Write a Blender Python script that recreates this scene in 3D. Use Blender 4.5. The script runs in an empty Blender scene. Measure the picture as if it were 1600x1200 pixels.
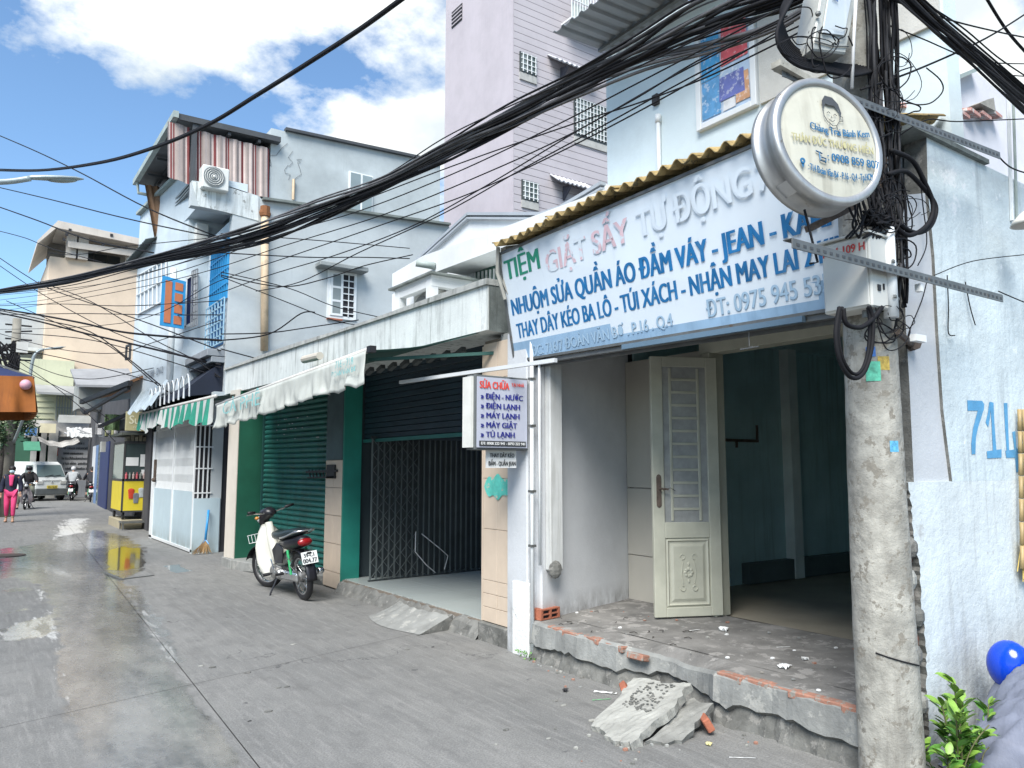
import bpy, bmesh, math, random
import numpy as np
from mathutils import Vector as V, Matrix, noise as mnoise
random.seed(7)
rad = math.radians
sc = bpy.context.scene
col = sc.collection

# ---------------------------------------------------------------- camera, sky, sun, exposure
PITCH, YAW, FPX, EYE = rad(6.267), rad(35.1), 1202.0, 1.55
cam = bpy.data.cameras.new('camera')
camo = bpy.data.objects.new('camera', cam)
col.objects.link(camo)
cam.sensor_width = 36
cam.lens = 36 * FPX / 1600
cam.clip_start = 0.05
cam.clip_end = 3000
camo.location = (0, 0, EYE)
camo.rotation_euler = (rad(90) + PITCH, 0, -YAW)
sc.camera = camo
FW = V((math.sin(YAW) * math.cos(PITCH), math.cos(YAW) * math.cos(PITCH), math.sin(PITCH)))
RT = V((math.cos(YAW), -math.sin(YAW), 0))
UP = RT.cross(FW)

SUN_EL, SUN_AZ = rad(50), rad(230)          # azimuth clockwise from +Y: behind the camera, over its left shoulder
wd = bpy.data.worlds.new('World')
sc.world = wd
wd.use_nodes = True
nt = wd.node_tree
nt.nodes.clear()
def N(t, tree, **k):
    n = tree.nodes.new(t)
    for a, b in k.items():
        setattr(n, a, b)
    return n
def math_(tree, op, a, b=None, clamp=False):
    n = N('ShaderNodeMath', tree, operation=op, use_clamp=clamp)
    for i, v in enumerate((a, b)):
        if v is None: continue
        if isinstance(v, (int, float)): n.inputs[i].default_value = v
        else: tree.links.new(v, n.inputs[i])
    return n.outputs[0]
sky = N('ShaderNodeTexSky', nt, sky_type='NISHITA', sun_disc=False, sun_elevation=SUN_EL, sun_rotation=SUN_AZ)
sky.air_density = 1.0; sky.dust_density = 0.6; sky.ozone_density = 3.0
tc = N('ShaderNodeTexCoord', nt)
sep = N('ShaderNodeSeparateXYZ', nt)
nt.links.new(tc.outputs['Generated'], sep.inputs[0])
# clouds laid on a flat deck overhead
zz = math_(nt, 'MAXIMUM', sep.outputs[2], 0.0)
zc = math_(nt, 'ADD', zz, 0.35)
dx = math_(nt, 'DIVIDE', sep.outputs[0], zc)
dy = math_(nt, 'DIVIDE', sep.outputs[1], zc)
cmb = N('ShaderNodeCombineXYZ', nt)
nt.links.new(dx, cmb.inputs[0]); nt.links.new(dy, cmb.inputs[1])
off = N('ShaderNodeVectorMath', nt, operation='ADD'); off.inputs[1].default_value = (3.7, 1.9, 0)
nt.links.new(cmb.outputs[0], off.inputs[0])
n1 = N('ShaderNodeTexNoise', nt); n1.inputs['Scale'].default_value = 3.3; n1.inputs['Detail'].default_value = 12; n1.inputs['Roughness'].default_value = 0.60
nt.links.new(off.outputs[0], n1.inputs['Vector'])
def skydir(px, py):
    d = (RT * ((px - 800) / FPX) + UP * ((600 - py) / FPX) + FW).normalized()
    return d
field = None
# where the photograph shows cloud banks (direction, reach, weight)
for px, py, r, w in ((70, 10, .18, .34), (330, 20, .20, .32), (650, 215, .12, .34), (620, 0, .12, .20), (360, 185, .07, .10),
                     (30, 480, .13, .30), (160, 190, .12, -.34), (60, 330, .14, -.32), (490, 110, .07, -.34), (560, 120, .05, -.22), (120, 290, .14, -.30), (330, 150, .06, -.16), (430, 190, .05, -.10), (280, 190, .09, -.10),
                     (1480, 60, .30, .30), (200, 250, .06, .10)):
    d = skydir(px, py)
    dot = N('ShaderNodeVectorMath', nt, operation='DISTANCE'); dot.inputs[1].default_value = d
    nrm = N('ShaderNodeVectorMath', nt, operation='NORMALIZE')
    nt.links.new(tc.outputs['Generated'], nrm.inputs[0]); nt.links.new(nrm.outputs[0], dot.inputs[0])
    q = math_(nt, 'DIVIDE', dot.outputs['Value'], r)
    g = math_(nt, 'MULTIPLY', math_(nt, 'EXPONENT', math_(nt, 'MULTIPLY', math_(nt, 'MULTIPLY', q, q), -1.0)), w)
    field = g if field is None else math_(nt, 'ADD', field, g)
val = math_(nt, 'ADD', math_(nt, 'ADD', math_(nt, 'MULTIPLY', math_(nt, 'SUBTRACT', n1.outputs[0], .5), 1.75), .5), field)
ramp = N('ShaderNodeValToRGB', nt)
ramp.color_ramp.elements[0].position = 0.53; ramp.color_ramp.elements[0].color = (0, 0, 0, 1)
ramp.color_ramp.elements[1].position = 0.74; ramp.color_ramp.elements[1].color = (1, 1, 1, 1)
nt.links.new(val, ramp.inputs[0])
n2 = N('ShaderNodeTexNoise', nt); n2.inputs['Scale'].default_value = 5.0; n2.inputs['Detail'].default_value = 5
nt.links.new(off.outputs[0], n2.inputs['Vector'])
cr2 = N('ShaderNodeValToRGB', nt)
cr2.color_ramp.elements[0].position = 0.35; cr2.color_ramp.elements[0].color = (5.2, 5.7, 5.9, 1)
cr2.color_ramp.elements[1].position = 0.62; cr2.color_ramp.elements[1].color = (8.0, 8.2, 8.0, 1)
nt.links.new(n2.outputs[0], cr2.inputs[0])
skyc = N('ShaderNodeMix', nt, data_type='RGBA', blend_type='MULTIPLY'); skyc.inputs[0].default_value = 1.0
nt.links.new(sky.outputs[0], skyc.inputs[6]); skyc.inputs[7].default_value = (1.18, 1.34, 1.38, 1)
mx = N('ShaderNodeMix', nt, data_type='RGBA')
nt.links.new(ramp.outputs[0], mx.inputs[0]); nt.links.new(skyc.outputs[2], mx.inputs[6]); nt.links.new(cr2.outputs[0], mx.inputs[7])
bg = N('ShaderNodeBackground', nt); bg.inputs[1].default_value = 0.092
nt.links.new(mx.outputs[2], bg.inputs[0])
wo = N('ShaderNodeOutputWorld', nt); nt.links.new(bg.outputs[0], wo.inputs[0])

sl = bpy.data.lights.new('sun', 'SUN')
sl.energy = 3.9; sl.angle = rad(36); sl.color = (1.0, 0.965, 0.91)
so = bpy.data.objects.new('sun', sl); col.objects.link(so)
so.rotation_euler = (rad(90) - SUN_EL, 0, math.pi - SUN_AZ)
so.location = (0, 0, 30)
sc.view_settings.view_transform = 'Standard'
sc.view_settings.look = 'None'
sc.view_settings.gamma = 1
sc.view_settings.exposure = 0.88

# ---------------------------------------------------------------- photo ray helpers (a sight line met with a real plane)
def ray(px, py): return RT * ((px - 800) / FPX) + UP * ((600 - py) / FPX) + FW
O = V((0, 0, EYE))
def onX(px, py, x): d = ray(px, py); return O + d * (x / d.x)
def onY(px, py, y): d = ray(px, py); return O + d * (y / d.y)
def onZ(px, py, z=0.0): d = ray(px, py); return O + d * ((z - EYE) / d.z)
def onP(px, py, a, n):
    d = ray(px, py); a = V(a); n = V(n)
    return O + d * ((a - O).dot(n) / d.dot(n))

# ---------------------------------------------------------------- materials
MATS = {}
def M(name, c, rough=.8, var=.12, scale=2.5, streak=0.0, scol=(.05, .055, .05), sth=.55, bump=.15, bscale=60, metal=0.0, grime=None, spots=0.0, pcol=None, pth=.62, spec=.5, sdir='z', trans=0, emis=None):
    if name in MATS: return MATS[name]
    m = bpy.data.materials.new(name); m.use_nodes = True
    t = m.node_tree; b = t.nodes['Principled BSDF']
    b.inputs['Roughness'].default_value = rough; b.inputs['Metallic'].default_value = metal
    b.inputs['Specular IOR Level'].default_value = spec
    if trans: b.inputs['Transmission Weight'].default_value = trans
    g = N('ShaderNodeNewGeometry', t)
    def noise(sv, sc_=1.0, det=6, r=.6):
        mp = N('ShaderNodeMapping', t); mp.inputs['Scale'].default_value = sv
        t.links.new(g.outputs['Position'], mp.inputs[0])
        n = N('ShaderNodeTexNoise', t); n.inputs['Scale'].default_value = sc_; n.inputs['Detail'].default_value = det; n.inputs['Roughness'].default_value = r
        t.links.new(mp.outputs[0], n.inputs['Vector']); return n.outputs[0]
    def ramp_(v, a, b_, ca=(0, 0, 0, 1), cb=(1, 1, 1, 1)):
        r = N('ShaderNodeValToRGB', t); r.color_ramp.elements[0].position = a; r.color_ramp.elements[1].position = b_
        r.color_ramp.elements[0].color = ca; r.color_ramp.elements[1].color = cb
        t.links.new(v, r.inputs[0]); return r.outputs[0]
    def mix(f, a, b_, fs=1.0):
        x = N('ShaderNodeMix', t, data_type='RGBA')
        if fs != 1.0: f = math_(t, 'MULTIPLY', f, fs)
        t.links.new(f, x.inputs[0])
        for i, v in ((6, a), (7, b_)):
            if isinstance(v, tuple): x.inputs[i].default_value = (*v[:3], 1)
            else: t.links.new(v, x.inputs[i])
        return x.outputs[2]
    lo = tuple(k * (1 - var) for k in c); hi = tuple(min(1, k * (1 + var)) for k in c)
    cur = mix(ramp_(noise((1, 1, 1), scale), .3, .7), lo, hi)
    if pcol: cur = mix(ramp_(noise((1, 1, 1), scale * 1.7, 9, .7), pth, pth + .04), cur, pcol)
    if streak:
        sv = (9, 9, .7) if sdir == 'z' else (.7, .7, 9)
        s = ramp_(noise(sv, 1.6, 7, .65), sth, sth + .16)
        s = math_(t, 'MULTIPLY', s, ramp_(noise((1.3, 1.3, .5), 1.0, 4, .6), .36, .62)); cur = mix(s, cur, scol, streak)
        if streak > .6: cur = mix(ramp_(noise((2.2, 2.2, 1.1), 2.2, 9, .75), .55, .70), cur, tuple(k * .6 + .08 for k in scol), streak * .6)
    if bump and rough > .8 and max(c) > .3: cur = mix(math_(t, 'MULTIPLY', ramp_(noise((1, 1, 1), .8, 10, .72), .46, .66), .30), cur, tuple(k * .62 for k in c))
    if grime:
        z0, z1, gc = grime
        sp = N('ShaderNodeSeparateXYZ', t); t.links.new(g.outputs['Position'], sp.inputs[0])
        mr = N('ShaderNodeMapRange', t); mr.inputs[1].default_value = z1; mr.inputs[2].default_value = z0; t.links.new(sp.outputs[2], mr.inputs[0])
        f = math_(t, 'MULTIPLY', mr.outputs[0], ramp_(noise((3, 3, 1.5), 1.6, 8, .7), .38, .62))
        cur = mix(f, cur, gc)
    if spots: cur = mix(ramp_(noise((1, 1, 1), 24, 6, .7), .66, .72), cur, tuple(k * .35 for k in c), spots)
    t.links.new(cur, b.inputs['Base Color'])
    if emis: b.inputs['Emission Color'].default_value = (*emis[:3], 1); b.inputs['Emission Strength'].default_value = emis[3]
    if bump:
        bp = N('ShaderNodeBump', t); bp.inputs['Strength'].default_value = bump; bp.inputs['Distance'].default_value = .01
        t.links.new(noise((1, 1, 1), bscale, 5, .7), bp.inputs['Height']); t.links.new(bp.outputs[0], b.inputs['Normal'])
    MATS[name] = m
    return m
def glassy(name, c, rough=.06, alpha=1.0):
    if name in MATS: return MATS[name]
    m = bpy.data.materials.new(name); m.use_nodes = True
    b = m.node_tree.nodes['Principled BSDF']
    b.inputs['Base Color'].default_value = (*c, 1); b.inputs['Roughness'].default_value = rough
    b.inputs['Specular IOR Level'].default_value = .8; b.inputs['Alpha'].default_value = alpha
    MATS[name] = m; return m

white_wall = M('white_plaster', (.68, .71, .71), .85, .07, 1.6, .22, (.30, .32, .32), .60, .25, 40, spots=.3, grime=(.2, .75, (.18, .17, .15)))
porch_wall = M('porch_plaster', (.60, .61, .62), .85, .06, 1.4, 0, bump=.2, bscale=40, grime=(.28, .5, (.16, .15, .14)))
wall714 = M('lime_wall', (.53, .60, .62), .82, .14, 2.2, .6, (.28, .32, .34), .50, .8, 16, spots=.6, pcol=(.68, .72, .74), pth=.6)
wall_patch = M('grey_render', (.50, .52, .54), .85, .06, 2, .2, (.3, .32, .35), .6, .35, 30, spots=.3)
upA = M('pale_blue_wall', (.58, .665, .69), .85, .07, 1.5, .2, (.42, .5, .54), .58, .2, 30)
upA2 = M('beige_render', (.52, .51, .47), .9, .1, 6, 0, bump=.4, bscale=70)
parapetB = M('streaked_parapet', (.64, .67, .65), .9, .10, 3, .66, (.09, .10, .09), .49, .3, 40, spots=.5)
mossy = M('mossy_concrete', (.16, .18, .17), .95, .35, 5, .5, (.03, .035, .03), .45, .4, 40)
gableB = M('gable_white', (.64, .66, .66), .85, .06, 2, .3, (.3, .32, .33), .6, .2, 40, spots=.25)
sideC = M('bluegrey_plaster', (.42, .455, .465), .88, .10, 1.1, .35, (.28, .31, .33), .58, .22, 26, spots=.25, pcol=(.50, .54, .56), pth=.64)
frontC = M('paleblue_plaster', (.54, .61, .65), .85, .10, 1.2, .45, (.38, .43, .46), .6, .15, 30)
weatherC = M('peeling_slab', (.58, .62, .62), .9, .1, 3, .8, (.10, .11, .10), .46, .3, 40, pcol=(.24, .25, .24), pth=.58)
blockD = M('grey_render_block', (.38, .42, .43), .9, .14, 1.5, .45, (.25, .28, .28), .58, .25, 30, spots=.3)
beige = M('beige_wall', (.66, .53, .40), .85, .04, .5, .12, (.5, .4, .3), .6, .05, 30)
beige2 = M('beige_concrete', (.55, .50, .44), .88, .1, 1, .3, (.3, .28, .25), .55, .1, 30)
purple = M('lilac_wall', (.43, .39, .415), .88, .06, .5, .25, (.30, .28, .32), .52, .15, 20)
plankm = M('lilac_plank', (.42, .39, .41), .82, .05, .7, .15, (.32, .3, .33), .6, .12, 30)
gapshade = M('gap_shade', (.03, .03, .035), .95, .2, 4, bump=0)  # near-black colour paints in the shade of gaps and openings
concrete = M('concrete_step', (.22, .225, .215), .92, .28, 4, .0, bump=.7, bscale=30, spots=.5, pcol=(.30, .30, .28), pth=.56)
concrete_d = M('dark_rough_concrete', (.13, .13, .12), .95, .4, 7, bump=1.0, bscale=22, spots=.6, pcol=(.20, .195, .18), pth=.55)
porchf = M('porch_floor', (.17, .165, .155), .9, .35, 3.5, bump=.6, bscale=35, spots=.7, pcol=(.27, .26, .245), pth=.54)
slabm = M('broken_slab', (.29, .29, .265), .92, .2, 7, bump=.8, bscale=30, spots=.5)
brickm = M('red_brick', (.34, .115, .065), .9, .2, 12, bump=.5, bscale=60, spots=.3)
brick_dusty = M('dusty_brick', (.30, .15, .105), .92, .25, 12, bump=.6, bscale=50, pcol=(.24, .225, .2), pth=.53)
brick_dk = M('exposed_brick', (.20, .085, .06), .95, .35, 14, bump=.8, bscale=50, pcol=(.10, .095, .09), pth=.5)
tilem = M('cream_tile', (.56, .46, .36), .35, .06, 5, .2, (.35, .29, .23), .6, .06, 30, spots=.2)
tile_grout = M('tile_grout', (.18, .15, .12), .95, .1)
tealp = M('teal_paint', (.015, .20, .155), .55, .14, 3, .25, (.01, .08, .07), .55, .2, 40)
tealsmear = M('teal_smear', (.10, .50, .42), .7, .25, 8, bump=.1, pcol=(.45, .45, .36), pth=.55)
green_sh = M('green_shutter', (.020, .135, .112), .5, .25, 2.5, .7, (.03, .035, .03), .5, .15, 40, pcol=(.05, .12, .10), pth=.60)
dkgreen_sh = M('dark_green_steel', (.012, .06, .055), .5, .2, 2, bump=.1)
gate_steel = M('gate_steel', (.035, .042, .044), .5, .25, 5, .3, (.03, .025, .02), .55, .15)
white_tile_f = M('marble_floor', (.40, .44, .425), .25, .06, 1.6, bump=.02, pcol=(.40, .43, .42), pth=.62)
doorm = M('cream_door', (.44, .44, .36), .55, .12, 4, .45, (.25, .25, .19), .58, .15, 40, spots=.25)
doorglass = M('frosted_paper', (.31, .32, .31), .6, .2, 9, .3, (.25, .25, .23), .5, .05)
roomm = M('teal_room_wall', (.42, .60, .61), .8, .14, 1.5, .5, (.20, .28, .28), .5, bump=.1)
roomf = M('room_floor', (.32, .29, .23), .6, .2, 2, bump=.1)
black = M('black_rubber', (.012, .012, .014), .55, .2, 10, bump=.1)
cablem = M('cable_black', (.010, .010, .012), .75, .3, 8, bump=0, spec=.2)
cable2 = M('cable_dusty', (.045, .045, .048), .85, .4, 6, bump=0, spec=.15)
cable3 = M('cable_grey', (.10, .10, .105), .8, .3, 8, bump=0, spec=.2)
cablew = M('cable_white', (.5, .5, .5), .5, .1, 8, bump=0)
polem = M('pole_concrete', (.31, .30, .265), .93, .34, 9, .6, (.15, .14, .12), .50, .9, 26, spots=.7, pcol=(.20, .185, .155), pth=.55)
steel = M('galvanised_steel', (.17, .175, .17), .5, .2, 8, bump=.15, metal=.6, pcol=(.16, .12, .09), pth=.62)
rust = M('rusty_steel', (.10, .075, .06), .85, .4, 12, bump=.4)
boxm = M('box_paint', (.56, .56, .52), .5, .07, 3, .2, (.38, .34, .26), .6, .08, 30, pcol=(.42, .33, .22), pth=.72)
redp = M('red_print', (.55, .04, .035), .6, .1)
fibro = M('mossy_corrugated_sheet', (.34, .25, .11), .95, .35, 9, bump=.8, bscale=30, spots=.6, pcol=(.12, .10, .055), pth=.55)
tin = M('grey_tin_sheet', (.20, .22, .24), .5, .12, 2, .25, (.10, .11, .12), .5, .05)
signw = M('sign_face', (.66, .73, .79), .35, .05, 1.2, .28, (.36, .43, .50), .60, .03, 30)
signb = M('sign_band', (.27, .41, .56), .4, .2, 2, .5, (.14, .24, .36), .5, .03)
blue_t = M('blue_letters', (.012, .14, .34), .5, .25, 6, .5, (.10, .25, .42), .52, bump=0, pcol=(.16, .32, .48), pth=.63)
faded_red = M('faded_red_letters', (.64, .46, .50), .5, .12, 5, bump=0, pcol=(.62, .69, .75), pth=.50)
ghost = M('faded_letters', (.64, .715, .78), .5, .05, 6, bump=0)
ghost_edge = M('faded_letter_edges', (.53, .605, .68), .5, .12, 6, bump=0)
green_t = M('green_letters', (.02, .22, .14), .5, .1, 6, bump=0)
alum = M('aluminium', (.55, .56, .56), .35, .08, 6, .1, bump=.05, metal=.8)
chrome = M('chrome', (.62, .63, .64), .2, .1, 5, bump=0, metal=.95)
rimm = M('brushed_sign_rim', (.46, .46, .45), .42, .2, 5, .3, (.2, .18, .14), .52, bump=.03, metal=.75, pcol=(.28, .24, .18), pth=.62)
discm = M('aged_disc_face', (.47, .46, .385), .4, .10, 6, .5, (.24, .22, .17), .50, .05, 30, pcol=(.30, .28, .22), pth=.62)
disc_blue = M('disc_blue_letters', (.02, .13, .27), .5, .15, bump=0)
disc_yel = M('disc_faded_yellow', (.44, .41, .22), .5, .1, 20, bump=0)
ink = M('dark_ink', (.05, .055, .06), .6, .1, bump=0)
lb_face = M('lightbox_face', (.44, .46, .54), .35, .05, 3, .15, (.45, .46, .5), .6, .02)
navy = M('navy_letters', (.025, .03, .22), .5, .1, bump=0)
redl = M('red_letters', (.68, .07, .05), .5, .1, bump=0)
paper = M('white_paper', (.70, .71, .70), .7, .04, 6, bump=.02)
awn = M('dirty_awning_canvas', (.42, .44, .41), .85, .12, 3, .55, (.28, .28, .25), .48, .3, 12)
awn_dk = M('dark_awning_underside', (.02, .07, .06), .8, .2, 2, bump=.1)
stripe_g = M('green_stripe_cloth', (.02, .22, .15), .85, .25, 6, bump=.1)
stripe_w = M('white_stripe_cloth', (.46, .48, .46), .85, .15, 6, .5, (.35, .37, .35), .55, .1)
gatec = M('pale_blue_gate', (.42, .52, .56), .5, .06, 2, .12, (.3, .36, .38), .6, .05, grime=(0, .35, (.25, .28, .26)))
whitem = M('white_paint', (.66, .68, .68), .5, .05, 4, .1, (.4, .4, .38), .6, .05)
cyanb = M('blue_frame_paint', (.02, .24, .50), .5, .1, 4, bump=.05)
deepb = M('deep_blue_panel', (.010, .022, .10), .6, .2, 3, bump=.05)
orangep = M('orange_panel', (.42, .14, .06), .7, .12, 5, bump=.05)
roofC = M('dark_roof_sheet', (.05, .055, .06), .6, .2, 3, bump=.1)
gutter = M('grey_gutter', (.30, .35, .33), .6, .15, 3, .2, bump=.1)
brown_tarp = M('brown_tarp', (.22, .13, .075), .85, .25, 3, .4, (.12, .07, .04), .5, .2, 10)
acm = M('ac_white', (.60, .61, .58), .45, .05, 4, .15, (.4, .38, .32), .6, .05)
acgrille = M('ac_grille', (.17, .18, .18), .5, .1, bump=0)
rustpipe = M('rust_stained_pipe', (.55, .42, .28), .6, .25, 4, .4, (.30, .14, .05), .5, .1)
glass_dk = glassy('dark_glass', (.03, .04, .045), .08)
glass_gr = glassy('grey_glass', (.16, .20, .20), .15)
glass_bl = glassy('pale_glass', (.38, .48, .50), .25)
leafm = M('leaf_green', (.075, .20, .03), .45, .3, 30, bump=.05, spec=.4)
leafy = M('leaf_yellow_green', (.17, .30, .05), .45, .25, 30, bump=.05, spec=.4)
leafd = M('leaf_dark', (.03, .06, .02), .6, .35, 20, bump=.05)
stemm = M('plant_stem', (.10, .10, .04), .8, .2, 20)
barkm = M('bark', (.05, .045, .04), .95, .3, 10, bump=.6)
skinm = M('skin', (.38, .22, .15), .6, .08, 10, bump=.03)
hairm = M('black_hair', (.012, .010, .010), .6, .2, 20)
fog = M('lamp_shell', (.33, .38, .38), .4, .08, 4, .1, metal=.3, bump=.03)

# ---------------------------------------------------------------- mesh building
ORG = {}
class MB:
    def __init__(s): s.v = []; s.f = []; s.mi = []
    def add(s, vs, fs, mi=0):
        b = len(s.v); s.v += [tuple(v) for v in vs]
        for f in fs: s.f.append([i + b for i in f]); s.mi.append(mi)
        return s
    def quad(s, a, b, c, d, mi=0): return s.add([a, b, c, d], [(0, 1, 2, 3)], mi)
    def hexa(s, p, mi=0):   # p: 4 bottom then 4 top
        return s.add(p, [(0, 3, 2, 1), (4, 5, 6, 7), (0, 1, 5, 4), (1, 2, 6, 5), (2, 3, 7, 6), (3, 0, 4, 7)], mi)
    def box(s, x0, x1, y0, y1, z0, z1, mi=0):
        return s.hexa([(x0, y0, z0), (x1, y0, z0), (x1, y1, z0), (x0, y1, z0), (x0, y0, z1), (x1, y0, z1), (x1, y1, z1), (x0, y1, z1)], mi)
    def prism(s, poly, ext, mi=0):  # polygon points + extrusion vector
        n = len(poly); e = V(ext)
        p = [V(q) for q in poly]; vs = p + [q + e for q in p]
        fs = [tuple(range(n))[::-1], tuple(range(n, 2 * n))] + [(i, (i + 1) % n, n + (i + 1) % n, n + i) for i in range(n)]
        return s.add(vs, fs, mi)
    def bar(s, a, b, w, h=None, up=(0, 0, 1), mi=0):
        a = V(a); b = V(b); h = h or w; d = (b - a).normalized()
        u = V(up)
        if abs(d.dot(u)) > .98: u = V((1, 0, 0)) if abs(d.x) < .9 else V((0, 1, 0))
        r = d.cross(u).normalized() * (w / 2); t = r.cross(d).normalized() * (h / 2)
        return s.hexa([a - r - t, a + r - t, b + r - t, b - r - t, a - r + t, a + r + t, b + r + t, b - r + t], mi)
    def tube(s, pts, r, seg=6, mi=0, caps=True):
        pts = [V(p) for p in pts]; n = len(pts)
        if not isinstance(r, (list, tuple)): r = [r] * n
        d0 = (pts[1] - pts[0]).normalized()
        ref = V((0, 0, 1)) if abs(d0.z) < .9 else V((1, 0, 0))
        vs = []; u = None
        for i, p in enumerate(pts):
            d = (pts[min(i + 1, n - 1)] - pts[max(i - 1, 0)]).normalized()
            if u is None: u = d.cross(ref).normalized()
            else:
                u = (u - d * u.dot(d))
                u = u.normalized() if u.length > 1e-6 else d.orthogonal().normalized()
            w = d.cross(u)
            for k in range(seg):
                a = 2 * math.pi * k / seg
                vs.append(p + (u * math.cos(a) + w * math.sin(a)) * r[i])
        fs = []
        for i in range(n - 1):
            for k in range(seg):
                k2 = (k + 1) % seg
                fs.append((i * seg + k, (i + 1) * seg + k, (i + 1) * seg + k2, i * seg + k2))
        if caps: fs.append(tuple(range(seg))); fs.append(tuple(range((n - 1) * seg, n * seg))[::-1])
        return s.add(vs, fs, mi)
    def ball(s, c, r, seg=10, rings=6, mi=0, rot=None):
        c = V(c); r = (r, r, r) if isinstance(r, (int, float)) else r
        vs = []; fs = []
        for i in range(1, rings):
            th = math.pi * i / rings
            for k in range(seg):
                a = 2 * math.pi * k / seg
                q = V((r[0] * math.sin(th) * math.cos(a), r[1] * math.sin(th) * math.sin(a), r[2] * math.cos(th)))
                if rot: q = rot @ q
                vs.append(c + q)
        q1 = V((0, 0, r[2])); q2 = V((0, 0, -r[2]))
        if rot: q1 = rot @ q1; q2 = rot @ q2
        vs += [c + q1, c + q2]; top = len(vs) - 2
        for i in range(rings - 2):
            for k in range(seg):
                k2 = (k + 1) % seg; fs.append((i * seg + k, (i + 1) * seg + k, (i + 1) * seg + k2, i * seg + k2))
        for k in range(seg):
            k2 = (k + 1) % seg; fs.append((top, k, k2)); fs.append((top + 1, (rings - 2) * seg + k2, (rings - 2) * seg + k))
        return s.add(vs, fs, mi)
    def sheet(s, fn, nu, nv, mi=0):  # fn(u,v)->point
        vs = [fn(i / nu, j / nv) for j in range(nv + 1) for i in range(nu + 1)]
        fs = [(j * (nu + 1) + i, j * (nu + 1) + i + 1, (j + 1) * (nu + 1) + i + 1, (j + 1) * (nu + 1) + i) for j in range(nv) for i in range(nu)]
        return s.add(vs, fs, mi)
    def lathe(s, c, ax, prof, seg=24, mi=0):  # prof: (distance along axis, radius)
        c = V(c); ax = V(ax).normalized(); u = ax.orthogonal().normalized(); w = ax.cross(u)
        vs = [c + ax * a + (u * math.cos(2 * math.pi * k / seg) + w * math.sin(2 * math.pi * k / seg)) * r for a, r in prof for k in range(seg)]
        fs = [(i * seg + k, i * seg + (k + 1) % seg, (i + 1) * seg + (k + 1) % seg, (i + 1) * seg + k) for i in range(len(prof) - 1) for k in range(seg)]
        return s.add(vs, fs, mi)
    def build(s, name, mats, parent=None, smooth=False, bevel=0, solid=0, xf=None):
        if not isinstance(mats, (list, tuple)): mats = [mats]
        vs = [V(v) for v in s.v]
        if xf: vs = [xf @ v for v in vs]
        if parent is not None: org = ORG[parent.name]
        else:
            a = np.array([tuple(v) for v in vs]); lo = a.min(0); hi = a.max(0)
            org = V(((lo[0] + hi[0]) / 2, (lo[1] + hi[1]) / 2, lo[2]))
        me = bpy.data.meshes.new(name)
        me.from_pydata([v - org for v in vs], [], s.f)
        for m in mats: me.materials.append(m)
        me.polygons.foreach_set('material_index', s.mi)
        if smooth: me.polygons.foreach_set('use_smooth', [True] * len(s.f))
        me.update()
        if bevel or solid or True:
            bm = bmesh.new(); bm.from_mesh(me)
            bmesh.ops.recalc_face_normals(bm, faces=bm.faces)
            if bevel:
                es = [e for e in bm.edges if len(e.link_faces) == 2 and e.calc_face_angle(0) > .6]
                bmesh.ops.bevel(bm, geom=es, offset=bevel, segments=1, affect='EDGES', clamp_overlap=True)
            bm.to_mesh(me); bm.free()
        o = bpy.data.objects.new(name, me); col.objects.link(o)
        if solid:
            md = o.modifiers.new('solid', 'SOLIDIFY'); md.thickness = solid; md.offset = 0
        if parent is not None: o.parent = parent; ORG[o.name] = org
        else: o.location = org; ORG[o.name] = org
        return o
def tag(o, label=None, cat=None, group=None, kind=None):
    if label: o['label'] = label
    if cat: o['category'] = cat
    if group: o['group'] = group
    if kind: o['kind'] = kind
    return o
def thing(name, label, cat, loc=(0, 0, 0), group=None):
    o = bpy.data.objects.new(name, None); col.objects.link(o); o.location = loc; o.empty_display_size = .1
    ORG[o.name] = V(loc)
    return tag(o, label, cat, group)
def struct(name, mb, mat, parent=None, **k):
    o = mb.build(name, mat, parent, **k)
    if parent is None: o['kind'] = 'structure'
    return o
def kids(o): return [c for c in bpy.data.objects if c.parent == o]
def copy_tree(o, loc=None, label=None, parent=None):
    c = o.copy(); col.objects.link(c)
    if parent: c.parent = parent
    if loc is not None: c.location = loc
    if label: c['label'] = label
    for k in kids(o): copy_tree(k, parent=c)
    return c

FONT_CACHE = {}
def text_mesh(body):
    if body in FONT_CACHE: return FONT_CACHE[body]
    k = bpy.data.curves.new('txt', 'FONT'); k.body = body; k.resolution_u = 4
    o = bpy.data.objects.new('txt', k); col.objects.link(o)
    dg = bpy.context.evaluated_depsgraph_get()
    me = bpy.data.meshes.new_from_object(o.evaluated_get(dg))
    col.objects.unlink(o); bpy.data.objects.remove(o)
    vs = [v.co.copy() for v in me.vertices]; fs = [list(p.vertices) for p in me.polygons]
    # islands of overlapping glyph outlines get tiny separate heights
    par = list(range(len(vs)))
    def find(a):
        while par[a] != a: par[a] = par[par[a]]; a = par[a]
        return a
    for f in fs:
        for a in f[1:]: par[find(a)] = find(f[0])
    ids = {}
    for i in range(len(vs)): ids.setdefault(find(i), len(ids))
    lv = [ids[find(i)] % 7 for i in range(len(vs))]
    bpy.data.meshes.remove(me)
    FONT_CACHE[body] = (vs, fs, lv); return FONT_CACHE[body]
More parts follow.
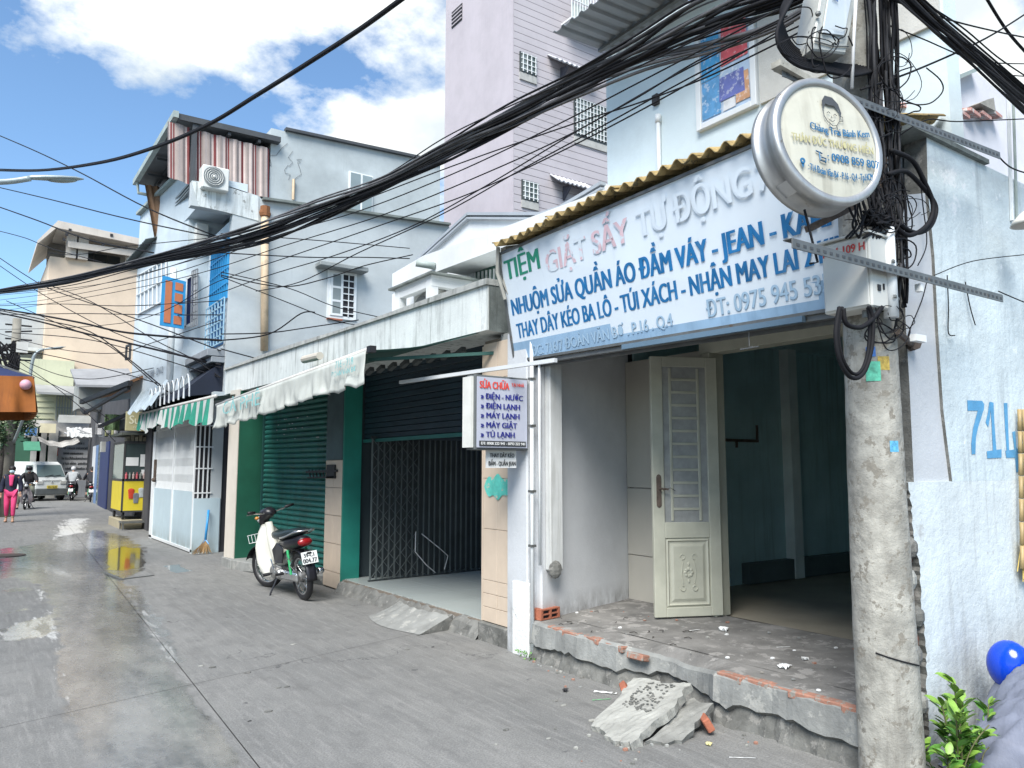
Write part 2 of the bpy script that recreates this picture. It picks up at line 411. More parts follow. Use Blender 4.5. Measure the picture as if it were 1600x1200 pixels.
def write(name, body, p0, xd, yd, cap, width, mat, parent, bold=0.0, proud=.003, slant=0.0, arc=None):
    """lettering laid on a plane: p0 baseline start, xd along, yd up, cap height, total width"""
    vs, fs, lv = text_mesh(body)
    if not vs: return
    p0 = V(p0); xd = V(xd).normalized(); yd = V(yd).normalized(); nn = xd.cross(yd).normalized()
    x0 = min(v.x for v in vs); x1 = max(v.x for v in vs)
    sx = width / max(1e-6, x1 - x0); sy = cap / .70
    mb = MB()
    shifts = [0.0] if not bold else [(-1 + 2 * i / 4) * bold for i in range(5)]
    n = 0
    for dxx in shifts:
        pts = []
        for v, l in zip(vs, lv):
            x = (v.x - x0) * sx + dxx; y = v.y * sy
            x += y * slant
            if arc: y += arc * (((x / width) - .5) ** 2) * 4
            pts.append(p0 + xd * x + yd * y + nn * (proud * .45 + l * .00004 + n * .0003))
        mb.add(pts, fs); n += 1
    return mb.build(name, mat, parent)
def placed(mb, a, xd, yd, nd):
    """local (x along xd, y along yd, z along nd) -> world"""
    m = Matrix.Identity(4)
    for i, d in enumerate((V(xd).normalized(), V(yd).normalized(), V(nd).normalized())):
        for r in range(3): m[r][i] = d[r]
    m.translation = V(a)
    return m
# ================================================================ GROUND
def pip(px, py, poly):
    inside = np.zeros(px.shape, bool); n = len(poly); dmin = np.full(px.shape, 1e9)
    for i in range(n):
        x1, y1 = poly[i]; x2, y2 = poly[(i + 1) % n]
        c = ((y1 > py) != (y2 > py)) & (px < (x2 - x1) * (py - y1) / ((y2 - y1) or 1e-9) + x1)
        inside ^= c
        dx, dy = x2 - x1, y2 - y1; L = dx * dx + dy * dy + 1e-12
        t = np.clip(((px - x1) * dx + (py - y1) * dy) / L, 0, 1)
        dmin = np.minimum(dmin, np.hypot(px - x1 - t * dx, py - y1 - t * dy))
    return np.where(inside, dmin, -dmin)
def gp(*pts): return [tuple(onZ(x, y))[:2] for x, y in pts]
WET = [gp((0, 858), (60, 850), (95, 838), (150, 828), (200, 838), (228, 858), (228, 888), (196, 902), (205, 930), (235, 985), (265, 1040), (300, 1085), (350, 1150), (385, 1200), (128, 1200), (126, 1140), (122, 1100), (96, 1095), (92, 1010), (84, 960), (66, 915), (20, 903), (0, 905)),
       gp((0, 985), (50, 968), (80, 962), (88, 985), (60, 998), (0, 1004)), gp((0, 958), (40, 950), (42, 953), (0, 962)), gp((0, 922), (45, 916), (60, 922), (0, 928)),
       gp((160, 900), (215, 915), (262, 985), (285, 1035), (270, 1040), (235, 985), (200, 925)), gp((95, 1098), (118, 1090), (122, 1130), (100, 1130))]
PUD = [gp((163, 862), (190, 853), (222, 858), (226, 885), (196, 892), (168, 890)), gp((255, 884), (280, 882), (300, 892), (270, 897)), gp((160, 893), (178, 893), (186, 905), (166, 905))]
FOAM = [gp((78, 850), (84, 828), (100, 812), (120, 808), (140, 810), (135, 830), (175, 845), (165, 856), (120, 860), (84, 862)),
        gp((60, 912), (72, 930), (84, 962), (92, 1010), (97, 1070), (118, 1098), (120, 1120), (132, 1200), (124, 1200), (112, 1105), (90, 1075), (84, 1010), (74, 962), (56, 925)),
        gp((0, 980), (50, 966), (82, 960), (60, 982), (84, 996), (0, 1002), (0, 992)), gp((0, 878), (60, 875), (90, 880), (120, 900), (100, 905), (50, 890), (0, 888)),
        gp((190, 920), (205, 920), (245, 985), (280, 1035), (300, 1080), (288, 1072), (240, 1000))]
def wet_attrs(me, org):
    n = len(me.vertices); co = np.empty(n * 3, 'f'); me.vertices.foreach_get('co', co); co = co.reshape(-1, 3)
    x = co[:, 0] + org[0]; y = co[:, 1] + org[1]
    for nm, polys, soft in (('wet', WET, .22), ('pud', PUD, .18), ('foam', FOAM, .12)):
        v = np.full(n, -9.0)
        sc_ = np.clip(y / 9, .5, 2.2)
        for p in polys: v = np.maximum(v, pip(x, y, p) / (soft * sc_))
        v = np.clip(v * .5 + .5, 0, 1)
        a = me.attributes.new(nm, 'FLOAT', 'POINT'); a.data.foreach_set('value', v.astype('f'))
def road_material():
    m = bpy.data.materials.new('wet_street_concrete'); m.use_nodes = True
    t = m.node_tree; b = t.nodes['Principled BSDF']; g = N('ShaderNodeNewGeometry', t)
    def noise(sv, s, det=6, r=.6, dist=0):
        mp = N('ShaderNodeMapping', t); mp.inputs['Scale'].default_value = sv; t.links.new(g.outputs['Position'], mp.inputs[0])
        n = N('ShaderNodeTexNoise', t); n.inputs['Scale'].default_value = s; n.inputs['Detail'].default_value = det; n.inputs['Roughness'].default_value = r; n.inputs['Distortion'].default_value = dist
        t.links.new(mp.outputs[0], n.inputs['Vector']); return n.outputs[0]
    def rmp(v, a, c, ca=(0, 0, 0, 1), cb=(1, 1, 1, 1)):
        r = N('ShaderNodeValToRGB', t); r.color_ramp.elements[0].position = a; r.color_ramp.elements[1].position = c
        r.color_ramp.elements[0].color = ca; r.color_ramp.elements[1].color = cb; t.links.new(v, r.inputs[0]); return r.outputs[0]
    def mix(f, a, c):
        x = N('ShaderNodeMix', t, data_type='RGBA'); t.links.new(f, x.inputs[0])
        for i, v in ((6, a), (7, c)):
            if isinstance(v, tuple): x.inputs[i].default_value = (*v, 1)
            else: t.links.new(v, x.inputs[i])
        return x.outputs[2]
    def attr(nm):
        a = N('ShaderNodeAttribute', t); a.attribute_name = nm; return a.outputs['Fac']
    big = noise((1, .45, 1), .9, 7, .62); mid = noise((1, .7, 1), 5, 8, .68); fine = noise((1, 1, 1), 90, 3, .7); brush = noise((6, .5, 1), 4, 6, .7)
    c = mix(rmp(big, .3, .7), (.135, .136, .130), (.215, .213, .200))
    c = mix(math_(t, 'MULTIPLY', rmp(mid, .48, .66), .6), c, (.105, .105, .10))
    c = mix(math_(t, 'MULTIPLY', rmp(brush, .50, .66), .55), c, (.27, .265, .25))
    c = mix(math_(t, 'MULTIPLY', rmp(fine, .42, .70), .65), c, (.055, .055, .055))
    c = mix(math_(t, 'MULTIPLY', rmp(noise((1, 1, 1), 7, 4, .5), .70, .73), .8), c, (.05, .05, .05))
    c = mix(math_(t, 'MULTIPLY', rmp(noise((1, 1, 1), 38, 6, .75), .56, .66), .5), c, (.27, .27, .26))
    c = mix(math_(t, 'MULTIPLY', rmp(noise((3.2, .22, 1), 2.2, 7, .72), .54, .66), .5), c, (.085, .083, .078))
    vo = N('ShaderNodeTexVoronoi', t, feature='DISTANCE_TO_EDGE'); vo.inputs['Scale'].default_value = .42; vm = N('ShaderNodeVectorMath', t, operation='ADD'); nd = N('ShaderNodeTexNoise', t); nd.inputs['Scale'].default_value = 3; nd.inputs['Detail'].default_value = 8; t.links.new(g.outputs['Position'], nd.inputs['Vector']); ns_ = N('ShaderNodeVectorMath', t, operation='SCALE'); ns_.inputs[3].default_value = .9; t.links.new(nd.outputs['Color'], ns_.inputs[0]); t.links.new(g.outputs['Position'], vm.inputs[0]); t.links.new(ns_.outputs[0], vm.inputs[1]); t.links.new(vm.outputs[0], vo.inputs['Vector'])
    c = mix(math_(t, 'MULTIPLY', rmp(vo.outputs['Distance'], .0015, .004, (1, 1, 1, 1), (0, 0, 0, 1)), rmp(noise((1, 1, 1), .5, 3), .50, .56)), c, (.04, .04, .04))
    wn = math_(t, 'ADD', attr('wet'), math_(t, 'MULTIPLY', math_(t, 'SUBTRACT', noise((1, .6, 1), 3.5, 8, .68), .5), 1.0))
    wet = rmp(wn, .46, .56)
    pn = math_(t, 'ADD', attr('pud'), math_(t, 'MULTIPLY', math_(t, 'SUBTRACT', noise((1, .5, 1), 3, 5), .5), .5))
    pud = rmp(pn, .5, .54)
    fn = math_(t, 'ADD', attr('foam'), math_(t, 'MULTIPLY', math_(t, 'SUBTRACT', noise((3.2, .55, 1), 2.6, 9, .72, 1.2), .5), 2.6))
    foam = math_(t, 'MULTIPLY', rmp(fn, .60, .84), rmp(attr('foam'), .02, .2))
    thin = rmp(noise((1, .8, 1), 9, 9, .75, .6), .42, .60)        # puddled film over sandy grit
    c = mix(wet, c, mix(thin, (.075, .073, .068), (.15, .147, .138)))
    c = mix(math_(t, 'MULTIPLY', wet, math_(t, 'MULTIPLY', rmp(noise((1, .3, 1), 1.4, 8, .7), .42, .6), .8)), c, (.30, .285, .255))  # paler wet patches put part of the sheen into the base colour
    b.inputs['Coat IOR'].default_value = 1.6; b.inputs['Coat Roughness'].default_value = .15; t.links.new(math_(t, 'MULTIPLY', wet, .9), b.inputs['Coat Weight'])
    c = mix(pud, c, (.03, .03, .022))
    c = mix(math_(t, 'MULTIPLY', foam, .75), c, (.52, .52, .50))
    b.inputs['Specular IOR Level'].default_value = .9
    t.links.new(c, b.inputs['Base Color'])
    r = N('ShaderNodeMix', t, data_type='FLOAT'); t.links.new(wet, r.inputs[0]); r.inputs[2].default_value = .82
    r2 = math_(t, 'ADD', math_(t, 'MULTIPLY', rmp(noise((1, .6, 1), 6, 8, .75), .35, .65), .28), .10); t.links.new(r2, r.inputs[3])
    rr = N('ShaderNodeMix', t, data_type='FLOAT'); t.links.new(pud, rr.inputs[0]); t.links.new(r.outputs[0], rr.inputs[2]); rr.inputs[3].default_value = .03
    t.links.new(rr.outputs[0], b.inputs['Roughness'])
    bp = N('ShaderNodeBump', t); bp.inputs['Distance'].default_value = .006
    st = math_(t, 'SUBTRACT', .55, math_(t, 'MULTIPLY', pud, .54)); t.links.new(st, bp.inputs['Strength'])
    h = math_(t, 'ADD', fine, math_(t, 'MULTIPLY', mid, 1.5)); t.links.new(h, bp.inputs['Height']); t.links.new(bp.outputs[0], b.inputs['Normal'])
    return m
roadm = road_material()
gb = MB(); gb.quad((-900, -300, -.05), (900, -300, -.05), (900, 1500, -.05), (-900, 1500, -.05))
struct('ground', gb, M('ground_base', (.10, .10, .10), .95, .2, .4))
road = thing('road', None, None, (0, 0, 0)); road['kind'] = 'structure'
XL = lambda y: 1.15 + .05 * y
joints = [-3.2, 1.2, 5.64, 17.2, 23.5, 30, 37, 46, 60]
tj = lambda k, x: joints[k] + .283 * x if joints[k] > -4 else joints[k]
for k in range(len(joints) - 1):
    for side in (0, 1):
        y0, y1 = joints[k], joints[k + 1]
        L = y1 - y0; step = .055 if y1 < 18 else (.15 if y1 < 31 else .6)
        def edges(y):
            if side == 0: return (-4.2, XL(y) - .003)
            return (XL(y) + .003, 5.4 if y < 26 else 9)
        x_w = 5.6 if side == 0 else 4.0
        nu = max(6, int(x_w / step)); nv = max(6, int(L / step))
        if nu * nv > 24000 and y0 > 2: pass
        def fn(u, v):
            y = y0 + (y1 - y0) * v; x0, x1 = edges(y); x = x0 + (x1 - x0) * u
            sh = .283 * x
            y = y + sh + (.003 if v == 0 else (-.003 if v == 1 else 0))
            return (x, y, -.004 * abs(x - XL(y)) * 0)
        s = MB(); s.sheet(fn, nu, nv)
        rs = s.build('slab', roadm, road)
        wet_attrs(rs.data, (0, 0))
# long metal drain edge by the puddle
# ================================================================ HOUSE A (corner laundry shop)
HA = thing('corner_shop', 'white corner shop with open cream door under a large faded blue lettered sign', 'shop', (5, 4, 0))
def part(mb, name, mat, parent=None, **k): return mb.build(name, mat, parent, **k)
ZS = .30
# porch step with the broken notch
st = MB()
def stepfront(y):  # uneven front edge
    return 3.87 + .015 * math.sin(y * 5) + .01 * math.sin(y * 13 + 1)
ys = [2.27 + i * (5.26 - 2.27) / 60 for i in range(61)]
top = []; 
random.seed(3)
for i, y in enumerate(ys):
    notch = 0
    if 3.35 < y < 4.2: notch = .16 * math.sin((y - 3.35) / .85 * math.pi) ** .6
    j = random.uniform(-.006, .006)
    x = stepfront(y) + notch + j; zt = ZS - notch * .35 + random.uniform(-.004, .003)
    zm = .12 + .012 * math.sin(y * 7) + .008 * math.sin(y * 23) + random.uniform(-.014, .014)
    top.append(((4.34, y, ZS - .007), (4.15, y, ZS - .001), (x + .03, y, zt), (x, y, zt - .02), (x - .012, y, zm + .01), (x + .022 + random.uniform(-.01, .01), y, zm - .012), (x - .0 + random.uniform(-.012, .014), y, .05), (x - .02 + random.uniform(-.02, .015), y, -.02)))
nr = len(top[0]); vs = [p for r in top for p in r]
lowf = []; hif = []; topf = []
for i in range(60):
    for k in range(nr - 1):
        f = (i * nr + k, (i + 1) * nr + k, (i + 1) * nr + k + 1, i * nr + k + 1)
        (lowf if k >= 4 else (topf if k < 2 else hif)).append(f)
st.add(vs, hif, 0); st.f += lowf; st.mi += [1] * len(lowf); st.f += topf; st.mi += [2] * len(topf)
part(st, 'step_front', [concrete, concrete_d, porchf], HA)
pf = MB()
random.seed(5)
def pfn(u, v):
    y = 2.27 + v * 3.65; x = 4.17 + u * 1.2 + (0)
    return (x, y, ZS + .004 * math.sin(x * 9 + y * 4) * math.sin(y * 7) + .001)
pf.sheet(pfn, 24, 60); part(pf, 'porch_floor', porchf, HA, smooth=True)
# brick edging on the step's front, right of the notch (and the exposed few to its left)
bid = MB(); bid.box(-.035, .035, -.095, .095, -.02, .02)
def brick_at(x, y, z, rot, mat, tilt=0):
    b = MB(); r = Matrix.Translation((x, y, z)) @ Matrix.Rotation(rot, 4, 'Z') @ Matrix.Rotation(tilt, 4, 'X')
    b.box(-.035, .035, -.095, .095, -.022, .022 ); return b.build('brick', mat, HA, bevel=.006, xf=r)
for i in range(6):
    y = 2.38 + i * .166
    brick_at(stepfront(y) + .043, y, ZS - .021 + random.uniform(-.003, .003), random.uniform(-.06, .06), brick_dusty)
for y, zz_ in ((4.26, -.035), (4.5, -.022), (4.72, -.021), (4.93, -.023)):
    brick_at(stepfront(y) + .04, y, ZS + zz_, random.uniform(-.08, .08), brick_dusty)
# left side wall of the porch, facing the camera
w = MB()
w.hexa([(3.98, 5.22, ZS - .3), (5.36, 5.60, ZS - .3), (5.36, 5.75, ZS - .3), (3.98, 5.50, ZS - .3), (3.98, 5.22, 2.75), (5.36, 5.60, 2.75), (5.36, 5.75, 2.75), (3.98, 5.50, 2.75)])
part(w, 'porch_side_wall', porch_wall, HA)
# facade wall: cream panels left of the door, lintel, hidden strip right
for z0, z1 in ((ZS, .72), (.726, 1.36), (1.366, 2.60)):
    w = MB(); w.box(5.30, 5.42, 4.55, 5.58, z0, z1); part(w, 'wall_panel', doorm if z0 > 5 else M('cream_wall_panel', (.42, .40, .35), .7, .06, 2, bump=.08), HA, bevel=.003)
w = MB(); w.box(5.32, 5.50, 2.38, 5.82, 2.72, 5.95); part(w, 'upper_wall', upA, HA)
w = MB(); w.box(5.30, 5.48, 2.30, 3.02, ZS, 2.70); part(w, 'wall', porch_wall, HA)
w = MB(); w.box(5.27, 5.45, 2.98, 4.60, 2.56, 2.72); part(w, 'lintel', doorm, HA, bevel=.004)
w = MB(); w.box(5.25, 5.44, 3.02, 3.10, ZS, 2.56); part(w, 'door_frame', doorm, HA, bevel=.004)
w = MB(); w.box(5.25, 5.44, 4.47, 4.549, ZS, 2.56); part(w, 'door_frame', doorm, HA, bevel=.004)
# soffit over the porch
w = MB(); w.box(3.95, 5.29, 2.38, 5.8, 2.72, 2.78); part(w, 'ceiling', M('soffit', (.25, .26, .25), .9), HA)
# room inside
w = MB(); w.quad((5.43, 2.6, ZS - .01), (9.6, 2.6, ZS - .01), (9.6, 5.9, ZS - .01), (5.43, 5.9, ZS - .01)); part(w, 'room_floor', roomf, HA)
w = MB(); w.box(5.43, 9.6, 5.585, 5.612, 0, 2.95); part(w, 'room_wall', roomm, HA)
w = MB(); w.box(9.6, 9.7, 2.5, 5.95, 0, 3.0); part(w, 'room_wall', roomm, HA)
w = MB(); w.box(5.5, 9.6, 2.45, 2.55, 0, 3.0); part(w, 'room_wall', roomm, HA)
w = MB(); w.box(5.43, 9.6, 2.5, 5.95, 2.95, 3.05); part(w, 'room_ceiling', roomm, HA)
w = MB(); w.box(7.80, 7.96, 5.46, 5.584, ZS, 2.95); part(w, 'pilaster', M('pilaster', (.72, .78, .75), .8), HA)
w = MB(); w.box(7.0, 9.5, 5.48, 5.584, ZS, ZS + .22); part(w, 'room_ledge', M('ledge_dark_teal', (.10, .13, .13), .9, .2), HA)
w = MB(); w.bar((6.62, 5.56, 1.86), (7.32, 5.56, 1.86), .03); w.bar((7.30, 5.55, 1.86), (7.30, 5.55, 2.04), .02); w.bar((6.95, 5.56, 1.78), (6.95, 5.56, 1.86), .02); part(w, 'wall_rail', rust, HA)
# door leaves -----------------------------------------------------------------
def door_leaf(a, b, z0, z1, handed, full=True):
    """leaf standing between plan points a (handle side) and b (hinge side)"""
    a = V((a[0], a[1], 0)); b = V((b[0], b[1], 0)); W = (b - a).length; xd = (b - a).normalized(); nd = xd.cross(V((0, 0, 1)))
    H = z1 - z0; xf = placed(None, (a.x, a.y, z0), xd, (0, 0, 1), nd)
    def B(name, x0, x1, y0, y1, d0, d1, mat, par=HA, bev=.004):
        m_ = MB(); m_.box(x0, x1, y0, y1, d0, d1); return m_.build(name, mat, par, bevel=bev, xf=xf)
    sw = .115 * W / .6
    leaf = MB()
    leaf.box(0, W * .17, 0, H, -.02, .02); leaf.box(W * .83, W, 0, H, -.02, .02)
    leaf.box(W * .17, W * .83, H * .96, H, -.02, .02); leaf.box(W * .17, W * .83, H * .295, H * .355, -.02, .02); leaf.box(W * .17, W * .83, 0, H * .035, -.02, .02)
    d = leaf.build('door', doorm, HA, bevel=.004, xf=xf)
    d['label'] = ('cream door leaf standing open with broken louvres and carved lower panel' if full else 'cream door leaf folded open beside the pole')
    ORG[d.name] = ORG[HA.name]
    # ladder of slats over papered glass
    B('pane', W * .17, W * .83, H * .355, H * .96, -.004, .004, doorglass, d, 0)
    n = 12
    B('stile', W * .27, W * .31, H * .36, H * .955, -.018, .012, doorm, d); B('stile', W * .69, W * .73, H * .36, H * .955, -.018, .012, doorm, d)
    for i in range(1, n):
        y = H * (.355 + .605 * i / n)
        B('slat', W * .31, W * .69, y - .011, y + .011, -.016, .012, doorm, d, .002)
    B('panel_recess', W * .17, W * .83, H * .035, H * .295, -.006, .006, doorm, d, 0)
    m_ = MB()   # raised bevelled field
    def ring(i0, z_a, i1, z_b):
        x0, x1, y0, y1 = W * .17 + i0, W * .83 - i0, H * .035 + i0, H * .295 - i0
        X0, X1, Y0, Y1 = W * .17 + i1, W * .83 - i1, H * .035 + i1, H * .295 - i1
        P = [(x0, y0, z_a), (x1, y0, z_a), (x1, y1, z_a), (x0, y1, z_a)]; Q = [(X0, Y0, z_b), (X1, Y0, z_b), (X1, Y1, z_b), (X0, Y1, z_b)]
        for k in range(4): m_.quad(P[k], P[(k + 1) % 4], Q[(k + 1) % 4], Q[k])
    ring(.005, .007, .02, .020); ring(.02, .020, .032, .006); ring(.045, .007, .07, .017)
    i1 = .07; m_.quad((W * .17 + i1, H * .035 + i1, .017), (W * .83 - i1, H * .035 + i1, .017), (W * .83 - i1, H * .295 - i1, .017), (W * .17 + i1, H * .295 - i1, .017))
    m_.build('raised_panel', doorm, d, xf=xf)
    m_ = MB()   # carved flower and scrolled corners
    cx, cy = W * .5, H * .165
    for k in range(8):
        an = k * math.pi / 4; m_.ball((cx + .03 * math.cos(an), cy + .03 * math.sin(an), .019), (.016, .016, .007), 6, 4)
    for sx in (-1, 1):
        for sy in (-1, 1):
            pts = [(cx + sx * (.055 + .022 * math.cos(q)), cy + sy * (.13 + .022 * math.sin(q)), .021) for q in [j * .7 for j in range(8)]]
            m_.tube(pts, .004, 5)
        m_.tube([(cx + sx * .05, cy - .09, .02), (cx + sx * .066, cy, .022), (cx + sx * .05, cy + .09, .02)], .004, 5)
    m_.ball((cx, cy + .07, .019), (.012, .02, .007), 6, 4); m_.ball((cx, cy - .07, .019), (.012, .02, .007), 6, 4)
    m_.build('carving', doorm, d, xf=xf)
    if full:
        m_ = MB(); m_.box(W * .05, W * .12, H * .42, H * .53, .02, .026); m_.ball((W * .085, H * .53, .023), (W * .035, .02, .006), 8, 4); m_.ball((W * .085, H * .42, .023), (W * .035, .02, .006), 8, 4)
        m_.tube([(W * .085, H * .485, .02), (W * .085, H * .485, .06), (W * .2, H * .482, .062)], .008, 6); m_.build('handle', rust, d, xf=xf)
        m_ = MB(); m_.tube([(W * .14, H * .478, .03), (W * .25, H * .487, .035), (W * .33, H * .475, .02)], .002, 4); m_.build('tie_wire', cablem, d, xf=xf)
door_leaf((4.76, 4.705), (5.315, 4.455), ZS + .015, 2.515, 0)
door_leaf((4.79, 2.90), (5.26, 3.045), ZS + .015, 2.515, 0, False)
# ---- pier between the two shops: cream tiles, white plaster leg, conduits
PT = thing('tiled_pier', 'cream tiled and whitewashed pier under the small repair lightbox', 'pillar', (4, 5.7, 0))
w = MB(); w.box(3.955, 4.22, 5.60, 6.07, -.02, 2.75); part(w, 'core', tile_grout, PT)
random.seed(11)
zrows = [.17, .30, .42, .54, 1.0, 1.46, 1.92, 2.38, 2.72]
for i in range(len(zrows) - 1):
    for j, (y0, y1) in enumerate(((5.604, 5.834), (5.838, 6.066))):
        w = MB(); w.box(3.936 + random.uniform(-.002, .002), 3.96, y0, y1, zrows[i] + .002, zrows[i + 1] - .002); part(w, 'tile', tilem, PT, bevel=.002)
w = MB(); w.box(3.935, 4.22, 6.068, 6.09, .17, 2.7); part(w, 'tile_edge', tilem, PT)
w = MB(); w.box(3.90, 4.25, 5.62, 6.10, -.02, .165); part(w, 'plinth', concrete_d, PT, bevel=.01)
w = MB(); 
def smear(u, v):
    y = 5.62 + .42 * u; r = (u - .5) * 2; c_ = 1.385; hgt = .10 * math.sqrt(max(0, 1 - r * r)) * (1 + .2 * math.sin(u * 17))
    return (3.929, y, c_ + (v - .5) * 2 * hgt)
w.sheet(smear, 16, 2); part(w, 'paint_smear', tealsmear, PT)
w = MB(); w.box(3.88, 4.10, 5.30, 5.60, -.02, 2.75); part(w, 'plaster_leg', M('plaster_leg', (.50, .52, .54), .85, .06, 2, 0, bump=.3, bscale=30, grime=(-.1, .7, (.10, .095, .08)), spots=.5), PT, bevel=.012)
w = MB(); w.box(3.865, 3.90, 5.27, 5.50, -.01, .60); part(w, 'chipped_render', M('chipped_render', (.66, .67, .66), .9, .05, 4, 0, bump=.6, bscale=30, pcol=(.08, .08, .07), pth=.60), PT, bevel=.008)
w = MB(); w.tube([(3.885, 5.235, .02), (3.885, 5.235, 2.7)], .017, 8); part(w, 'conduit', whitem, PT, smooth=True)
w = MB(); w.tube([(3.94, 5.20, .75), (3.94, 5.20, 2.75)], .012, 8); part(w, 'conduit', whitem, PT, smooth=True)
for z in (.9, 1.35, 1.9, 2.3):
    w = MB(); w.box(3.862, 3.912, 5.212, 5.262, z, z + .02); part(w, 'clip', steel, PT)
w = MB(); w.box(4.02, 4.16, 5.16, 5.235, .70, 2.75); part(w, 'corner_post', M('post_paint', (.50, .51, .50), .75, .1, 3, .5, (.25, .25, .23), .5), PT, bevel=.01)
w = MB(); w.ball((4.07, 5.16, .71), (.07, .03, .075), 9, 6); part(w, 'broken_plaster', concrete_d, PT)

# ---- upper floor of house A
w = MB(); w.box(5.29, 5.315, 3.92, 4.56, 4.66, 5.53); 
def frame_x(name, x, y0, y1, z0, z1, t, d, mat, parent, **k):
    m_ = MB(); m_.box(x, x + d, y0, y0 + t, z0, z1); m_.box(x, x + d, y1 - t, y1, z0, z1); m_.box(x, x + d, y0 + t, y1 - t, z0, z0 + t); m_.box(x, x + d, y0 + t, y1 - t, z1 - t, z1)
    return m_.build(name, mat, parent, **k)
fr = frame_x('window', 5.27, 3.90, 4.56, 4.62, 5.55, .055, .06, whitem, HA, bevel=.004); ORG[fr.name] = ORG[HA.name]
pw = MB(); pw.box(5.292, 5.31, 3.955, 4.505, 4.675, 5.495); part(pw, 'pane', M('poster_pale', (.40, .50, .62), .5, .2, 6, bump=0, pcol=(.55, .6, .65), pth=.55), fr)
for (y0, y1, z0, z1, c) in ((4.28, 4.50, 5.06, 5.47, 'b'), (4.28, 4.50, 4.70, 5.05, 'b2'), (3.98, 4.27, 5.12, 5.48, 'r'), (4.02, 4.30, 4.80, 5.02, 'n'), (3.97, 4.12, 4.72, 4.98, 'o'), (4.12, 4.26, 4.70, 4.79, 'w')):
    cc = dict(b=(.06, .30, .55), b2=(.10, .28, .50), r=(.60, .09, .10), n=(.12, .14, .36), o=(.55, .30, .16), w=(.6, .6, .6))[c]
    xq = 5.290 - .0008 * ord(c[0]) / 40 - z0 * .0006; pw = MB(); pw.quad((xq, y0, z0), (xq, y1, z0), (xq, y1 - .01, z1), (xq, y0 + .01, z1)); part(pw, 'poster_patch', M('poster_' + c, cc, .5, .25, 10, bump=0, pcol=tuple(min(1, k * .6 + .3) for k in cc), pth=.55), fr)
w = MB(); w.box(5.295, 5.318, 2.4, 3.88, 4.62, 5.94); part(w, 'render_patch', upA2, HA)
w = MB(); w.tube([(5.29, 5.05, 3.9), (5.29, 5.05, 4.95)], .022, 8); w.tube([(5.29, 5.05, 4.9), (5.29, 5.05, 4.98)], .03, 8); part(w, 'pipe', whitem, HA, smooth=True)
w = MB(); w.tube([(5.30, 5.12, 3.6), (5.30, 5.12, 4.3)], .010, 6); part(w, 'pipe', gutter, HA)
w = MB(); w.box(5.28, 5.32, 5.05, 5.12, 5.10, 5.20); part(w, 'wall_hole', gapshade, HA)
# tin awning of the upper floor
tr = MB()
def tinf(u, v):  # u across X, v along Y
    y = 5.76 - v * 3.2; ph = (v * 3.2 / .14) % 1.0
    z = 5.90 + (.028 if ph < .25 else (0 if ph > .40 else .028 * (1 - (ph - .25) / .15))) - (0 if ph < .9 else -.028 * (ph - .9) / .1)
    return (4.55 + .75 * u, y, z + .03 * u)
# keep sheet above wall line: the wall ends where the tin starts
tr.sheet(tinf, 4, 200); tinr = part(tr, 'tin_awning', tin, HA, solid=.003)
w = MB(); w.box(5.10, 5.14, 2.6, 5.7, 5.87, 5.90); part(w, 'purlin', steel, HA)
# block wall below tin (front lip)
# ---- mossy corrugated sheets above the sign
def corr(y0, y1, xf_, zf, xb, zb, pitch, amp, name, mat, par, nx=8, sag=0):
    ny = int((y1 - y0) / pitch * 8)
    s = MB()
    def fn(u, v):
        y = y0 + (y1 - y0) * v
        x = xf_ + (xb - xf_) * u
        return (x + (.012 * math.sin(y * 9) if u == 0 else 0), y, zf + (zb - zf) * u + amp * math.sin(2 * math.pi * (y - y0) / pitch) + sag * math.sin(y * 2.1))
    s.sheet(fn, nx, ny); return s.build(name, mat, par, smooth=True, solid=.008)
for i in range(4):
    y0 = 5.36 - (i + 1) * .74; 
    corr(y0, y0 + .79, 3.60 + .01 * i, 3.50 + .006 * (i % 2) - (.0 if i else .02), 5.30, 3.95, .125, .024, 'corrugated_sheet', fibro, HA, sag=.012)
w = MB(); w.hexa([(3.70, 5.36, 3.42), (5.31, 5.36, 3.5), (5.31, 5.40, 3.5), (3.70, 5.40, 3.42), (3.70, 5.36, 3.47), (5.31, 5.36, 3.90), (5.31, 5.40, 3.90), (3.70, 5.40, 3.47)]); part(w, 'gable_strip', M('frayed_canvas', (.35, .34, .30), .9, .2, 8), HA)
w = MB()
for k in range(5): w.tube([(3.66 + k * .05, 5.42, 3.47), (3.68 + k * .05, 5.46 + .03 * math.sin(k), 3.25), (3.75 + k * .04, 5.44, 3.02 + .05 * (k % 2))], .018, 5)
part(w, 'frayed_cloth', M('frayed_canvas', (.35, .34, .30), .9, .2, 8), HA)
# gutter rail and fluorescent tubes under the sign
w = MB(); w.bar((3.93, 5.50, 2.46), (3.93, 2.3, 2.40), .05, .03); w.bar((3.99, 5.50, 2.44), (3.99, 2.3, 2.38), .02, .03); part(w, 'sign_rail', steel, HA)
w = MB(); w.bar((3.88, 4.1, 2.435), (3.88, 2.6, 2.405), .035); part(w, 'lamp_tube', M('dusty_tube', (.10, .16, .22), .4), HA)
w = MB(); w.tube([(3.9, 3.0, 2.40), (3.9, 3.0, 2.30), (3.9, 2.96, 2.29)], .004, 5); w.bar((3.9, 2.93, 2.29), (3.9, 3.07, 2.29), .006); part(w, 'hook', steel, HA)

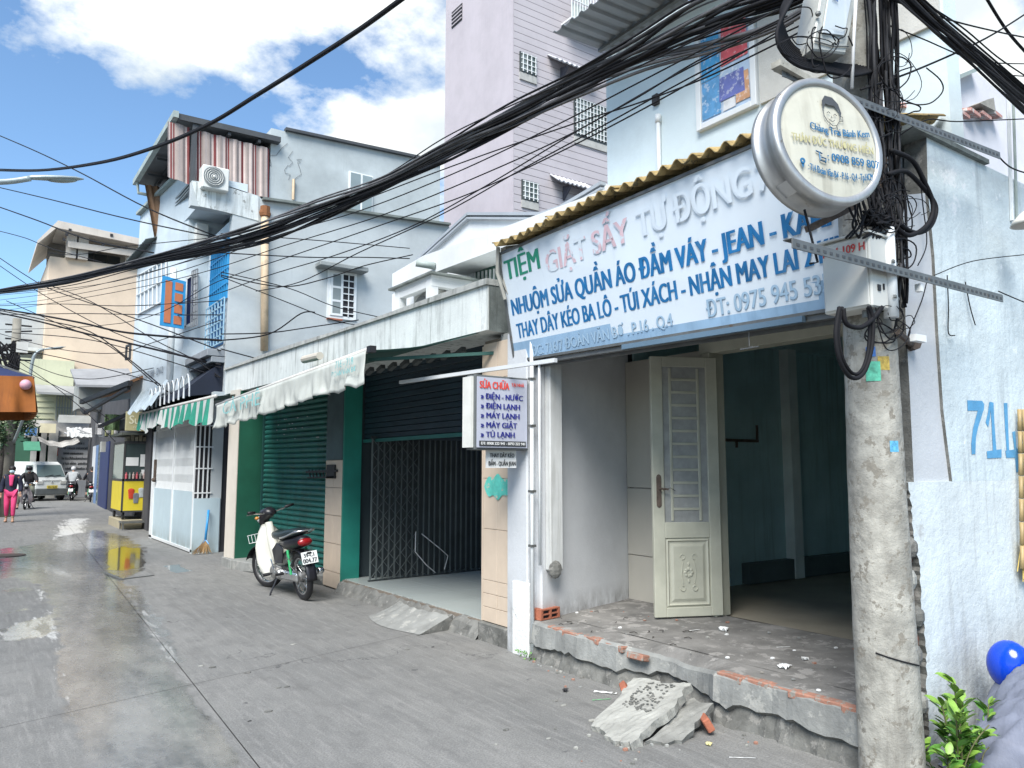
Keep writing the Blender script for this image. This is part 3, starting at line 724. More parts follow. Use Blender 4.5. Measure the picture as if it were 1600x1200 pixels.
# ================================================================ BIG SIGN
bl, tl = V((3.90, 5.50, 2.495)), V((3.70, 5.46, 3.42)); br, tr_ = V((3.90, 2.27, 2.43)), V((3.70, 2.27, 3.465))
SG = thing('shop_sign', 'large faded white and blue laundry sign tilted out above the open door', 'sign', tuple(bl))
xd = (br - bl).normalized(); nrm_ = xd.cross((tl - bl)).normalized(); 
if nrm_.x > 0: nrm_ = -nrm_
Ls = (br - bl).length
def SP(u, v, d=0): # u 0..1 along, v 0..1 up
    a = bl.lerp(br, u); b = tl.lerp(tr_, u); return a.lerp(b, v) + nrm_ * d
w = MB(); w.prism([SP(0, 0), SP(1, 0), SP(1, 1), SP(0, 1)], -nrm_ * .04); part(w, 'panel', signw, SG)
w = MB(); w.quad(SP(0.002, .004, .0015), SP(.998, .004, .0015), SP(.998, .165, .0015), SP(.002, .165, .0015)); part(w, 'blue_band', signb, SG)
w = MB(); w.bar(SP(0, 0, .004), SP(1, 0, .004), .02); w.bar(SP(0, 1, .004), SP(1, 1, .004), .02); w.bar(SP(0, 0, .004), SP(0, 1, .004), .02); part(w, 'frame', steel, SG)
upd = (tl - bl).normalized()
def line_on_sign(name, body, px0, py0, px1, py1, cap_px_ratio, mat, bold, proud=.004):
    p0 = onP(px0, py0, bl, nrm_); p1 = onP(px1, py1, bl, nrm_)
    d = (p1 - p0); return write(name, body, p0, d, upd, cap_px_ratio, d.length, mat, SG, bold, proud)
line_on_sign('lettering', 'TIỆM', 792, 438, 844, 419, .17, green_t, .010)
def ghost_line(body, a, b, cap, fill):
    p0 = onP(*a, bl, nrm_); p1 = onP(*b, bl, nrm_); d = p1 - p0
    write('lettering', body, p0 + V((0, 0, -.003)), d, upd, cap, d.length, ghost_edge, SG, .008, .003)
    write('lettering', body, p0, d, upd, cap, d.length, fill, SG, .0075, .005)
ghost_line('GIẶT SẤY', (856, 427), (984, 376), .17, faded_red)
ghost_line('TỰ ĐỘNG', (999, 371), (1176, 303), .18, ghost)
ghost_line('7', (1186, 300), (1206, 292), .18, ghost)
line_on_sign('lettering', 'NHUỘM SỬA QUẦN ÁO ĐẦM VÁY - JEAN - KAKI', 802, 493, 1298, 352, .142, blue_t, .0085)
line_on_sign('lettering', 'THAY DÂY KÉO BA LÔ - TÚI XÁCH - NHẬN MAY LAI 2 KIM', 810, 529, 1330, 400, .130, blue_t, .0068)
def ghost_low(body, a, b, cap):
    p0 = onP(*a, bl, nrm_); p1 = onP(*b, bl, nrm_); d = p1 - p0
    write('lettering', body, p0 + V((0, 0, -.003)), d, upd, cap, d.length, M('band_shadow', (.28, .41, .55), .5, .1, bump=0), SG, .004, .003)
    write('lettering', body, p0, d, upd, cap, d.length, M('band_letters', (.33, .47, .60), .5, .1, bump=0), SG, .003, .009)
ghost_low('ĐC: 716/7 ĐOÀN VĂN BƠ . P.16 . Q.4', (833, 556), (1052, 508), .085)
ghost_low('ĐT: 0975 945 535', (1106, 496), (1300, 455), .11)
# ================================================================ HOUSE 714 wall at the right
HW = thing('house_wall', 'pale blue lime washed wall painted 714 right of the concrete pole', 'wall', (5, 2.3, 0))
YW = 2.25
left = [(1446, 190), (1448, 298), (1404, 312), (1403, 420), (1405, 500), (1411, 600), (1416, 700), (1419, 752)]
lo_left = [(1419, 756), (1424, 790), (1428, 850), (1437, 885), (1440, 950), (1447, 1010), (1448, 1080), (1452, 1140), (1453, 1230)]
random.seed(9)
pts = [onY(x, y, YW) for x, y in left]
def wallpoly(ptsL, x1, zt, zb, y, th, name, mat):
    m_ = MB(); poly = [V((p.x, y, p.z)) for p in ptsL]; m_.prism([V((x1, y, poly[0].z))] + poly + [V((x1, y, poly[-1].z))], (0, th, 0)); m_.mi = [0 if (k < 2 or k == 2 or k >= len(m_.mi) - 2) else 1 for k in range(len(m_.mi))]; return part(m_, name, [mat, concrete_d], HW)
topZ = 3.56
pts = [onY(x, y, YW - .02) for x, y in ((1447, 190), (1450, 300), (1460, 400), (1466, 520), (1474, 640), (1480, 690), (1488, 752))]
up_pts = [V((pts[0].x, YW - .02, topZ))] + pts
wallpoly(up_pts, 9.0, topZ, 0, YW - .02, .14, 'upper_wall', wall714)
jag = []
z = 1.475
lp = [onY(x, y, YW - .02) for x, y in lo_left]
zs = np.arange(1.475, -.05, -.022)
for z in zs:
    x = np.interp(-z, [-p.z for p in lp], [p.x for p in lp]) + random.uniform(-.010, .010)
    jag.append(V((x, YW - .02, z)))
wallpoly(jag, 9.0, 0, 0, YW - .021, .141, 'lower_wall', M('lime_wall_low', (.56, .61, .62), .8, .12, 2.2, .55, (.34, .36, .36), .50, .8, 16, spots=.6, pcol=(.44, .46, .46), pth=.64, grime=(-.1, .8, (.22, .22, .20))))
# grey rendered patch: slightly proud, left part above the ledge
pp = [onY(x, y, YW - .002) for x, y in ((1411, 305), (1462, 300), (1480, 520), (1486, 640), (1496, 753), (1428, 753), (1421, 600), (1415, 500))]
w = MB(); w.prism(pp, (0, .1, 0)); w.mi = [1 if k in (7, 8, 9, 10) else 0 for k in range(len(w.mi))]; part(w, 'render_patch', [wall_patch, concrete_d], HW)  # left side faces coloured dark to hold the shade of the gap
# broken end of the wall: exposed bricks
for i in range(13):
    z = .02 + i * .112
    if i in (4, 8): continue
    x = np.interp(-z, [-p.z for p in lp], [p.x for p in lp])
    m_ = MB(); dx = random.uniform(.02, .09)
    m_.box(x - .05 - random.uniform(0, .03), x + .15, YW + .015, YW + .115, z, z + .075); part(m_, 'brick', brick_dk, HW, bevel=.008)
m_ = MB(); m_.box(4.13, 4.36, YW + .125, YW + .16, -.02, 1.46); part(m_, 'mortar_core', concrete_d, HW)
m_ = MB(); m_.box(4.10, 4.66, 2.39, 2.43, 0, 2.60); part(m_, 'return_wall', gapshade, HW)  # dark colour gives the gap beside the pole its shade
m_ = MB(); m_.box(4.10, 5.2, 2.39, 2.43, 2.602, 3.5); part(m_, 'return_wall', M('recess_grey', (.24, .26, .28), .9, .2, 6), HW)
for k, zc in enumerate((.95, .55, 1.12, .30, .75)):
    m_ = MB(); m_.ball((4.22 + .015 * k, YW - .0, zc), (.045, .035, .06), 7, 5); part(m_, 'loose_mortar', [concrete_d, slabm][k % 3 == 0], HW)
# gutter cap, gable, tiles above
a, b = onY(1440, 190, YW), onY(1556, 240, YW)
w = MB(); w.box(4.45, 5.42, YW - .05, YW + .2, topZ, topZ + .03); part(w, 'ledge', mossy, HW)
w = MB(); q = [onY(1382, 190, YW + .5), onY(1415, 158, YW + .5), onY(1525, 112, YW + .5), onY(1556, 140, YW + .5), onY(1600, 150, YW + .5), V((9, YW + .5, 3.4)), onY(1382, 280, YW + .5)]
w.prism([(p.x, YW + .5, p.z) for p in q], (0, .2, 0)); part(w, 'gable', M('pink_white_gable', (.62, .62, .66), .85, .06), HW)
qa, qb = onY(1413, 156, YW + .45), onY(1527, 108, YW + .45)
w = MB(); w.bar(qa, qb, .08, .03); part(w, 'gable_trim', gutter, HW)
random.seed(2)
for i in range(9):
    x, y = 1412 + i * 17.5, 165 + i * 1.2 + (3 if i % 2 else 0)
    p = onY(x, y, YW + .42)
    m_ = MB(); m_.prism([(p.x, p.y, p.z), (p.x + .17, p.y, p.z - .015), (p.x + .17, p.y, p.z + .012), (p.x + .02, p.y, p.z + .03)], (0, .25, .08)); part(m_, 'roof_tile', M('faded_roof_tile', (.42, .22, .19), .9, .3, 12, pcol=(.45, .44, .42), pth=.5), HW)
pa = onY(1545, 160, YW + .4); m_ = MB(); m_.prism([(pa.x - .16, pa.y, pa.z - .05), (pa.x + .12, pa.y, pa.z - .04), (pa.x + .10, pa.y, pa.z + .07), (pa.x - .02, pa.y, pa.z + .02)], (0, .1, 0)); part(m_, 'ridge_end', M('ridge_mortar', (.30, .29, .26), .95, .3, 10), HW)
# conduits, shade and painted number
for x_, r_ in ((1578, .013), (1586, .010)):
    t0, t1 = onY(x_ - 3, 150, YW - .03), onY(x_ + 3, 345, YW - .03); m_ = MB(); m_.tube([t0, t1], r_, 6); part(m_, 'conduit', [whitem, gutter][r_ < .012], HW)
def stroke(pts_, wpx, name='digit_stroke', mat=M('brushed_blue_paint', (.085, .29, .50), .75, .12, 14, bump=.2, pcol=(.14, .36, .56), pth=.58), yy=YW - .0235, par=HW):
    m_ = MB(); P = [onY(x, y, yy) for x, y in pts_]
    for i in range(len(P) - 1):
        d = (P[i + 1] - P[i]).normalized(); n_ = d.cross(V((0, -1, 0))).normalized()
        w0 = wpx[i] / 2 * .0036; w1 = wpx[i + 1] / 2 * .0036
        o_ = V((0, -.0004 * i, 0))
        m_.quad(P[i] - n_ * w0 + o_ - d * .004, P[i + 1] - n_ * w1 + o_ + d * .004, P[i + 1] + n_ * w1 + o_ + d * .004, P[i] + n_ * w0 + o_ - d * .004)
    return part(m_, name, mat, par)
def digit(polys):
    for k, P in enumerate(polys):
        m_ = MB(); m_.add([onY(1400 + x / 6, 600 + y / 6, YW - .0225 - .0004 * k) for x, y in P], [tuple(range(len(P)))]); part(m_, 'digit_stroke', BBP, HW)
BBP = M('brushed_blue_paint', (.085, .29, .50), .75, .12, 14, bump=.2, pcol=(.14, .36, .56), pth=.58)
digit([[(668, 152), (808, 158), (828, 190), (822, 250), (672, 250)], [(768, 245), (824, 230), (795, 330), (772, 400), (750, 500), (745, 655), (710, 660), (706, 560), (722, 420), (745, 330)]])
digit([[(875, 165), (890, 200), (880, 330), (865, 405), (840, 360), (862, 270)], [(880, 165), (915, 175), (922, 350), (942, 620), (908, 622), (896, 350)], [(852, 630), (990, 612), (990, 690), (856, 698)]])
digit([[(1010, 178), (1045, 178), (1052, 400), (1062, 630), (1038, 632), (1022, 400)], [(1025, 625), (1130, 612), (1130, 690), (1035, 692)], [(1090, 450), (1120, 440), (1130, 600), (1158, 620), (1160, 825), (1128, 828), (1112, 620)]])
m_ = MB(); c_ = onY(1606, 352, 2.02); m_.lathe(c_ + V((0, 0, .10)), (0, 0, -1), [(0, .012), (.02, .04), (.07, .085), (.10, .10), (.098, .094), (.06, .07)], 20); LS = m_.build('lamp_shade', M('enamel', (.55, .53, .48), .3, .05), None, smooth=True); tag(LS, 'round off white lamp shade at the right edge above the painted 714', 'lamp')
# ================================================================ SHOP B (two shuttered bays)
HB = thing('shuttered_shop', 'low two bay shop with green roller shutter and streaked parapet', 'shop', (4, 9, 0))
FB = lambda y: 3.95 if y < 9.4 else 3.95 - (y - 9.4) * .14          # facade line in plan
# canopy slab with stained parapet
def PB(y): return 3.77 - (y - 5.75) * .035
w = MB(); w.hexa([(PB(5.75), 5.75, 2.80), (6.0, 5.75, 2.80), (6.0, 13.5, 2.80), (PB(13.5), 13.5, 2.80), (PB(5.75), 5.75, 3.22), (6.0, 5.75, 3.22), (6.0, 13.5, 3.22), (PB(13.5), 13.5, 3.22)])
part(w, 'parapet', parapetB, HB)
w = MB(); n_ = 44
for i in range(n_):
    ya = 5.735 + (7.78) * i / n_; yb = 5.735 + 7.78 * (i + 1) / n_; za = 3.262 + .012 * math.sin(ya * 1.3); zb = 3.262 + .012 * math.sin(yb * 1.3)
    w.hexa([(PB(ya) - .03, ya, 3.215), (PB(ya) + .2, ya, 3.215), (PB(yb) + .2, yb, 3.215), (PB(yb) - .03, yb, 3.215), (PB(ya) - .025, ya, za), (PB(ya) + .2, ya, za), (PB(yb) + .2, yb, zb), (PB(yb) - .025, yb, zb)])
part(w, 'coping', M('coping', (.36, .37, .35), .92, .2, 4, .7, (.06, .07, .06), .48, .5, 30), HB)
w = MB(); w.quad((PB(5.75) + .01, 5.742, 2.79), (4.6, 5.742, 2.79), (4.6, 5.742, 3.26), (PB(5.75) + .01, 5.742, 3.26)); part(w, 'parapet_end', mossy, HB)
# far column + plinth, middle column
w = MB(); w.hexa([(FB(12.6), 12.6, .14), (4.05, 12.68, .14), (4.05, 13.0, .14), (FB(13.0), 12.95, .14), (FB(12.6), 12.6, 2.82), (4.05, 12.68, 2.82), (4.05, 13, 2.82), (FB(13), 12.95, 2.82)]); part(w, 'column', M('cream_paint', (.52, .48, .42), .8, .06, 3, .2, spots=.2), HB)
w = MB(); w.quad((FB(12.6) + .01, 12.592, .14), (4.05, 12.672, .14), (4.05, 12.672, 2.8), (FB(12.6) + .01, 12.592, 2.8)); part(w, 'reveal', M('dark_green_reveal', (.012, .10, .06), .6, .15, 3), HB)
w = MB(); w.hexa([(3.44, 12.50, -.03), (4.0, 10.0, -.03), (4.3, 10.0, -.03), (4.2, 12.98, -.03), (3.44, 12.50, .14), (3.86, 10.0, .14), (4.3, 10, .14), (4.2, 12.98, .14)]); w.box(3.42, 4.1, 12.45, 12.99, -.03, .142); part(w, 'plinth', concrete, HB, bevel=.01)
w = MB(); w.box(3.965, 4.2, 9.42, 9.98, -.02, 2.8); part(w, 'column_core', tile_grout, HB)
random.seed(4)
zr = [0.02, .22, .58, .94, 1.30, 1.66]
for i in range(len(zr) - 1):
    for (y0, y1) in ((9.424, 9.70), (9.705, 9.976)):
        m_ = MB(); m_.box(3.945, 3.97, y0, y1, zr[i] + .003, zr[i + 1] - .003); part(m_, 'tile', tilem, HB, bevel=.002)
m_ = MB(); m_.box(3.944, 3.97, 9.424, 9.976, 1.665, 2.8); part(m_, 'column_face', M('column_teal_grey', (.06, .10, .11), .7, .2, 3), HB)
w = MB(); w.box(3.95, 4.19, 9.38, 9.42, .0, 2.8); part(w, 'reveal', tealp, HB)
# rough kerb under bay two
w = MB(); random.seed(21); rows = []
for i in range(50):
    y = 6.08 + i * (9.4 - 6.08) / 49
    j = random.uniform(-.012, .012); zt = .15 + random.uniform(-.012, .006)
    rows.append([(4.30, y, .15), (3.98 + j, y, zt), (3.93 + j + random.uniform(-.015, .015), y, zt - .045), (3.90 + random.uniform(-.015, .015), y, .05), (3.86 + random.uniform(-.02, .02), y, -.02)])
nr = 5; w.add([p for r in rows for p in r], [(i * nr + k, (i + 1) * nr + k, (i + 1) * nr + k + 1, i * nr + k + 1) for i in range(49) for k in range(nr - 1)]); part(w, 'kerb', M('kerb_concrete', (.15, .15, .14), .95, .35, 6, bump=1.0, bscale=20, spots=.6, pcol=(.24, .235, .22), pth=.58), HB)
# little ramp in front of the kerb
w = MB(); random.seed(8)
def rampf(u, v):
    y = 6.55 + u * 1.15; x = 3.56 + v * .38
    z = .005 + .13 * v ** 1.2 + .006 * math.sin(u * 40) * (v > .2)
    edge = min(u, 1 - u) * 6
    return (x - .12 * math.sin(u * 3.1), y + v * .05, z * min(1, edge + .55))
w.sheet(rampf, 30, 5); part(w, 'ramp', concrete, HB)
w = MB(); w.add([(3.44, 6.55, -.01), (3.94, 6.6, -.01), (3.94, 6.6, .14), (3.56, 6.55, .01)], [(0, 1, 2, 3)]); part(w, 'ramp_side', concrete_d, HB)
# marble floor with slabs
for i in range(6):
    for j in range(6):
        m_ = MB(); x0 = 4.0 + i * .6; y0 = 6.08 + j * .56; m_.box(x0 + .002, x0 + .598, y0 + .002, y0 + .557, .135, .155); part(m_, 'floor_tile', white_tile_f, HB)
w = MB(); w.box(3.97, 8.2, 5.95, 9.6, .0, .148); part(w, 'floor_bed', tile_grout, HB)
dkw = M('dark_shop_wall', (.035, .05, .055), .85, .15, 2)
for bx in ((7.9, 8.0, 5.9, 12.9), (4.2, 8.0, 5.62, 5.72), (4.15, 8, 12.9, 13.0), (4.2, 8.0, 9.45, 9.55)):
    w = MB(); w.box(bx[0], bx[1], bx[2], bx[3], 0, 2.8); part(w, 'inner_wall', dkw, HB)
# green roller shutter, bay one
SH = MB(); SHT = thing('roller_shutter', 'closed dark green roller shutter behind the parked motorbike', 'shutter', (4.1, 11.3, .1))
ya, yb = 9.99, 12.6
for i in range(32):
    z0 = .15 + i * .078
    if z0 > 2.62: break
    m_ = MB(); prof = [(0.012, 0), (-.016, .014), (-.026, .036), (-.018, .058), (0.006, .070), (.012, .078)]
    A = [(4.10 + dx, ya, z0 + dz) for dx, dz in prof]; B_ = [(4.10 - .17 + dx, yb, z0 + dz) for dx, dz in prof]
    vs = A + B_; m_.add(vs, [(k, k + 1, len(A) + k + 1, len(A) + k) for k in range(len(A) - 1)])
    part(m_, 'slat', green_sh, SHT)
w = MB(); w.bar((4.06, ya + .03, .15), (4.06, ya + .03, 2.7), .05); part(w, 'guide_rail', dkgreen_sh, SHT)
w = MB(); w.bar((3.91, yb - .03, .15), (3.91, yb - .03, 2.7), .05); part(w, 'guide_rail', dkgreen_sh, SHT)
w = MB(); random.seed(6)
for k in range(22):
    y = random.uniform(10.3, 12.1); z = 2.25 - .078 * random.choice([0, 1, 2, 3, 4]) + .04; m_x = 4.10 - (y - ya) * .065 - .022
    w.box(m_x - .002, m_x, y, y + random.choice([.03, .06, .08]), z, z + .02)
part(w, 'paper_scrap', paper, SHT)
w = MB(); w.box(3.92, 3.945, 9.62, 9.9, 1.42, 1.60) ; w.bar((3.93, 9.55, 1.52), (3.93, 10.65, 1.5), .03); w.bar((3.93, 9.6, 1.44), (3.93, 10.6, 1.42), .02)
for k in range(8): w.bar((3.93, 9.6 + k * .13, 1.43), (3.93, 9.66 + k * .13, 1.53), .014)
lkb = part(w, 'shutter_lock_bar', M('black_iron', (.02, .02, .02), .6), None); tag(lkb, 'black iron bar fixed across the tiled column beside the shutter', 'bar')
# bay two: half lowered shutter and folding gate
SH2 = thing('lowered_shutter', 'half lowered dark roller shutter over the open bay with folding gate', 'shutter', (4.2, 7.8, 2))
for i in range(13):
    z0 = 1.93 + i * .068
    m_ = MB(); m_.box(4.22 - (.010 if i % 2 else 0), 4.25, 6.1, 9.36, z0, z0 + .062); part(m_, 'slat', M('navy_shutter', (.012, .03, .045), .5, .2, 3), SH2, bevel=.006)
w = MB(); w.box(4.20, 4.26, 6.1, 9.36, 1.885, 1.925); part(w, 'bottom_rail', M('teal_rail', (.02, .13, .12), .5), SH2)
GT = thing('folding_gate', 'dark steel lattice folding gate drawn aside in the open shop bay', 'gate', (5, 9.2, .15))
for i in range(26):
    x = 4.16 + i * .085
    m_ = MB(); y = 8.98 + .13 * (i / 26); m_.box(x, x + .012, y, y + .03, .17, 1.93); part(m_, 'bar', M('gate_bar', (.10, .115, .115), .5, .2, 5), GT)
    if i < 25:
        m_ = MB(); m_.box(x + .020, x + .078, y + .035, y + .042, .19, 1.92); part(m_, 'slat', gate_steel, GT)
    if i < 7 and i % 2 == 0:
        m_ = MB()
        for k in range(9):
            z = .2 + k * .19; m_.bar((x + .005, y - .01, z), (x + .175, y - .008, z + .19), .010, .005); m_.bar((x + .005, y - .014, z + .19), (x + .175, y - .012, z), .010, .005)
        part(m_, 'lattice', M('gate_bar', (.10, .115, .115), .5, .2, 5), GT)
w = MB(); w.bar((4.14, 8.99, 1.94), (6.4, 9.13, 1.94), .03); part(w, 'track', gate_steel, GT)
w = MB(); w.bar((4.14, 8.99, .165), (6.4, 9.13, .165), .03, .012); part(w, 'track', gate_steel, GT)
w = MB(); w.tube([(4.72, 8.85, .75), (4.70, 8.82, .5), (4.85, 8.80, .33), (5.0, 8.83, .22)], .006, 6); w.tube([(4.80, 8.84, .72), (5.05, 8.8, .52), (5.18, 8.82, .42), (5.14, 8.84, .25)], .006, 6); hs = part(w, 'loose_hose', cablew, None); tag(hs, 'white loose wire hanging on the folding gate', 'wire')
# awning B
AB = thing('canvas_awning', 'dirty white canvas awning with dark underside over the shutters', 'awning', (3.2, 9, 2.7))
A0, A1 = V((2.93, 6.45, 2.625)), V((2.93, 11.6, 2.47))      # front bar near, far end
W0, W1 = V((3.90, 5.86, 2.84)), V((3.60, 12.2, 2.78))
w = MB()
def cf(u, v):
    p = A0.lerp(A1, u).lerp(W0.lerp(W1, u), v); p.z -= .05 * math.sin(v * math.pi); return p
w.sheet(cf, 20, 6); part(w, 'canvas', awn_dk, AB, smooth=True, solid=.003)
w = MB(); w.tube([A0 + V((0, -.06, .004)), A1 + V((0, .1, 0))], .026, 10); part(w, 'roller', M('awning_bar', (.50, .49, .46), .6, .15, 4, .3), AB, smooth=True)
w = MB(); w.bar(A0 + V((0, -.10, 0)), A0 + V((0, -.02, 0)), .06); part(w, 'end_cap', black, AB)
w = MB(); random.seed(12)
def vf(u, v):
    p = A0.lerp(A1, u) + V((-.028, 0, -.01)); dr = .30 + .05 * u + .04 * mnoise.noise(V((u * 7, 3.1, 0))) + .05 * mnoise.noise(V((u * 23, 1.1, 0)))
    return p + V((.07 * mnoise.noise(V((u * 16, v * .8, 5))) * v + .04 * mnoise.noise(V((u * 45, v * 1.5, 9))) * v - .02 * v, 0, -dr * v))
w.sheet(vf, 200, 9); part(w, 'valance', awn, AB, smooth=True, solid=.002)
fadt = M('awning_teal_print', (.18, .42, .42), .8, .2, 8, bump=0, pcol=(.45, .5, .47), pth=.52)
vx = A0.x - .085
def on_val(body, a, b, cap, nm='lettering'):
    p0 = onX(*a, vx); p1 = onX(*b, vx); d = p1 - p0; write(nm, body, p0, d, (0, 0, 1), cap, d.length, fadt, AB, .004, .004)
on_val('CÀ PHÊ', (348, 648), (406, 632), .17); on_val('716 - 718', (524, 576), (552, 569), .07); on_val('ĐOÀN VĂN BƠ', (518, 590), (556, 580), .05)
w = MB()
for k in range(12):
    y = 6.3 + k * .27; p = W0.lerp(W1, (y - 5.86) / 6.34); w = MB(); w.bar((p.x - .02, y, 2.70), (p.x - .02, y + .13, 2.66), .05, .05); part(w, 'trim_piece', M('grey_trim', (.09, .10, .10), .8), AB)
w = MB(); w.bar((3.95, 5.9, 2.62), (3.0, 6.6, 2.56), .03); part(w, 'awning_arm', awn_dk, AB)
w = MB(); w.bar((3.5, 6.93, 2.41), (3.70, 4.67, 2.39), .032); tb = part(w, 'tube_lamp', M('tube_white', (.55, .57, .58), .4, .05), None)
# soffit: rolled canvas & pvc
w = MB(); w.tube([onX(475, 562, 3.5), onX(500, 556, 3.5)], .05, 10); sp_ = part(w, 'drain_spout', M('cream_pipe', (.55, .50, .42), .6), HB)
tag(tb, 'long white tube lamp slanting out beneath the faded laundry sign', 'lamp')
# ---- upper part of house B
UB = MB()
gtop = [onX(*p, 5.0) for p in ((640, 422), (655, 407), (735, 335), (850, 335), (880, 325), (945, 287))]
gbot = [onX(*p, 5.0) for p in ((640, 440),)]
poly = [V((5.0, p.y, p.z)) for p in gtop] + [V((5.0, 5.5, 4.05)), V((5.0, 9.67, 4.05))]
UB.prism(poly, (.18, 0, 0)); part(UB, 'gable_wall', gableB, HB)
for off_, th_ in ((0, .035), (-.055, .022)):
    w = MB()
    for i in range(len(gtop) - 1): w.bar(V((4.98, gtop[i].y, gtop[i].z + off_)), V((4.98, gtop[i + 1].y, gtop[i + 1].z + off_)), .07, th_)
    part(w, 'moulding', M('moulding_grey', (.30, .33, .36), .8), HB)
w = MB(); w.prism([V((4.72, p.y, p.z)) for p in (onX(613, 450, 4.72), onX(613, 428, 4.72), onX(660, 400, 4.72), onX(800, 350, 4.72), onX(945, 296, 4.72), onX(945, 330, 4.72), onX(780, 388, 4.72), onX(640, 440, 4.72))], (.55, 0, 0)); part(w, 'balcony_band', gableB, HB)
w = MB(); w.tube([onX(650, 411, 4.5), onX(680, 416, 4.72)], .045, 10); part(w, 'drain_spout', gutter, HB, smooth=True)
w = MB(); w.box(5.14, 5.24, 5.5, 10.5, 3.2, 4.2); part(w, 'back_wall', gableB, HB)
w = MB(); w.box(5.2, 6.0, 5.5, 10.4, 3.95, 4.05); part(w, 'soffit', gableB, HB)
w = MB(); w.box(4.9, 8.5, 13.15, 13.4, 2.8, 2.81); part(w, 'roof_deck', concrete, HB)
d0, d1 = onY(700, 426, 7.95), onY(736, 460, 7.95)
w = MB(); x0, x1, z0, z1 = d0.x, onY(736, 440, 7.95).x, d1.z - .5, d0.z
w.box(x0, x0 + .06, 7.95, 8.0, z0, z1); w.box(x1 - .06, x1, 7.95, 8.0, z0, z1); w.box(x0 + .06, x1 - .06, 7.95, 8.0, z1 - .07, z1); dd = part(w, 'door', whitem, HB); ORG[dd.name] = ORG[HB.name]
w = MB(); w.box(x0 + .06, x1 - .06, 7.97, 7.98, z0, z1 - .07); part(w, 'pane', glass_bl, dd)
w = MB(); 
for k in range(6): p = onX(742 + k * 6, 426 - k * 1.2, 5.11); w.bar((5.11, p.y, p.z), (5.11, p.y, p.z - .5), .02)
gw = part(w, 'window_bars', whitem, HB)
w = MB(); p = onX(740, 426, 5.12); p2 = onX(778, 417, 5.12); w.box(5.12, 5.135, p2.y, p.y, 3.3, p.z); part(w, 'window_glass', M('dark_green_glass', (.03, .09, .07), .3), HB)
# air conditioner cage on roof
AC = thing('caged_condenser', 'old air conditioner unit inside white concrete cage on the parapet roof', 'air conditioner', (4.4, 9, 3.2))
def q_(x, y, X_=4.35): return onX(x, y, X_)
a_ = q_(622, 458); b_ = q_(668, 443)
w = MB(); w.box(4.33, 4.43, a_.y - .08, a_.y + .05, 3.2, a_.z); w.box(4.33, 4.43, b_.y - .12, b_.y, 3.2, a_.z); w.box(4.95, 5.05, b_.y - .12, b_.y, 3.2, a_.z); w.box(4.95, 5.05, a_.y - .08, a_.y + .05, 3.2, a_.z); w.box(4.33, 5.05, b_.y - .13, a_.y + .05, a_.z, a_.z + .05); w.box(4.335, 5.04, b_.y - .125, b_.y - .02, a_.z - .08, a_.z - .001); w.box(4.335, 4.42, b_.y, a_.y - .08, a_.z - .08, a_.z - .001)
part(w, 'cage', gableB, AC)
w = MB(); w.box(4.28, 5.12, b_.y - .2, a_.y + .15, a_.z + .05, a_.z + .075); part(w, 'cover_sheet', mossy, AC)
w = MB(); w.box(4.5, 4.9, b_.y + .1, a_.y - .15, 3.2, 3.72); part(w, 'condenser', acm, AC)
w = MB(); w.lathe((4.49, (a_.y + b_.y) / 2, 3.48), (-1, 0, 0), [(0, .02), (.004, .2), (.02, .21), (.02, .0)], 16); part(w, 'fan_grille', acgrille, AC)
# ================================================================ HOUSE C (blue grey house with blue shutters)
HC = thing('terrace_house', 'pale blue house with striped terrace curtain, blue window shutter and rust stained side wall', 'house', (5, 16, 0))
YC = 15.3
def py_(*pts, y=YC): return [V((onY(a, b, y).x, y, onY(a, b, y).z)) for a, b in pts]
sw = py_((345, 605), (350, 330), (300, 282), (345, 287), (404, 306), (410, 312), (470, 322), (560, 333), (640, 343), (702, 352)) 
w = MB(); poly = [V((3.92, YC, -.02)), V((3.98, YC, sw[1].z)), V((sw[2].x, YC, sw[1].z)), sw[2], sw[3], sw[4]] + sw[5:] + [V((9.2, YC, 0))]
w.prism(poly, (0, .2, 0)); part(w, 'side_wall', sideC, HC)
# weathered slab end, top-left of the side wall
w = MB(); se = py_((311, 322), (299, 284), (340, 287), (404, 307), (404, 345), (352, 331), y=YC - .015)
w.prism(se, (0, .02, 0)); part(w, 'weathered_slab_end', weatherC, HC)
w = MB(); e0, e1 = py_((410, 311), (702, 351), y=YC - .04); w.bar(e0, e1, .16, .05); part(w, 'wall_capping', M('capping', (.14, .16, .15), .8, .2, 4), HC)
# facade of the first bay (behind the blue grilles) and the jutting second bay
w = MB(); w.box(4.0, 4.2, 15.5, 17.3, 0, 6.5); part(w, 'front_wall', frontC, HC)
B0 = V((3.56, 17.2, 0)); Bd = V((-.086, .996, 0)).normalized(); Bn = V((-.996, -.086, 0))
def onB(x, y, d=0.0):
    p = onP(x, y, B0, Bn); return p + Bn * d
far = onB(205, 600); L2 = (V((far.x, far.y, 0)) - B0).length
zt = onB(212, 342).z; ztr = onB(282, 272).z
b1 = B0 + Bd * L2
w = MB(); zo = V((0, 0, 2.95)); w.hexa([B0 + zo, B0 + V((3, 0, 0)) + zo, b1 + V((3, 0, 0)) + zo, b1 + zo, V((B0.x, B0.y, ztr)), V((B0.x + 3, B0.y, ztr)), V((b1.x + 3, b1.y, zt)), V((b1.x, b1.y, zt))]); part(w, 'front_wall', frontC, HC)
w = MB(); w.bar(V((b1.x, b1.y, zt)), V((B0.x, B0.y, ztr)), .22, .07); part(w, 'parapet_coping', gutter, HC)
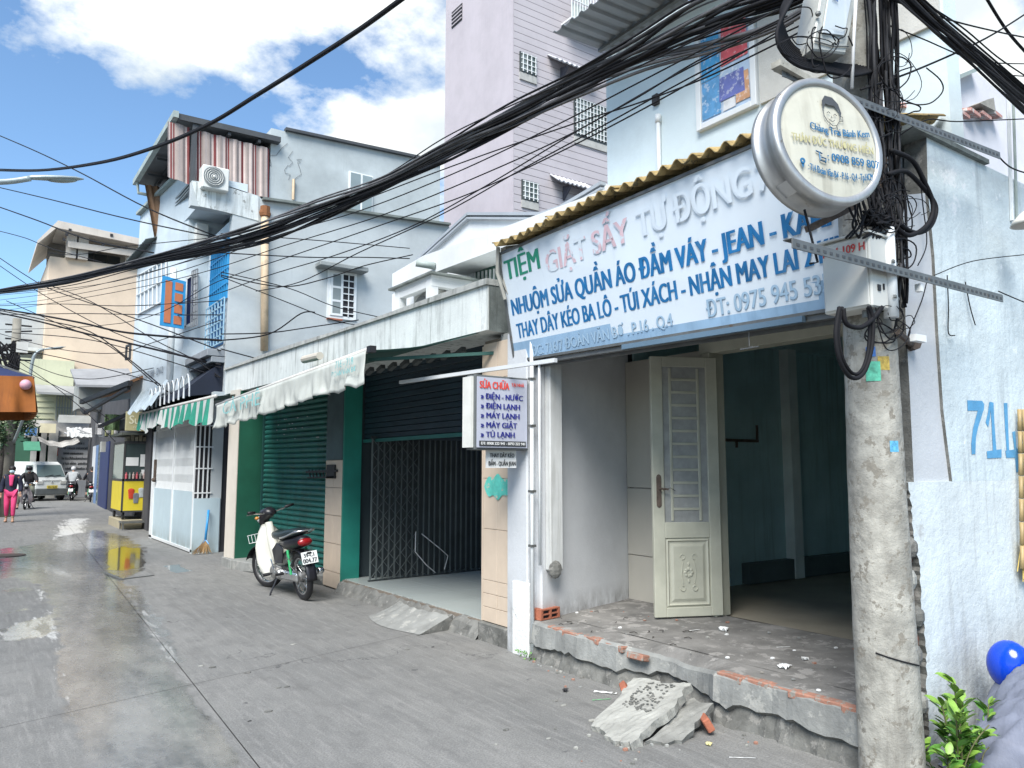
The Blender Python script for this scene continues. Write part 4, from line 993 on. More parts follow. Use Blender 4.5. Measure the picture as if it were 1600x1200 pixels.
# overhanging slab (canopy) with little sheet roofs above it
s0, s1 = onX(311, 320, 3.53), onX(250, 386, 3.53); s2, s3 = onX(311, 299, 3.53), onX(250, 366, 3.53)
zb_, zt_ = s0.z, s2.z + .02
w = MB(); w.hexa([(3.53, YC, zb_), (4.25, YC, zb_), (4.25, s1.y, zb_), (3.53, s1.y, zb_), (3.53, YC, zt_), (4.25, YC, zt_), (4.25, s1.y, zt_), (3.53, s1.y, zt_)]); part(w, 'canopy_slab', frontC, HC)
w = MB()
r0, r1 = onX(300, 283, 3.50), onX(242, 352, 3.50)
for dz, ww in ((0, .05), (-.10, .03), (-.17, .03)): w.bar(r0 + V((0, 0, dz)), r1 + V((0, 0, dz)), .06, ww)
part(w, 'slab_moulding', M('slab_moulding', (.20, .23, .24), .8), HC)
corrug = MB()
def cfn(u, v):
    p = r0.lerp(r1, v); return p + V((.5 * u, 0, .12 * u + .03 + .02 * math.sin(v * 190)))
corrug.sheet(cfn, 2, 240); part(corrug, 'canopy_sheet', M('dark_corrugated', (.10, .12, .12), .8), HC, solid=.004)
c2 = MB(); t0, t1 = onB(245, 377, .25), onB(212, 412, .25)
def cfn2(u, v):
    p = t0.lerp(t1, v); return p + V((.4 * u, 0, .16 * u + .02 * math.sin(v * 90)))
c2.sheet(cfn2, 2, 120); part(c2, 'window_hood', M('dark_corrugated', (.10, .12, .12), .8), HC, solid=.004)
# second bay windows: tall barred window left, blue shutter leaf, caged window
def grid_panel(name, P, nu, nv, t, mat, parent):
    m_ = MB()
    for i in range(nu + 1): m_.bar(P(i / nu, 0), P(i / nu, 1), t)
    for j in range(nv + 1): m_.bar(P(0, j / nv), P(1, j / nv), t)
    return m_.build(name, mat, parent)
q00, q10, q11, q01 = onB(216, 492, .04), onB(262, 468, .04), onB(262, 405, .04), onB(217, 432, .04)
PPf = lambda u, v: q00.lerp(q10, u).lerp(q01.lerp(q11, u), v)
w = MB(); w.quad(*[q - Bn * .03 for q in (q00, q10, q11, q01)]); wl = part(w, 'window', M('pale_window', (.42, .48, .52), .3, .1), HC); ORG[wl.name] = ORG[HC.name]
grid_panel('window_bars', PPf, 7, 2, .028, whitem, wl)
lf = [onY(250, 508, 16.9), onY(287, 514, 16.9), onY(291, 440, 16.9), onY(254, 430, 16.9)]
LP = lambda u, v, d=0: lf[0].lerp(lf[1], u).lerp(lf[3].lerp(lf[2], u), v) + V((0, -d, 0))
w = MB(); w.prism([LP(0, 0), LP(1, 0), LP(1, 1), LP(0, 1)], (0, .04, 0)); shl = part(w, 'shutter_leaf', cyanb, HC); shl['label'] = 'bright blue window shutter with orange panels standing open'; ORG[shl.name] = ORG[HC.name]
for (u0, u1, v0, v1) in ((.14, .42, .07, .92), (.55, .88, .07, .24), (.55, .88, .30, .48), (.55, .88, .54, .71), (.55, .88, .77, .93)):
    w = MB(); w.prism([LP(u0, v0, .012), LP(u1, v0, .012), LP(u1, v1, .012), LP(u0, v1, .012)], (0, .01, 0)); part(w, 'shutter_panel', orangep, shl)
w = MB(); jx = [onY(288, 512, 17.19), onY(304, 503, 17.19), onY(306, 425, 17.19), onY(290, 436, 17.19)]; w.prism(jx, (0, .02, 0)); wj = part(w, 'window', deepb, HC); ORG[wj.name] = ORG[HC.name]
w = MB()
for a_, b_ in ((0, 1), (1, 2), (2, 3), (3, 0)): w.bar(jx[a_] + V((0, -.03, 0)), jx[b_] + V((0, -.03, 0)), .05)
part(w, 'frame', whitem, wj)
cg = [onY(298, 512, 17.0), onY(308, 508, 17.0), onY(309, 420, 17.0), onY(300, 424, 17.0)]
grid_panel('window_cage', lambda u, v: cg[0].lerp(cg[1], u).lerp(cg[3].lerp(cg[2], u), v), 3, 8, .022, M('cage_grey', (.25, .26, .27), .6), wj)
w = MB(); pa_, pb_ = onB(268, 640, .06), onB(276, 420, .06); w.tube([pa_, pb_], .07, 8); part(w, 'down_pipe', M('white_pipe', (.52, .56, .58), .7, .1, 3, .3), HC, smooth=True)
# blue grilles of the first bay
g_ = [onX(314, 547, 3.96), onX(344, 540, 3.96), onX(346, 388, 3.96), onX(322, 400, 3.96)]
gy0, gy1 = 15.34, 16.75; gz0, gzm, gz1 = onX(330, 545, 3.96).z, onX(330, 482, 3.96).z, onX(333, 394, 3.96).z
w = MB(); w.box(3.98, 3.995, gy0, gy1, gz0, gz1); bw = part(w, 'balcony_opening', M('blue_shade', (.02, .10, .24), .7, .2, 3), HC); ORG[bw.name] = ORG[HC.name]
for i in range(9):
    y = gy0 + .05 + i * (gy1 - gy0 - .1) / 8
    w = MB(); w.bar((3.95, y, gzm), (3.95, y, gz1), .035); part(w, 'bar', cyanb, bw)
for i in range(5):
    z = gzm + i * (gz1 - gzm) / 4
    w = MB(); w.bar((3.94, gy0, z), (3.94, gy1, z), .022); part(w, 'cross_bar', cyanb, bw)
grid_panel('railing', lambda u, v: V((3.90, gy0 + (gy1 - gy0) * u, gz0 + (gzm - gz0) * v)), 6, 6, .022, M('railing_blue', (.30, .48, .60), .5), bw)
w = MB(); l0, l1 = onX(348, 551, 3.7), onX(266, 575, 3.7); w.box(3.62, 4.0, 15.34, 17.6, gz0 - .30, gz0 - .16); w.box(3.70, 4.0, 15.34, 17.55, gz0 - .42, gz0 - .31); part(w, 'balcony_ledge', M('ledge_grey', (.22, .24, .26), .8, .15, 3), HC, bevel=.01)
# white signboard high on second bay
w = MB(); w.quad(onB(206, 640, .03), onB(262, 612, .03), onB(266, 560, .03), onB(210, 590, .03)); part(w, 'painted_board', frontC, HC)
p0, p1 = onB(207, 600, .05), onB(258, 583, .05); write('lettering', 'DOANCAM.CN TOBR - DV12', p0, p1 - p0, (0, 0, 1), .16, (p1 - p0).length, M('grey_letters', (.15, .17, .2), .6), HC, .006, .006)
p0, p1 = onB(200, 562, .05), onB(206, 560, .05); w = MB(); w.bar(p0, p0 + V((0, 0, .34)), .05); w.bar(p1, p1 + V((0, 0, .34)), .05); w.bar(p0, p1, .05); w.bar(p0 + V((0, 0, .34)), p1 + V((0, 0, .34)), .05); part(w, 'painted_zero', ink, HC)
# side wall window with hood
def win_y(x0, x1, y0, y1, yp, th, parent, panes, mats):
    a = onY(x0, y1, yp); b = onY(x1, y0, yp)
    return a, b
a = onY(510, 494, YC); b = onY(557, 434, YC)
w = MB(); t_ = .06
X0, X1, Z0, Z1 = a.x, b.x, a.z - .03, b.z + .10
w.box(X0, X1, YC - .03, YC, Z0, Z0 + t_); w.box(X0, X1, YC - .03, YC, Z1 - t_, Z1); w.box(X0, X0 + t_, YC - .03, YC, Z0 + t_, Z1 - t_); w.box(X1 - t_, X1, YC - .03, YC, Z0 + t_, Z1 - t_)
sf = part(w, 'window', whitem, HC); ORG[sf.name] = ORG[HC.name]
w = MB(); w.box(X0 + t_, X1 - t_, YC - .006, YC - .001, Z0 + t_, Z1 - t_); part(w, 'opening', gapshade, sf)
w = MB(); xm = X0 + (X1 - X0) * .52
w.box(X0 + t_, X0 + .11, YC - .05, YC - .03, Z0 + t_, Z1 - t_); w.box(xm - .05, xm, YC - .05, YC - .03, Z0 + t_, Z1 - t_)
for k in range(4): z = Z0 + t_ + (Z1 - Z0 - 2 * t_ - .045) * k / 3; w.box(X0 + .11, xm - .05, YC - .05, YC - .03, z, z + .045)
part(w, 'casement', whitem, sf)
for k in range(3):
    h_ = (Z1 - Z0 - 2 * t_ - .045) / 3; w = MB(); w.box(X0 + .11, xm - .05, YC - .042, YC - .036, Z0 + t_ + h_ * k + .045, Z0 + t_ + h_ * (k + 1)); part(w, 'pane', M('grey_pane', (.20, .23, .23), .4, .15), sf)
for k in range(7): z = Z0 + .12 + k * (Z1 - Z0 - .2) / 6; w = MB(); w.box(xm, X1 - t_, YC - .04, YC - .02, z, z + .022); part(w, 'bar', whitem, sf)
w = MB(); w.box(X1 - .20, X1 - .18, YC - .05, YC - .04, Z0 + t_, Z1 - t_); part(w, 'upright_bar', whitem, sf)
w = MB(); w.box(X0, xm, YC - .05, YC, Z0 - .035, Z0 - .003); part(w, 'brick_sill', brickm, sf)
h0, h1 = onY(499, 411, YC - .25), onY(574, 427, YC - .25); w = MB(); w.box(h0.x, h1.x, YC - .32, YC, h0.z - .05, h0.z + .05); part(w, 'window_hood', M('hood_concrete', (.22, .24, .24), .9, .2, 4, .4), HC, bevel=.015)
w = MB(); r0_, r1_ = onY(413, 548, YC - .09), onY(414, 338, YC - .09); w.tube([r0_, r1_], .075, 10); part(w, 'rust_stained_pipe', rustpipe, HC, smooth=True)
w = MB(); w.ball(r1_ + V((0, 0, .06)), (.12, .1, .12), 8, 6); w.tube([r1_, r1_ + V((0, 0, .2))], .1, 8); part(w, 'pipe_head', M('rust_head', (.20, .08, .03), .9), HC)
r0_, r1_ = onY(458, 312, 15.57), onY(459, 280, 15.57); w = MB(); w.tube([r0_, r1_], .03, 6); part(w, 'pipe', rustpipe, HC)
# terrace: roof, post, striped curtain, brown tarp, AC
YT = 15.55
rp = [V((2.95, YT - .1, onY(251, 172, YT - .1).z)), V((4.95, YT - .1, onY(422, 219, YT - .1).z))]
zR = rp[0].z
w = MB(); w.hexa([(2.92, YT - .12, zR - .10), (4.93, YT - .12, zR - .06), (4.93, 19.9, zR + .02), (2.92, 19.9, zR - .02), (2.92, YT - .12, zR + .02), (4.93, YT - .12, zR + .05), (4.93, 19.9, zR + .12), (2.92, 19.9, zR + .10)]); part(w, 'terrace_roof', roofC, HC)
w = MB(); w.bar((2.87, YT - .15, zR - .02), (2.87, 19.95, zR + .02), .10, .13); w.tube([(2.88, 19.7, zR), (2.92, 19.7, zR - .3), (3.4, 19.6, zR - .35)], .04, 6); part(w, 'roof_gutter', gutter, HC)
w = MB()
for x in (3.3, 3.9, 4.5): w.bar((x, YT - .08, zR - .13), (x, 19.8, zR - .05), .06)
for y in (16.6, 17.7, 18.8): w.bar((2.95, y, zR - .12), (4.9, y, zR - .08), .05)
part(w, 'roof_beams', M('beam_dark', (.04, .045, .05), .7), HC)
cz = lambda x: onY(x, 0, YT)
def curtain(name, x0, x1, yt0, yt1, yb0, yb1, lab):
    th = MB()
    n = int((x1 - x0) * 1.6)
    A, B_ = onY(x0, yb0, YT), onY(x1, yb1, YT); C_, D_ = onY(x0, yt0, YT), onY(x1, yt1, YT)
    cols = []
    i = 0; 
    random.seed(5)
    pat = [0, 2, 0, 2, 1, 0, 1, 1, 0, 2, 2, 0, 1, 0]
    wds = [3, 2, 1.2, 1.6, 4, 2, 3.5, 2, 2.5, 2, 1, 2, 4, 1.5]
    x = 0; tot = (B_ - A).length; k = 0
    while x < tot:
        wd_ = wds[k % 14] * .0145 * 1.15; x2 = min(tot, x + wd_)
        for s_ in range(2):
            a_ = x + (x2 - x) * s_ / 2; b__ = x + (x2 - x) * (s_ + 1) / 2
            def pt(d, v): p = A.lerp(B_, d / tot).lerp(C_.lerp(D_, d / tot), v); return p + V((0, .022 * math.sin(d * 22) + .01 * math.sin(d * 61), 0))
            for v_ in range(3): th.quad(pt(a_, v_ / 3), pt(b__, v_ / 3), pt(b__, (v_ + 1) / 3), pt(a_, (v_ + 1) / 3), pat[k % 14])
        x = x2; k += 1
    return th.build(name, [M('curtain_cream', (.48, .40, .37), .85, .1, 5), M('curtain_taupe', (.30, .25, .23), .85, .1, 5), M('curtain_red', (.16, .035, .035), .85, .1, 5)], HC)
curtain('striped_curtain', 262, 296, 189, 199, 276, 288, '')
curtain('striped_curtain', 304, 421, 202, 232, 285, 310, '')
pp_ = onY(300, 280, YT - .03); w = MB(); w.bar((pp_.x, YT - .04, pp_.z - .4), (pp_.x, YT - .04, zR - .1), .09); part(w, 'terrace_post', M('post_dark', (.05, .055, .06), .6), HC)
w = MB()
def brf(u, v):
    z = 7.0 + (zR + .25 - 7.0 - .35) * v
    return (3.02 + 1.8 * u + .28 * (1 - v) * (1 - u), 19.55 + .10 * math.sin(u * 34) * (1.2 - v) + .04 * math.sin(u * 71), z - .06 * u)
w.sheet(brf, 60, 6); part(w, 'brown_tarp', brown_tarp, HC, smooth=True)
w = MB(); w.quad((4.6, 15.6, 6.8), (4.6, 20, 6.8), (4.6, 20, zR), (4.6, 15.6, zR)); part(w, 'terrace_back', roofC, HC)
a_ = onY(313, 283, 15.28); b_ = onY(356, 262, 15.28)
ACT = thing('air_conditioner', 'white outdoor air conditioner unit on the wall top in front of striped curtain', 'air conditioner', (a_.x, 15.1, a_.z))
w = MB(); w.box(a_.x, b_.x, 15.12, 15.42, a_.z - .16, a_.z + .30); part(w, 'casing', acm, ACT, bevel=.02)
cx_ = a_.x + (b_.x - a_.x) * .42
w = MB(); w.lathe((cx_, 15.115, a_.z + .08), (0, -1, 0), [(0, 0.001), (.0, .19), (.015, .20), (.015, .0)], 20); part(w, 'fan_grille', acgrille, ACT)
w = MB(); 
for r_ in (.05, .09, .13, .17): w.tube([(cx_ + r_ * math.cos(t * .5236), 15.095, a_.z + .08 + r_ * math.sin(t * .5236)) for t in range(13)], .006, 4)
w.ball((cx_, 15.09, a_.z + .08), .03, 8, 5); part(w, 'fan_guard', acm, ACT)
# small AC under canopy
w = MB(); a_ = onX(322, 372, 3.95); w.box(3.68, 3.95, a_.y - .25, a_.y + .35, a_.z - .3, a_.z + .25); ac2 = part(w, 'air_conditioner', acm, None, bevel=.02); tag(ac2, 'small white air conditioner unit tucked under the projecting canopy slab', 'air conditioner')
# grey rendered block behind the terrace
BD = thing('rear_block', 'grey rendered building block behind the pale blue house', 'building', (7, 16, 6))
bp_ = [V((p.x, 15.62, p.z)) for p in (onY(424, 200, 15.62), onY(445, 205, 15.62), onY(690, 256, 15.62))]
w = MB(); w.prism([V((bp_[0].x, 15.62, 0)), bp_[0], bp_[1], V((8.86, 15.62, bp_[2].z)), V((8.86, 15.62, 0))], (0, 4.5, 0)); part(w, 'wall', blockD, BD)
w = MB(); w.bar(bp_[1] + V((0, -.02, .03)), V((8.87, 15.6, bp_[2].z + .02)), .14, .06); part(w, 'roof_edge', roofC, BD)
a_ = onY(544, 328, 15.6); b_ = onY(582, 276, 15.6)
w = MB(); w.box(a_.x, b_.x, 15.57, 15.62, a_.z, b_.z); wf = part(w, 'window', whitem, BD); ORG[wf.name] = ORG[BD.name]
for k in range(2):
    for j in range(2):
        w = MB(); dx_ = (b_.x - a_.x) / 2; dz_ = (b_.z - a_.z) / 2; w.box(a_.x + dx_ * k + .03, a_.x + dx_ * (k + 1) - .02, 15.56, 15.575, a_.z + dz_ * j + .03, a_.z + dz_ * (j + 1) - .03); part(w, 'pane', M('block_pane', (.22, .27, .28), .3), wf)
w = MB(); random.seed(31); p = bp_[0] + V((.35, -.012, -.25))
for s_ in range(3):
    pts_ = [p]; 
    for k in range(8): pts_.append(pts_[-1] + V((random.uniform(-.12, .12), 0, random.uniform(-.16, .02))))
    w.tube(pts_, .0035, 4); p = p + V((.12, 0, -.15))
part(w, 'wall_cracks', ink, BD)
# ground floor box with pale gate, side grille and striped awning
HG = HC
w = MB(); w.box(3.52, 4.2, 15.12, 19.2, -.02, 2.75); part(w, 'porch_core', gapshade, HG)
w = MB(); w.box(3.99, 4.02, 15.28, 15.299, -.02, 3.3)
GTE = thing('iron_gate', 'pale blue iron gate with twisted bars under green striped awning', 'gate', (3.4, 17, 0))
yA, yB = 15.12, 19.15
w = MB()
w.box(3.43, 3.49, yA, yA + .07, 0, 2.5); w.box(3.43, 3.49, yB - .28, yB, 0, 2.5); w.box(3.43, 3.49, yA, yB, 2.38, 2.5); w.box(3.43, 3.49, yA, yB, .02, .07); w.box(3.425, 3.49, 16.9, 16.98, .05, 2.4)
part(w, 'gate_frame', whitem, GTE)
w = MB(); w.box(3.45, 3.475, yA + .07, 17.7, .06, 1.12); part(w, 'lower_panel', gatec, GTE)
w = MB(); w.box(3.45, 3.475, 17.71, yB - .28, .06, 1.12); part(w, 'lower_panel', gatec, GTE)
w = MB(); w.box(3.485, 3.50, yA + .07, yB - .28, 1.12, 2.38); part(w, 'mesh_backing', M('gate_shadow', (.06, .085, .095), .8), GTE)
nb = 46
for i in range(nb):
    y = yA + .12 + i * (yB - yA - .48) / (nb - 1); w = MB(); w.tube([(3.455 + .006 * (k % 2), y + .012 * (1 if k % 2 else -1), 1.12 + 1.26 * k / 8) for k in range(9)], .0085, 4, caps=False); part(w, 'twisted_bar', whitem, GTE)
w = MB(); w.bar((3.42, 18.75, 1.25), (3.42, 18.75, 1.75), .05); w.ball((3.40, 18.72, 1.3), .05, 6, 4); part(w, 'handle', rust, GTE)
w = MB(); w.box(3.44, 3.90, 15.06, 15.12, 0, 1.0); part(w, 'side_panel', gatec, GTE)
w = MB(); w.box(3.45, 3.72, 15.10, 15.119, 1.0, 2.45); part(w, 'side_opening', gapshade, GTE)
w = MB()
for x in (3.50, 3.58, 3.66): w.bar((x, 15.07, 1.0), (x, 15.07, 2.45), .022)
for z in (1.1, 1.55, 1.95, 2.35): w.bar((3.44, 15.065, z), (3.74, 15.065, z), .022)
part(w, 'side_grille', whitem, GTE)
w = MB(); w.box(3.72, 3.92, 15.08, 15.29, 0, 3.0); part(w, 'side_wall_strip', sideC, HC)
AS = thing('striped_awning', 'green and white striped awning valance over the pale gate', 'awning', (3.2, 16, 2.6))
S0, S1 = V((3.17, 12.75, 2.70)), V((3.17, 19.4, 2.80))
w = MB(); w.tube([S0, S1], .03, 8); part(w, 'roller', M('awning_bar', (.50, .49, .46), .6), AS, smooth=True)
random.seed(14)
for i in range(30):
    w = MB(); 
    def sf_(u, v, i=i):
        t_ = (i + u) / 30; p = S0.lerp(S1, t_); return p + V((-.03 - .05 * abs(math.sin(t_ * 26)) * v + .03 * math.sin(t_ * 88) * v, 0, -.03 - (.36 + .05 * math.sin(t_ * 17) + .04 * math.sin(t_ * 47)) * v))
    w.sheet(sf_, 3, 5); part(w, 'stripe', stripe_g if i % 2 else stripe_w, AS, smooth=True)
w = MB()
def rf(u, v):
    p = S0.lerp(S1, u); return p + V((.75 * v, 0, .12 * v))
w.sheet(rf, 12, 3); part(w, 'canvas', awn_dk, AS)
w = MB(); w.hexa([(3.2, 15.4, 2.9), (3.95, 15.4, 3.0), (3.95, 19.3, 3.0), (3.2, 19.3, 2.85), (3.25, 15.4, 3.02), (3.95, 15.4, 3.65), (3.95, 19.3, 3.5), (3.25, 19.3, 3.0)]); part(w, 'blue_tarp_cover', M('blue_tarp', (.008, .013, .028), .8, .2, 4), AS)
w = MB()
for k in range(9):
    y = 14.6 + k * .42; c_ = V((3.12, y, 2.82)); w.tube([c_ + V((.0, .18 * math.cos(t * .45) * 1.3, .42 * math.sin(t * .45))) for t in range(8)], .014, 5)
part(w, 'curved_hoops', M('white_iron', (.5, .52, .53), .5), AS)
w = MB(); w.sheet(lambda u, v: onX(0, 0, 3.0) * 0 + V((2.95 + .3 * v, 16.9 + 2.9 * u, 2.80 + .55 * v + .04 * math.sin(u * 20))), 16, 4); part(w, 'folded_plastic', M('cloudy_plastic', (.42, .48, .50), .35, .25, 8, .4, (.2, .22, .23), .5), AS, smooth=True)
# ================================================================ LILAC TOWER
TW = thing('apartment_tower', 'tall lilac apartment tower with horizontal plank siding and small barred windows', 'building', (12, 17, 0))
XT, YTW = None, 15.9
XT = onY(800, 300, YTW).x
w = MB(); w.box(XT, XT + 7, YTW, YTW + 3.55, -.02, 24); part(w, 'wall', purple, TW)
# siding planks on the camera-facing side
pitch = .205; z = 5.0; k = 0
while z < 15.5:
    w = MB(); w.box(XT + .03, XT + 6.9, YTW - .035, YTW - .001, z, z + pitch - .014); part(w, 'plank', plankm, TW); z += pitch
w = MB(); w.box(XT - .0, XT + .03, YTW - .04, YTW - .0005, 0, 24); part(w, 'corner_trim', purple, TW)
def twin(x0, y0, x1, y1, nx, ny, open_=True):
    a = onY(x0, y1, YTW - .05); b = onY(x1, y0, YTW - .05)
    ztop = onY(x0, y0, YTW - .05).z
    w = MB(); w.box(a.x, b.x, YTW - .07, YTW - .02, a.z, ztop); f = part(w, 'window', M('window_frame_dark', (.05, .06, .06), .5), TW); ORG[f.name] = ORG[TW.name]
    W_ = b.x - a.x; H_ = ztop - a.z
    w = MB(); w.box(a.x + W_ * .08, a.x + W_ * .47, YTW - .08, YTW - .071, a.z + H_ * .08, ztop - H_ * .06); part(w, 'pane', M('tower_pane', (.17, .20, .19), .25, .2), f)
    w = MB(); w.box(a.x + W_ * .53, b.x - W_ * .08, YTW - .08, YTW - .071, a.z + H_ * .08, ztop - H_ * .06); part(w, 'pane', M('tower_pane2', (.09, .12, .11), .25, .2), f)
    w = MB()
    for i in range(nx): x = a.x + W_ * (i + .6) / nx; w.bar((x, YTW - .10, a.z + H_ * .05), (x, YTW - .10, ztop - H_ * .05), .022)
    for j in range(ny): zz2 = a.z + H_ * (j + .7) / ny; w.bar((a.x + .02, YTW - .10, zz2), (b.x - .02, YTW - .10, zz2), .018)
    part(w, 'grille', whitem, f)
    w = MB(); w.box(a.x, b.x, YTW - .075, YTW - .03, a.z - .2, a.z - .003); part(w, 'stained_sill', M('sill_stain', (.38, .38, .36), .9, .15, 6, .4), TW)
twin(812, 80, 838, 112, 4, 4); twin(815, 280, 841, 312, 4, 4); twin(897, 150, 948, 212, 10, 8)
for (x0, y0, x1, y1) in ((868, 92, 930, 122), (872, 282, 926, 305)):
    a = onY(x0, y0, YTW - .4); b = onY(x1, y1, YTW - .4); xb_ = b.x + .1
    w = MB()
    nW = 60
    w.sheet(lambda u, v: V((a.x + (xb_ - a.x) * u, YTW - .42 + .38 * v, a.z + .28 * v + .022 * math.sin(u * 55))), nW, 2); part(w, 'window_hood', M('hood_sheet', (.42, .42, .44), .7, .1), TW, solid=.03)
    for x in (a.x + .45, xb_ - .2): w = MB(); w.add([(x, YTW - .36, a.z - .03), (x, YTW - .04, a.z + .05), (x, YTW - .04, a.z - .35), (x + .06, YTW - .36, a.z - .03), (x + .06, YTW - .04, a.z + .05), (x + .06, YTW - .04, a.z - .35)], [(0, 1, 2), (3, 5, 4), (0, 3, 4, 1), (1, 4, 5, 2), (2, 5, 3, 0)]); part(w, 'bracket', M('dark_bracket', (.07, .07, .09), .8), TW)
vp_ = [onX(706, 40, XT - .01), onX(722, 26, XT - .01)]
w = MB(); a, b = vp_; w.box(XT - .02, XT + .01, b.y, a.y, a.z - .1, a.z + .42); vt = part(w, 'vent', gapshade, TW); ORG[vt.name] = ORG[TW.name]
for k in range(4): w = MB(); w.box(XT - .04, XT - .021, b.y, a.y, a.z - .06 + k * .12, a.z - .03 + k * .12); part(w, 'vent_slat', purple, vt)
# balcony bit of the tower behind the tin
a = onY(890, 30, YTW - .4); b = onY(925, 2, YTW - .4)
w = MB(); w.box(a.x, a.x + 2.5, YTW - .5, YTW - .02, a.z - .0, a.z + .05)
for k in range(12): w.bar((a.x + k * .1, YTW - .5, a.z), (a.x + k * .1, YTW - .5, a.z + 1.0), .025)
w.bar((a.x, YTW - .5, a.z + .55), (a.x + 1.4, YTW - .5, a.z + .55), .03); part(w, 'balcony_railing', whitem, TW)
w = MB(); w.quad((a.x + .05, YTW - .45, a.z), (a.x + 1.3, YTW - .45, a.z), (a.x + 1.3, YTW - .45, a.z + .5), (a.x + .05, YTW - .45, a.z + .5)); w.box(a.x + .4, a.x + .65, YTW - .44, YTW - .4, a.z + .6, a.z + 1.1); part(w, 'balcony_cloth', M('balcony_cloth', (.50, .55, .52), .8, .2, 8), TW)
# ================================================================ BEIGE BUILDING and the end of the street
YG = 50.0
BG = thing('beige_building', 'tall beige building with open roof terrace closing the end of the street', 'building', (6, 50, 0))
a = onY(78, 400, YG); b = onY(215, 408, YG)
w = MB(); w.box(a.x, b.x + 4, YG, YG + 9, -.02, a.z); part(w, 'wall', beige, BG)
w = MB(); w.box(a.x - 2.6, a.x - .002, YG + 1.0, YG + 10, 0, a.z - 3.2); part(w, 'side_wing', M('wing_grey', (.40, .42, .42), .85, .1, .5, .3), BG)
for k in range(4):
    z = a.z - 5.5 - k * 3.0; w = MB(); w.box(a.x - 1.3, a.x - .05, YG - .1, YG + 1.0, z, z + .18); w.box(a.x - 1.3, a.x - 1.2, YG - .1, YG + 1, z, z + 1.0); part(w, 'balcony', M('balcony_pale', (.55, .55, .52), .8, .1), BG)
zr_ = onY(95, 352, YG).z; x0_ = onY(62, 400, YG).x
# roof terrace: sloped slab, columns, railing
w = MB(); w.hexa([(x0_ - .5, YG - 1.2, zr_ - 1.75), (b.x + 1.2, YG - 1.2, zr_ - .6), (b.x + 1.2, YG + 7, zr_ - .6), (x0_ - .5, YG + 7, zr_ - 1.75), (a.x + .6, YG - 1.2, zr_ + .05), (b.x + 1.2, YG - 1.2, zr_ - .25), (b.x + 1.2, YG + 7, zr_ - .25), (a.x + .6, YG + 7, zr_ + .05)]) if False else w.hexa([(a.x + .2, YG - 1.0, zr_ - .45), (b.x + .8, YG - 1.0, zr_ - .75), (b.x + .8, YG + 7, zr_ - .75), (a.x + .2, YG + 7, zr_ - .45), (a.x + .2, YG - 1.0, zr_ - .02), (b.x + .8, YG - 1.0, zr_ - .38), (b.x + .8, YG + 7, zr_ - .38), (a.x + .2, YG + 7, zr_ - .02)])
part(w, 'roof_slab', beige2, BG)
w = MB(); w.hexa([(a.x + .2, YG - 1.0, zr_ - .40), (a.x + .2, YG + 7, zr_ - .4), (x0_ - .2, YG + 7, a.z + .35), (x0_ - .2, YG - 1, a.z + .35), (a.x + .2, YG - 1.0, zr_ - .05), (a.x + .2, YG + 7, zr_ - .05), (x0_ - .2, YG + 7, a.z + .55), (x0_ - .2, YG - 1, a.z + .55)]); part(w, 'sloping_wing', beige2, BG)
for px_ in (111, 127, 205):
    p = onY(px_, 380, YG); w = MB(); w.box(p.x - .25, p.x + .35, YG - .3, YG + .3, a.z, zr_ - .5); part(w, 'column', beige2, BG)
w = MB(); w.box(a.x, b.x + .6, YG + 2.5, YG + 2.7, a.z, zr_ - .5); part(w, 'terrace_back', M('terrace_shadow', (.30, .29, .27), .9), BG)
for k in range(3):
    p = onY(133 + k * 22, 398, YG); w = MB(); w.box(p.x, p.x + .7, YG + 2.4, YG + 2.49, a.z + .1, a.z + 1.1); part(w, 'window', glass_dk, BG)
w = MB(); w.box(a.x + .8, b.x + .6, YG - .6, YG - .5, zr_ - 1.35, zr_ - 1.0); part(w, 'hanging_beam', beige2, BG)
for px_, py2 in ((107, 361), (102, 368), (98, 376), (172, 369), (159, 384)):
    p = onY(px_, py2, YG - 1.02); w = MB(); w.box(p.x, p.x + .14, YG - 1.05, YG - 1.0, p.z, p.z + .15); part(w, 'floodlight', black, BG)
# yellow house at the far end, left of beige tower base
YH = thing('yellow_house', 'pale yellow house with balcony and grey canopy at the end of the street', 'house', (2, 49, 0))
a = onY(0, 640, 49.2); b = onY(112, 640, 49.2)
w = MB(); w.box(.6, b.x, 49.2, 49.9, 0, onY(50, 560, 49.2).z); part(w, 'wall', M('pale_yellow', (.55, .55, .38), .85, .08, .6, .2), YH)
a = onY(55, 618, 48); b = onY(125, 610, 48); w = MB(); w.hexa([(a.x, 46.8, a.z), (b.x, 46.8, a.z), (b.x, 49.1, a.z + .5), (a.x, 49.1, a.z + .5), (a.x, 46.8, a.z + .12), (b.x, 46.8, a.z + .12), (b.x, 49.1, a.z + .7), (a.x, 49.1, a.z + .7)]); part(w, 'canopy', M('canopy_grey', (.28, .28, .27), .85, .15, 1), YH)
grid_panel('window', lambda u, v: V((onY(84, 700, 49.15).x + .95 * u, 49.15, onY(84, 655, 49.15).z + 1.3 * v)), 7, 2, .05, M('grey_bars', (.3, .32, .3), .7), YH)
for k in range(9):
    z = onY(50, 690 - k * 9, 49.18).z; w = MB(); w.box(.7, onY(80, 700, 49.18).x, 49.16, 49.19, z, z + .04); part(w, 'wall_line', M('yellow_line', (.38, .38, .26), .9), YH)
a = onY(92, 664, 48.9); w = MB(); w.box(a.x, a.x + .7, 48.7, 49.1, a.z - .15, a.z + .12); w2 = part(w, 'planter', M('red_planter', (.30, .05, .04), .8), None); tag(w2, 'small red planter box on the far yellow house balcony', 'planter')
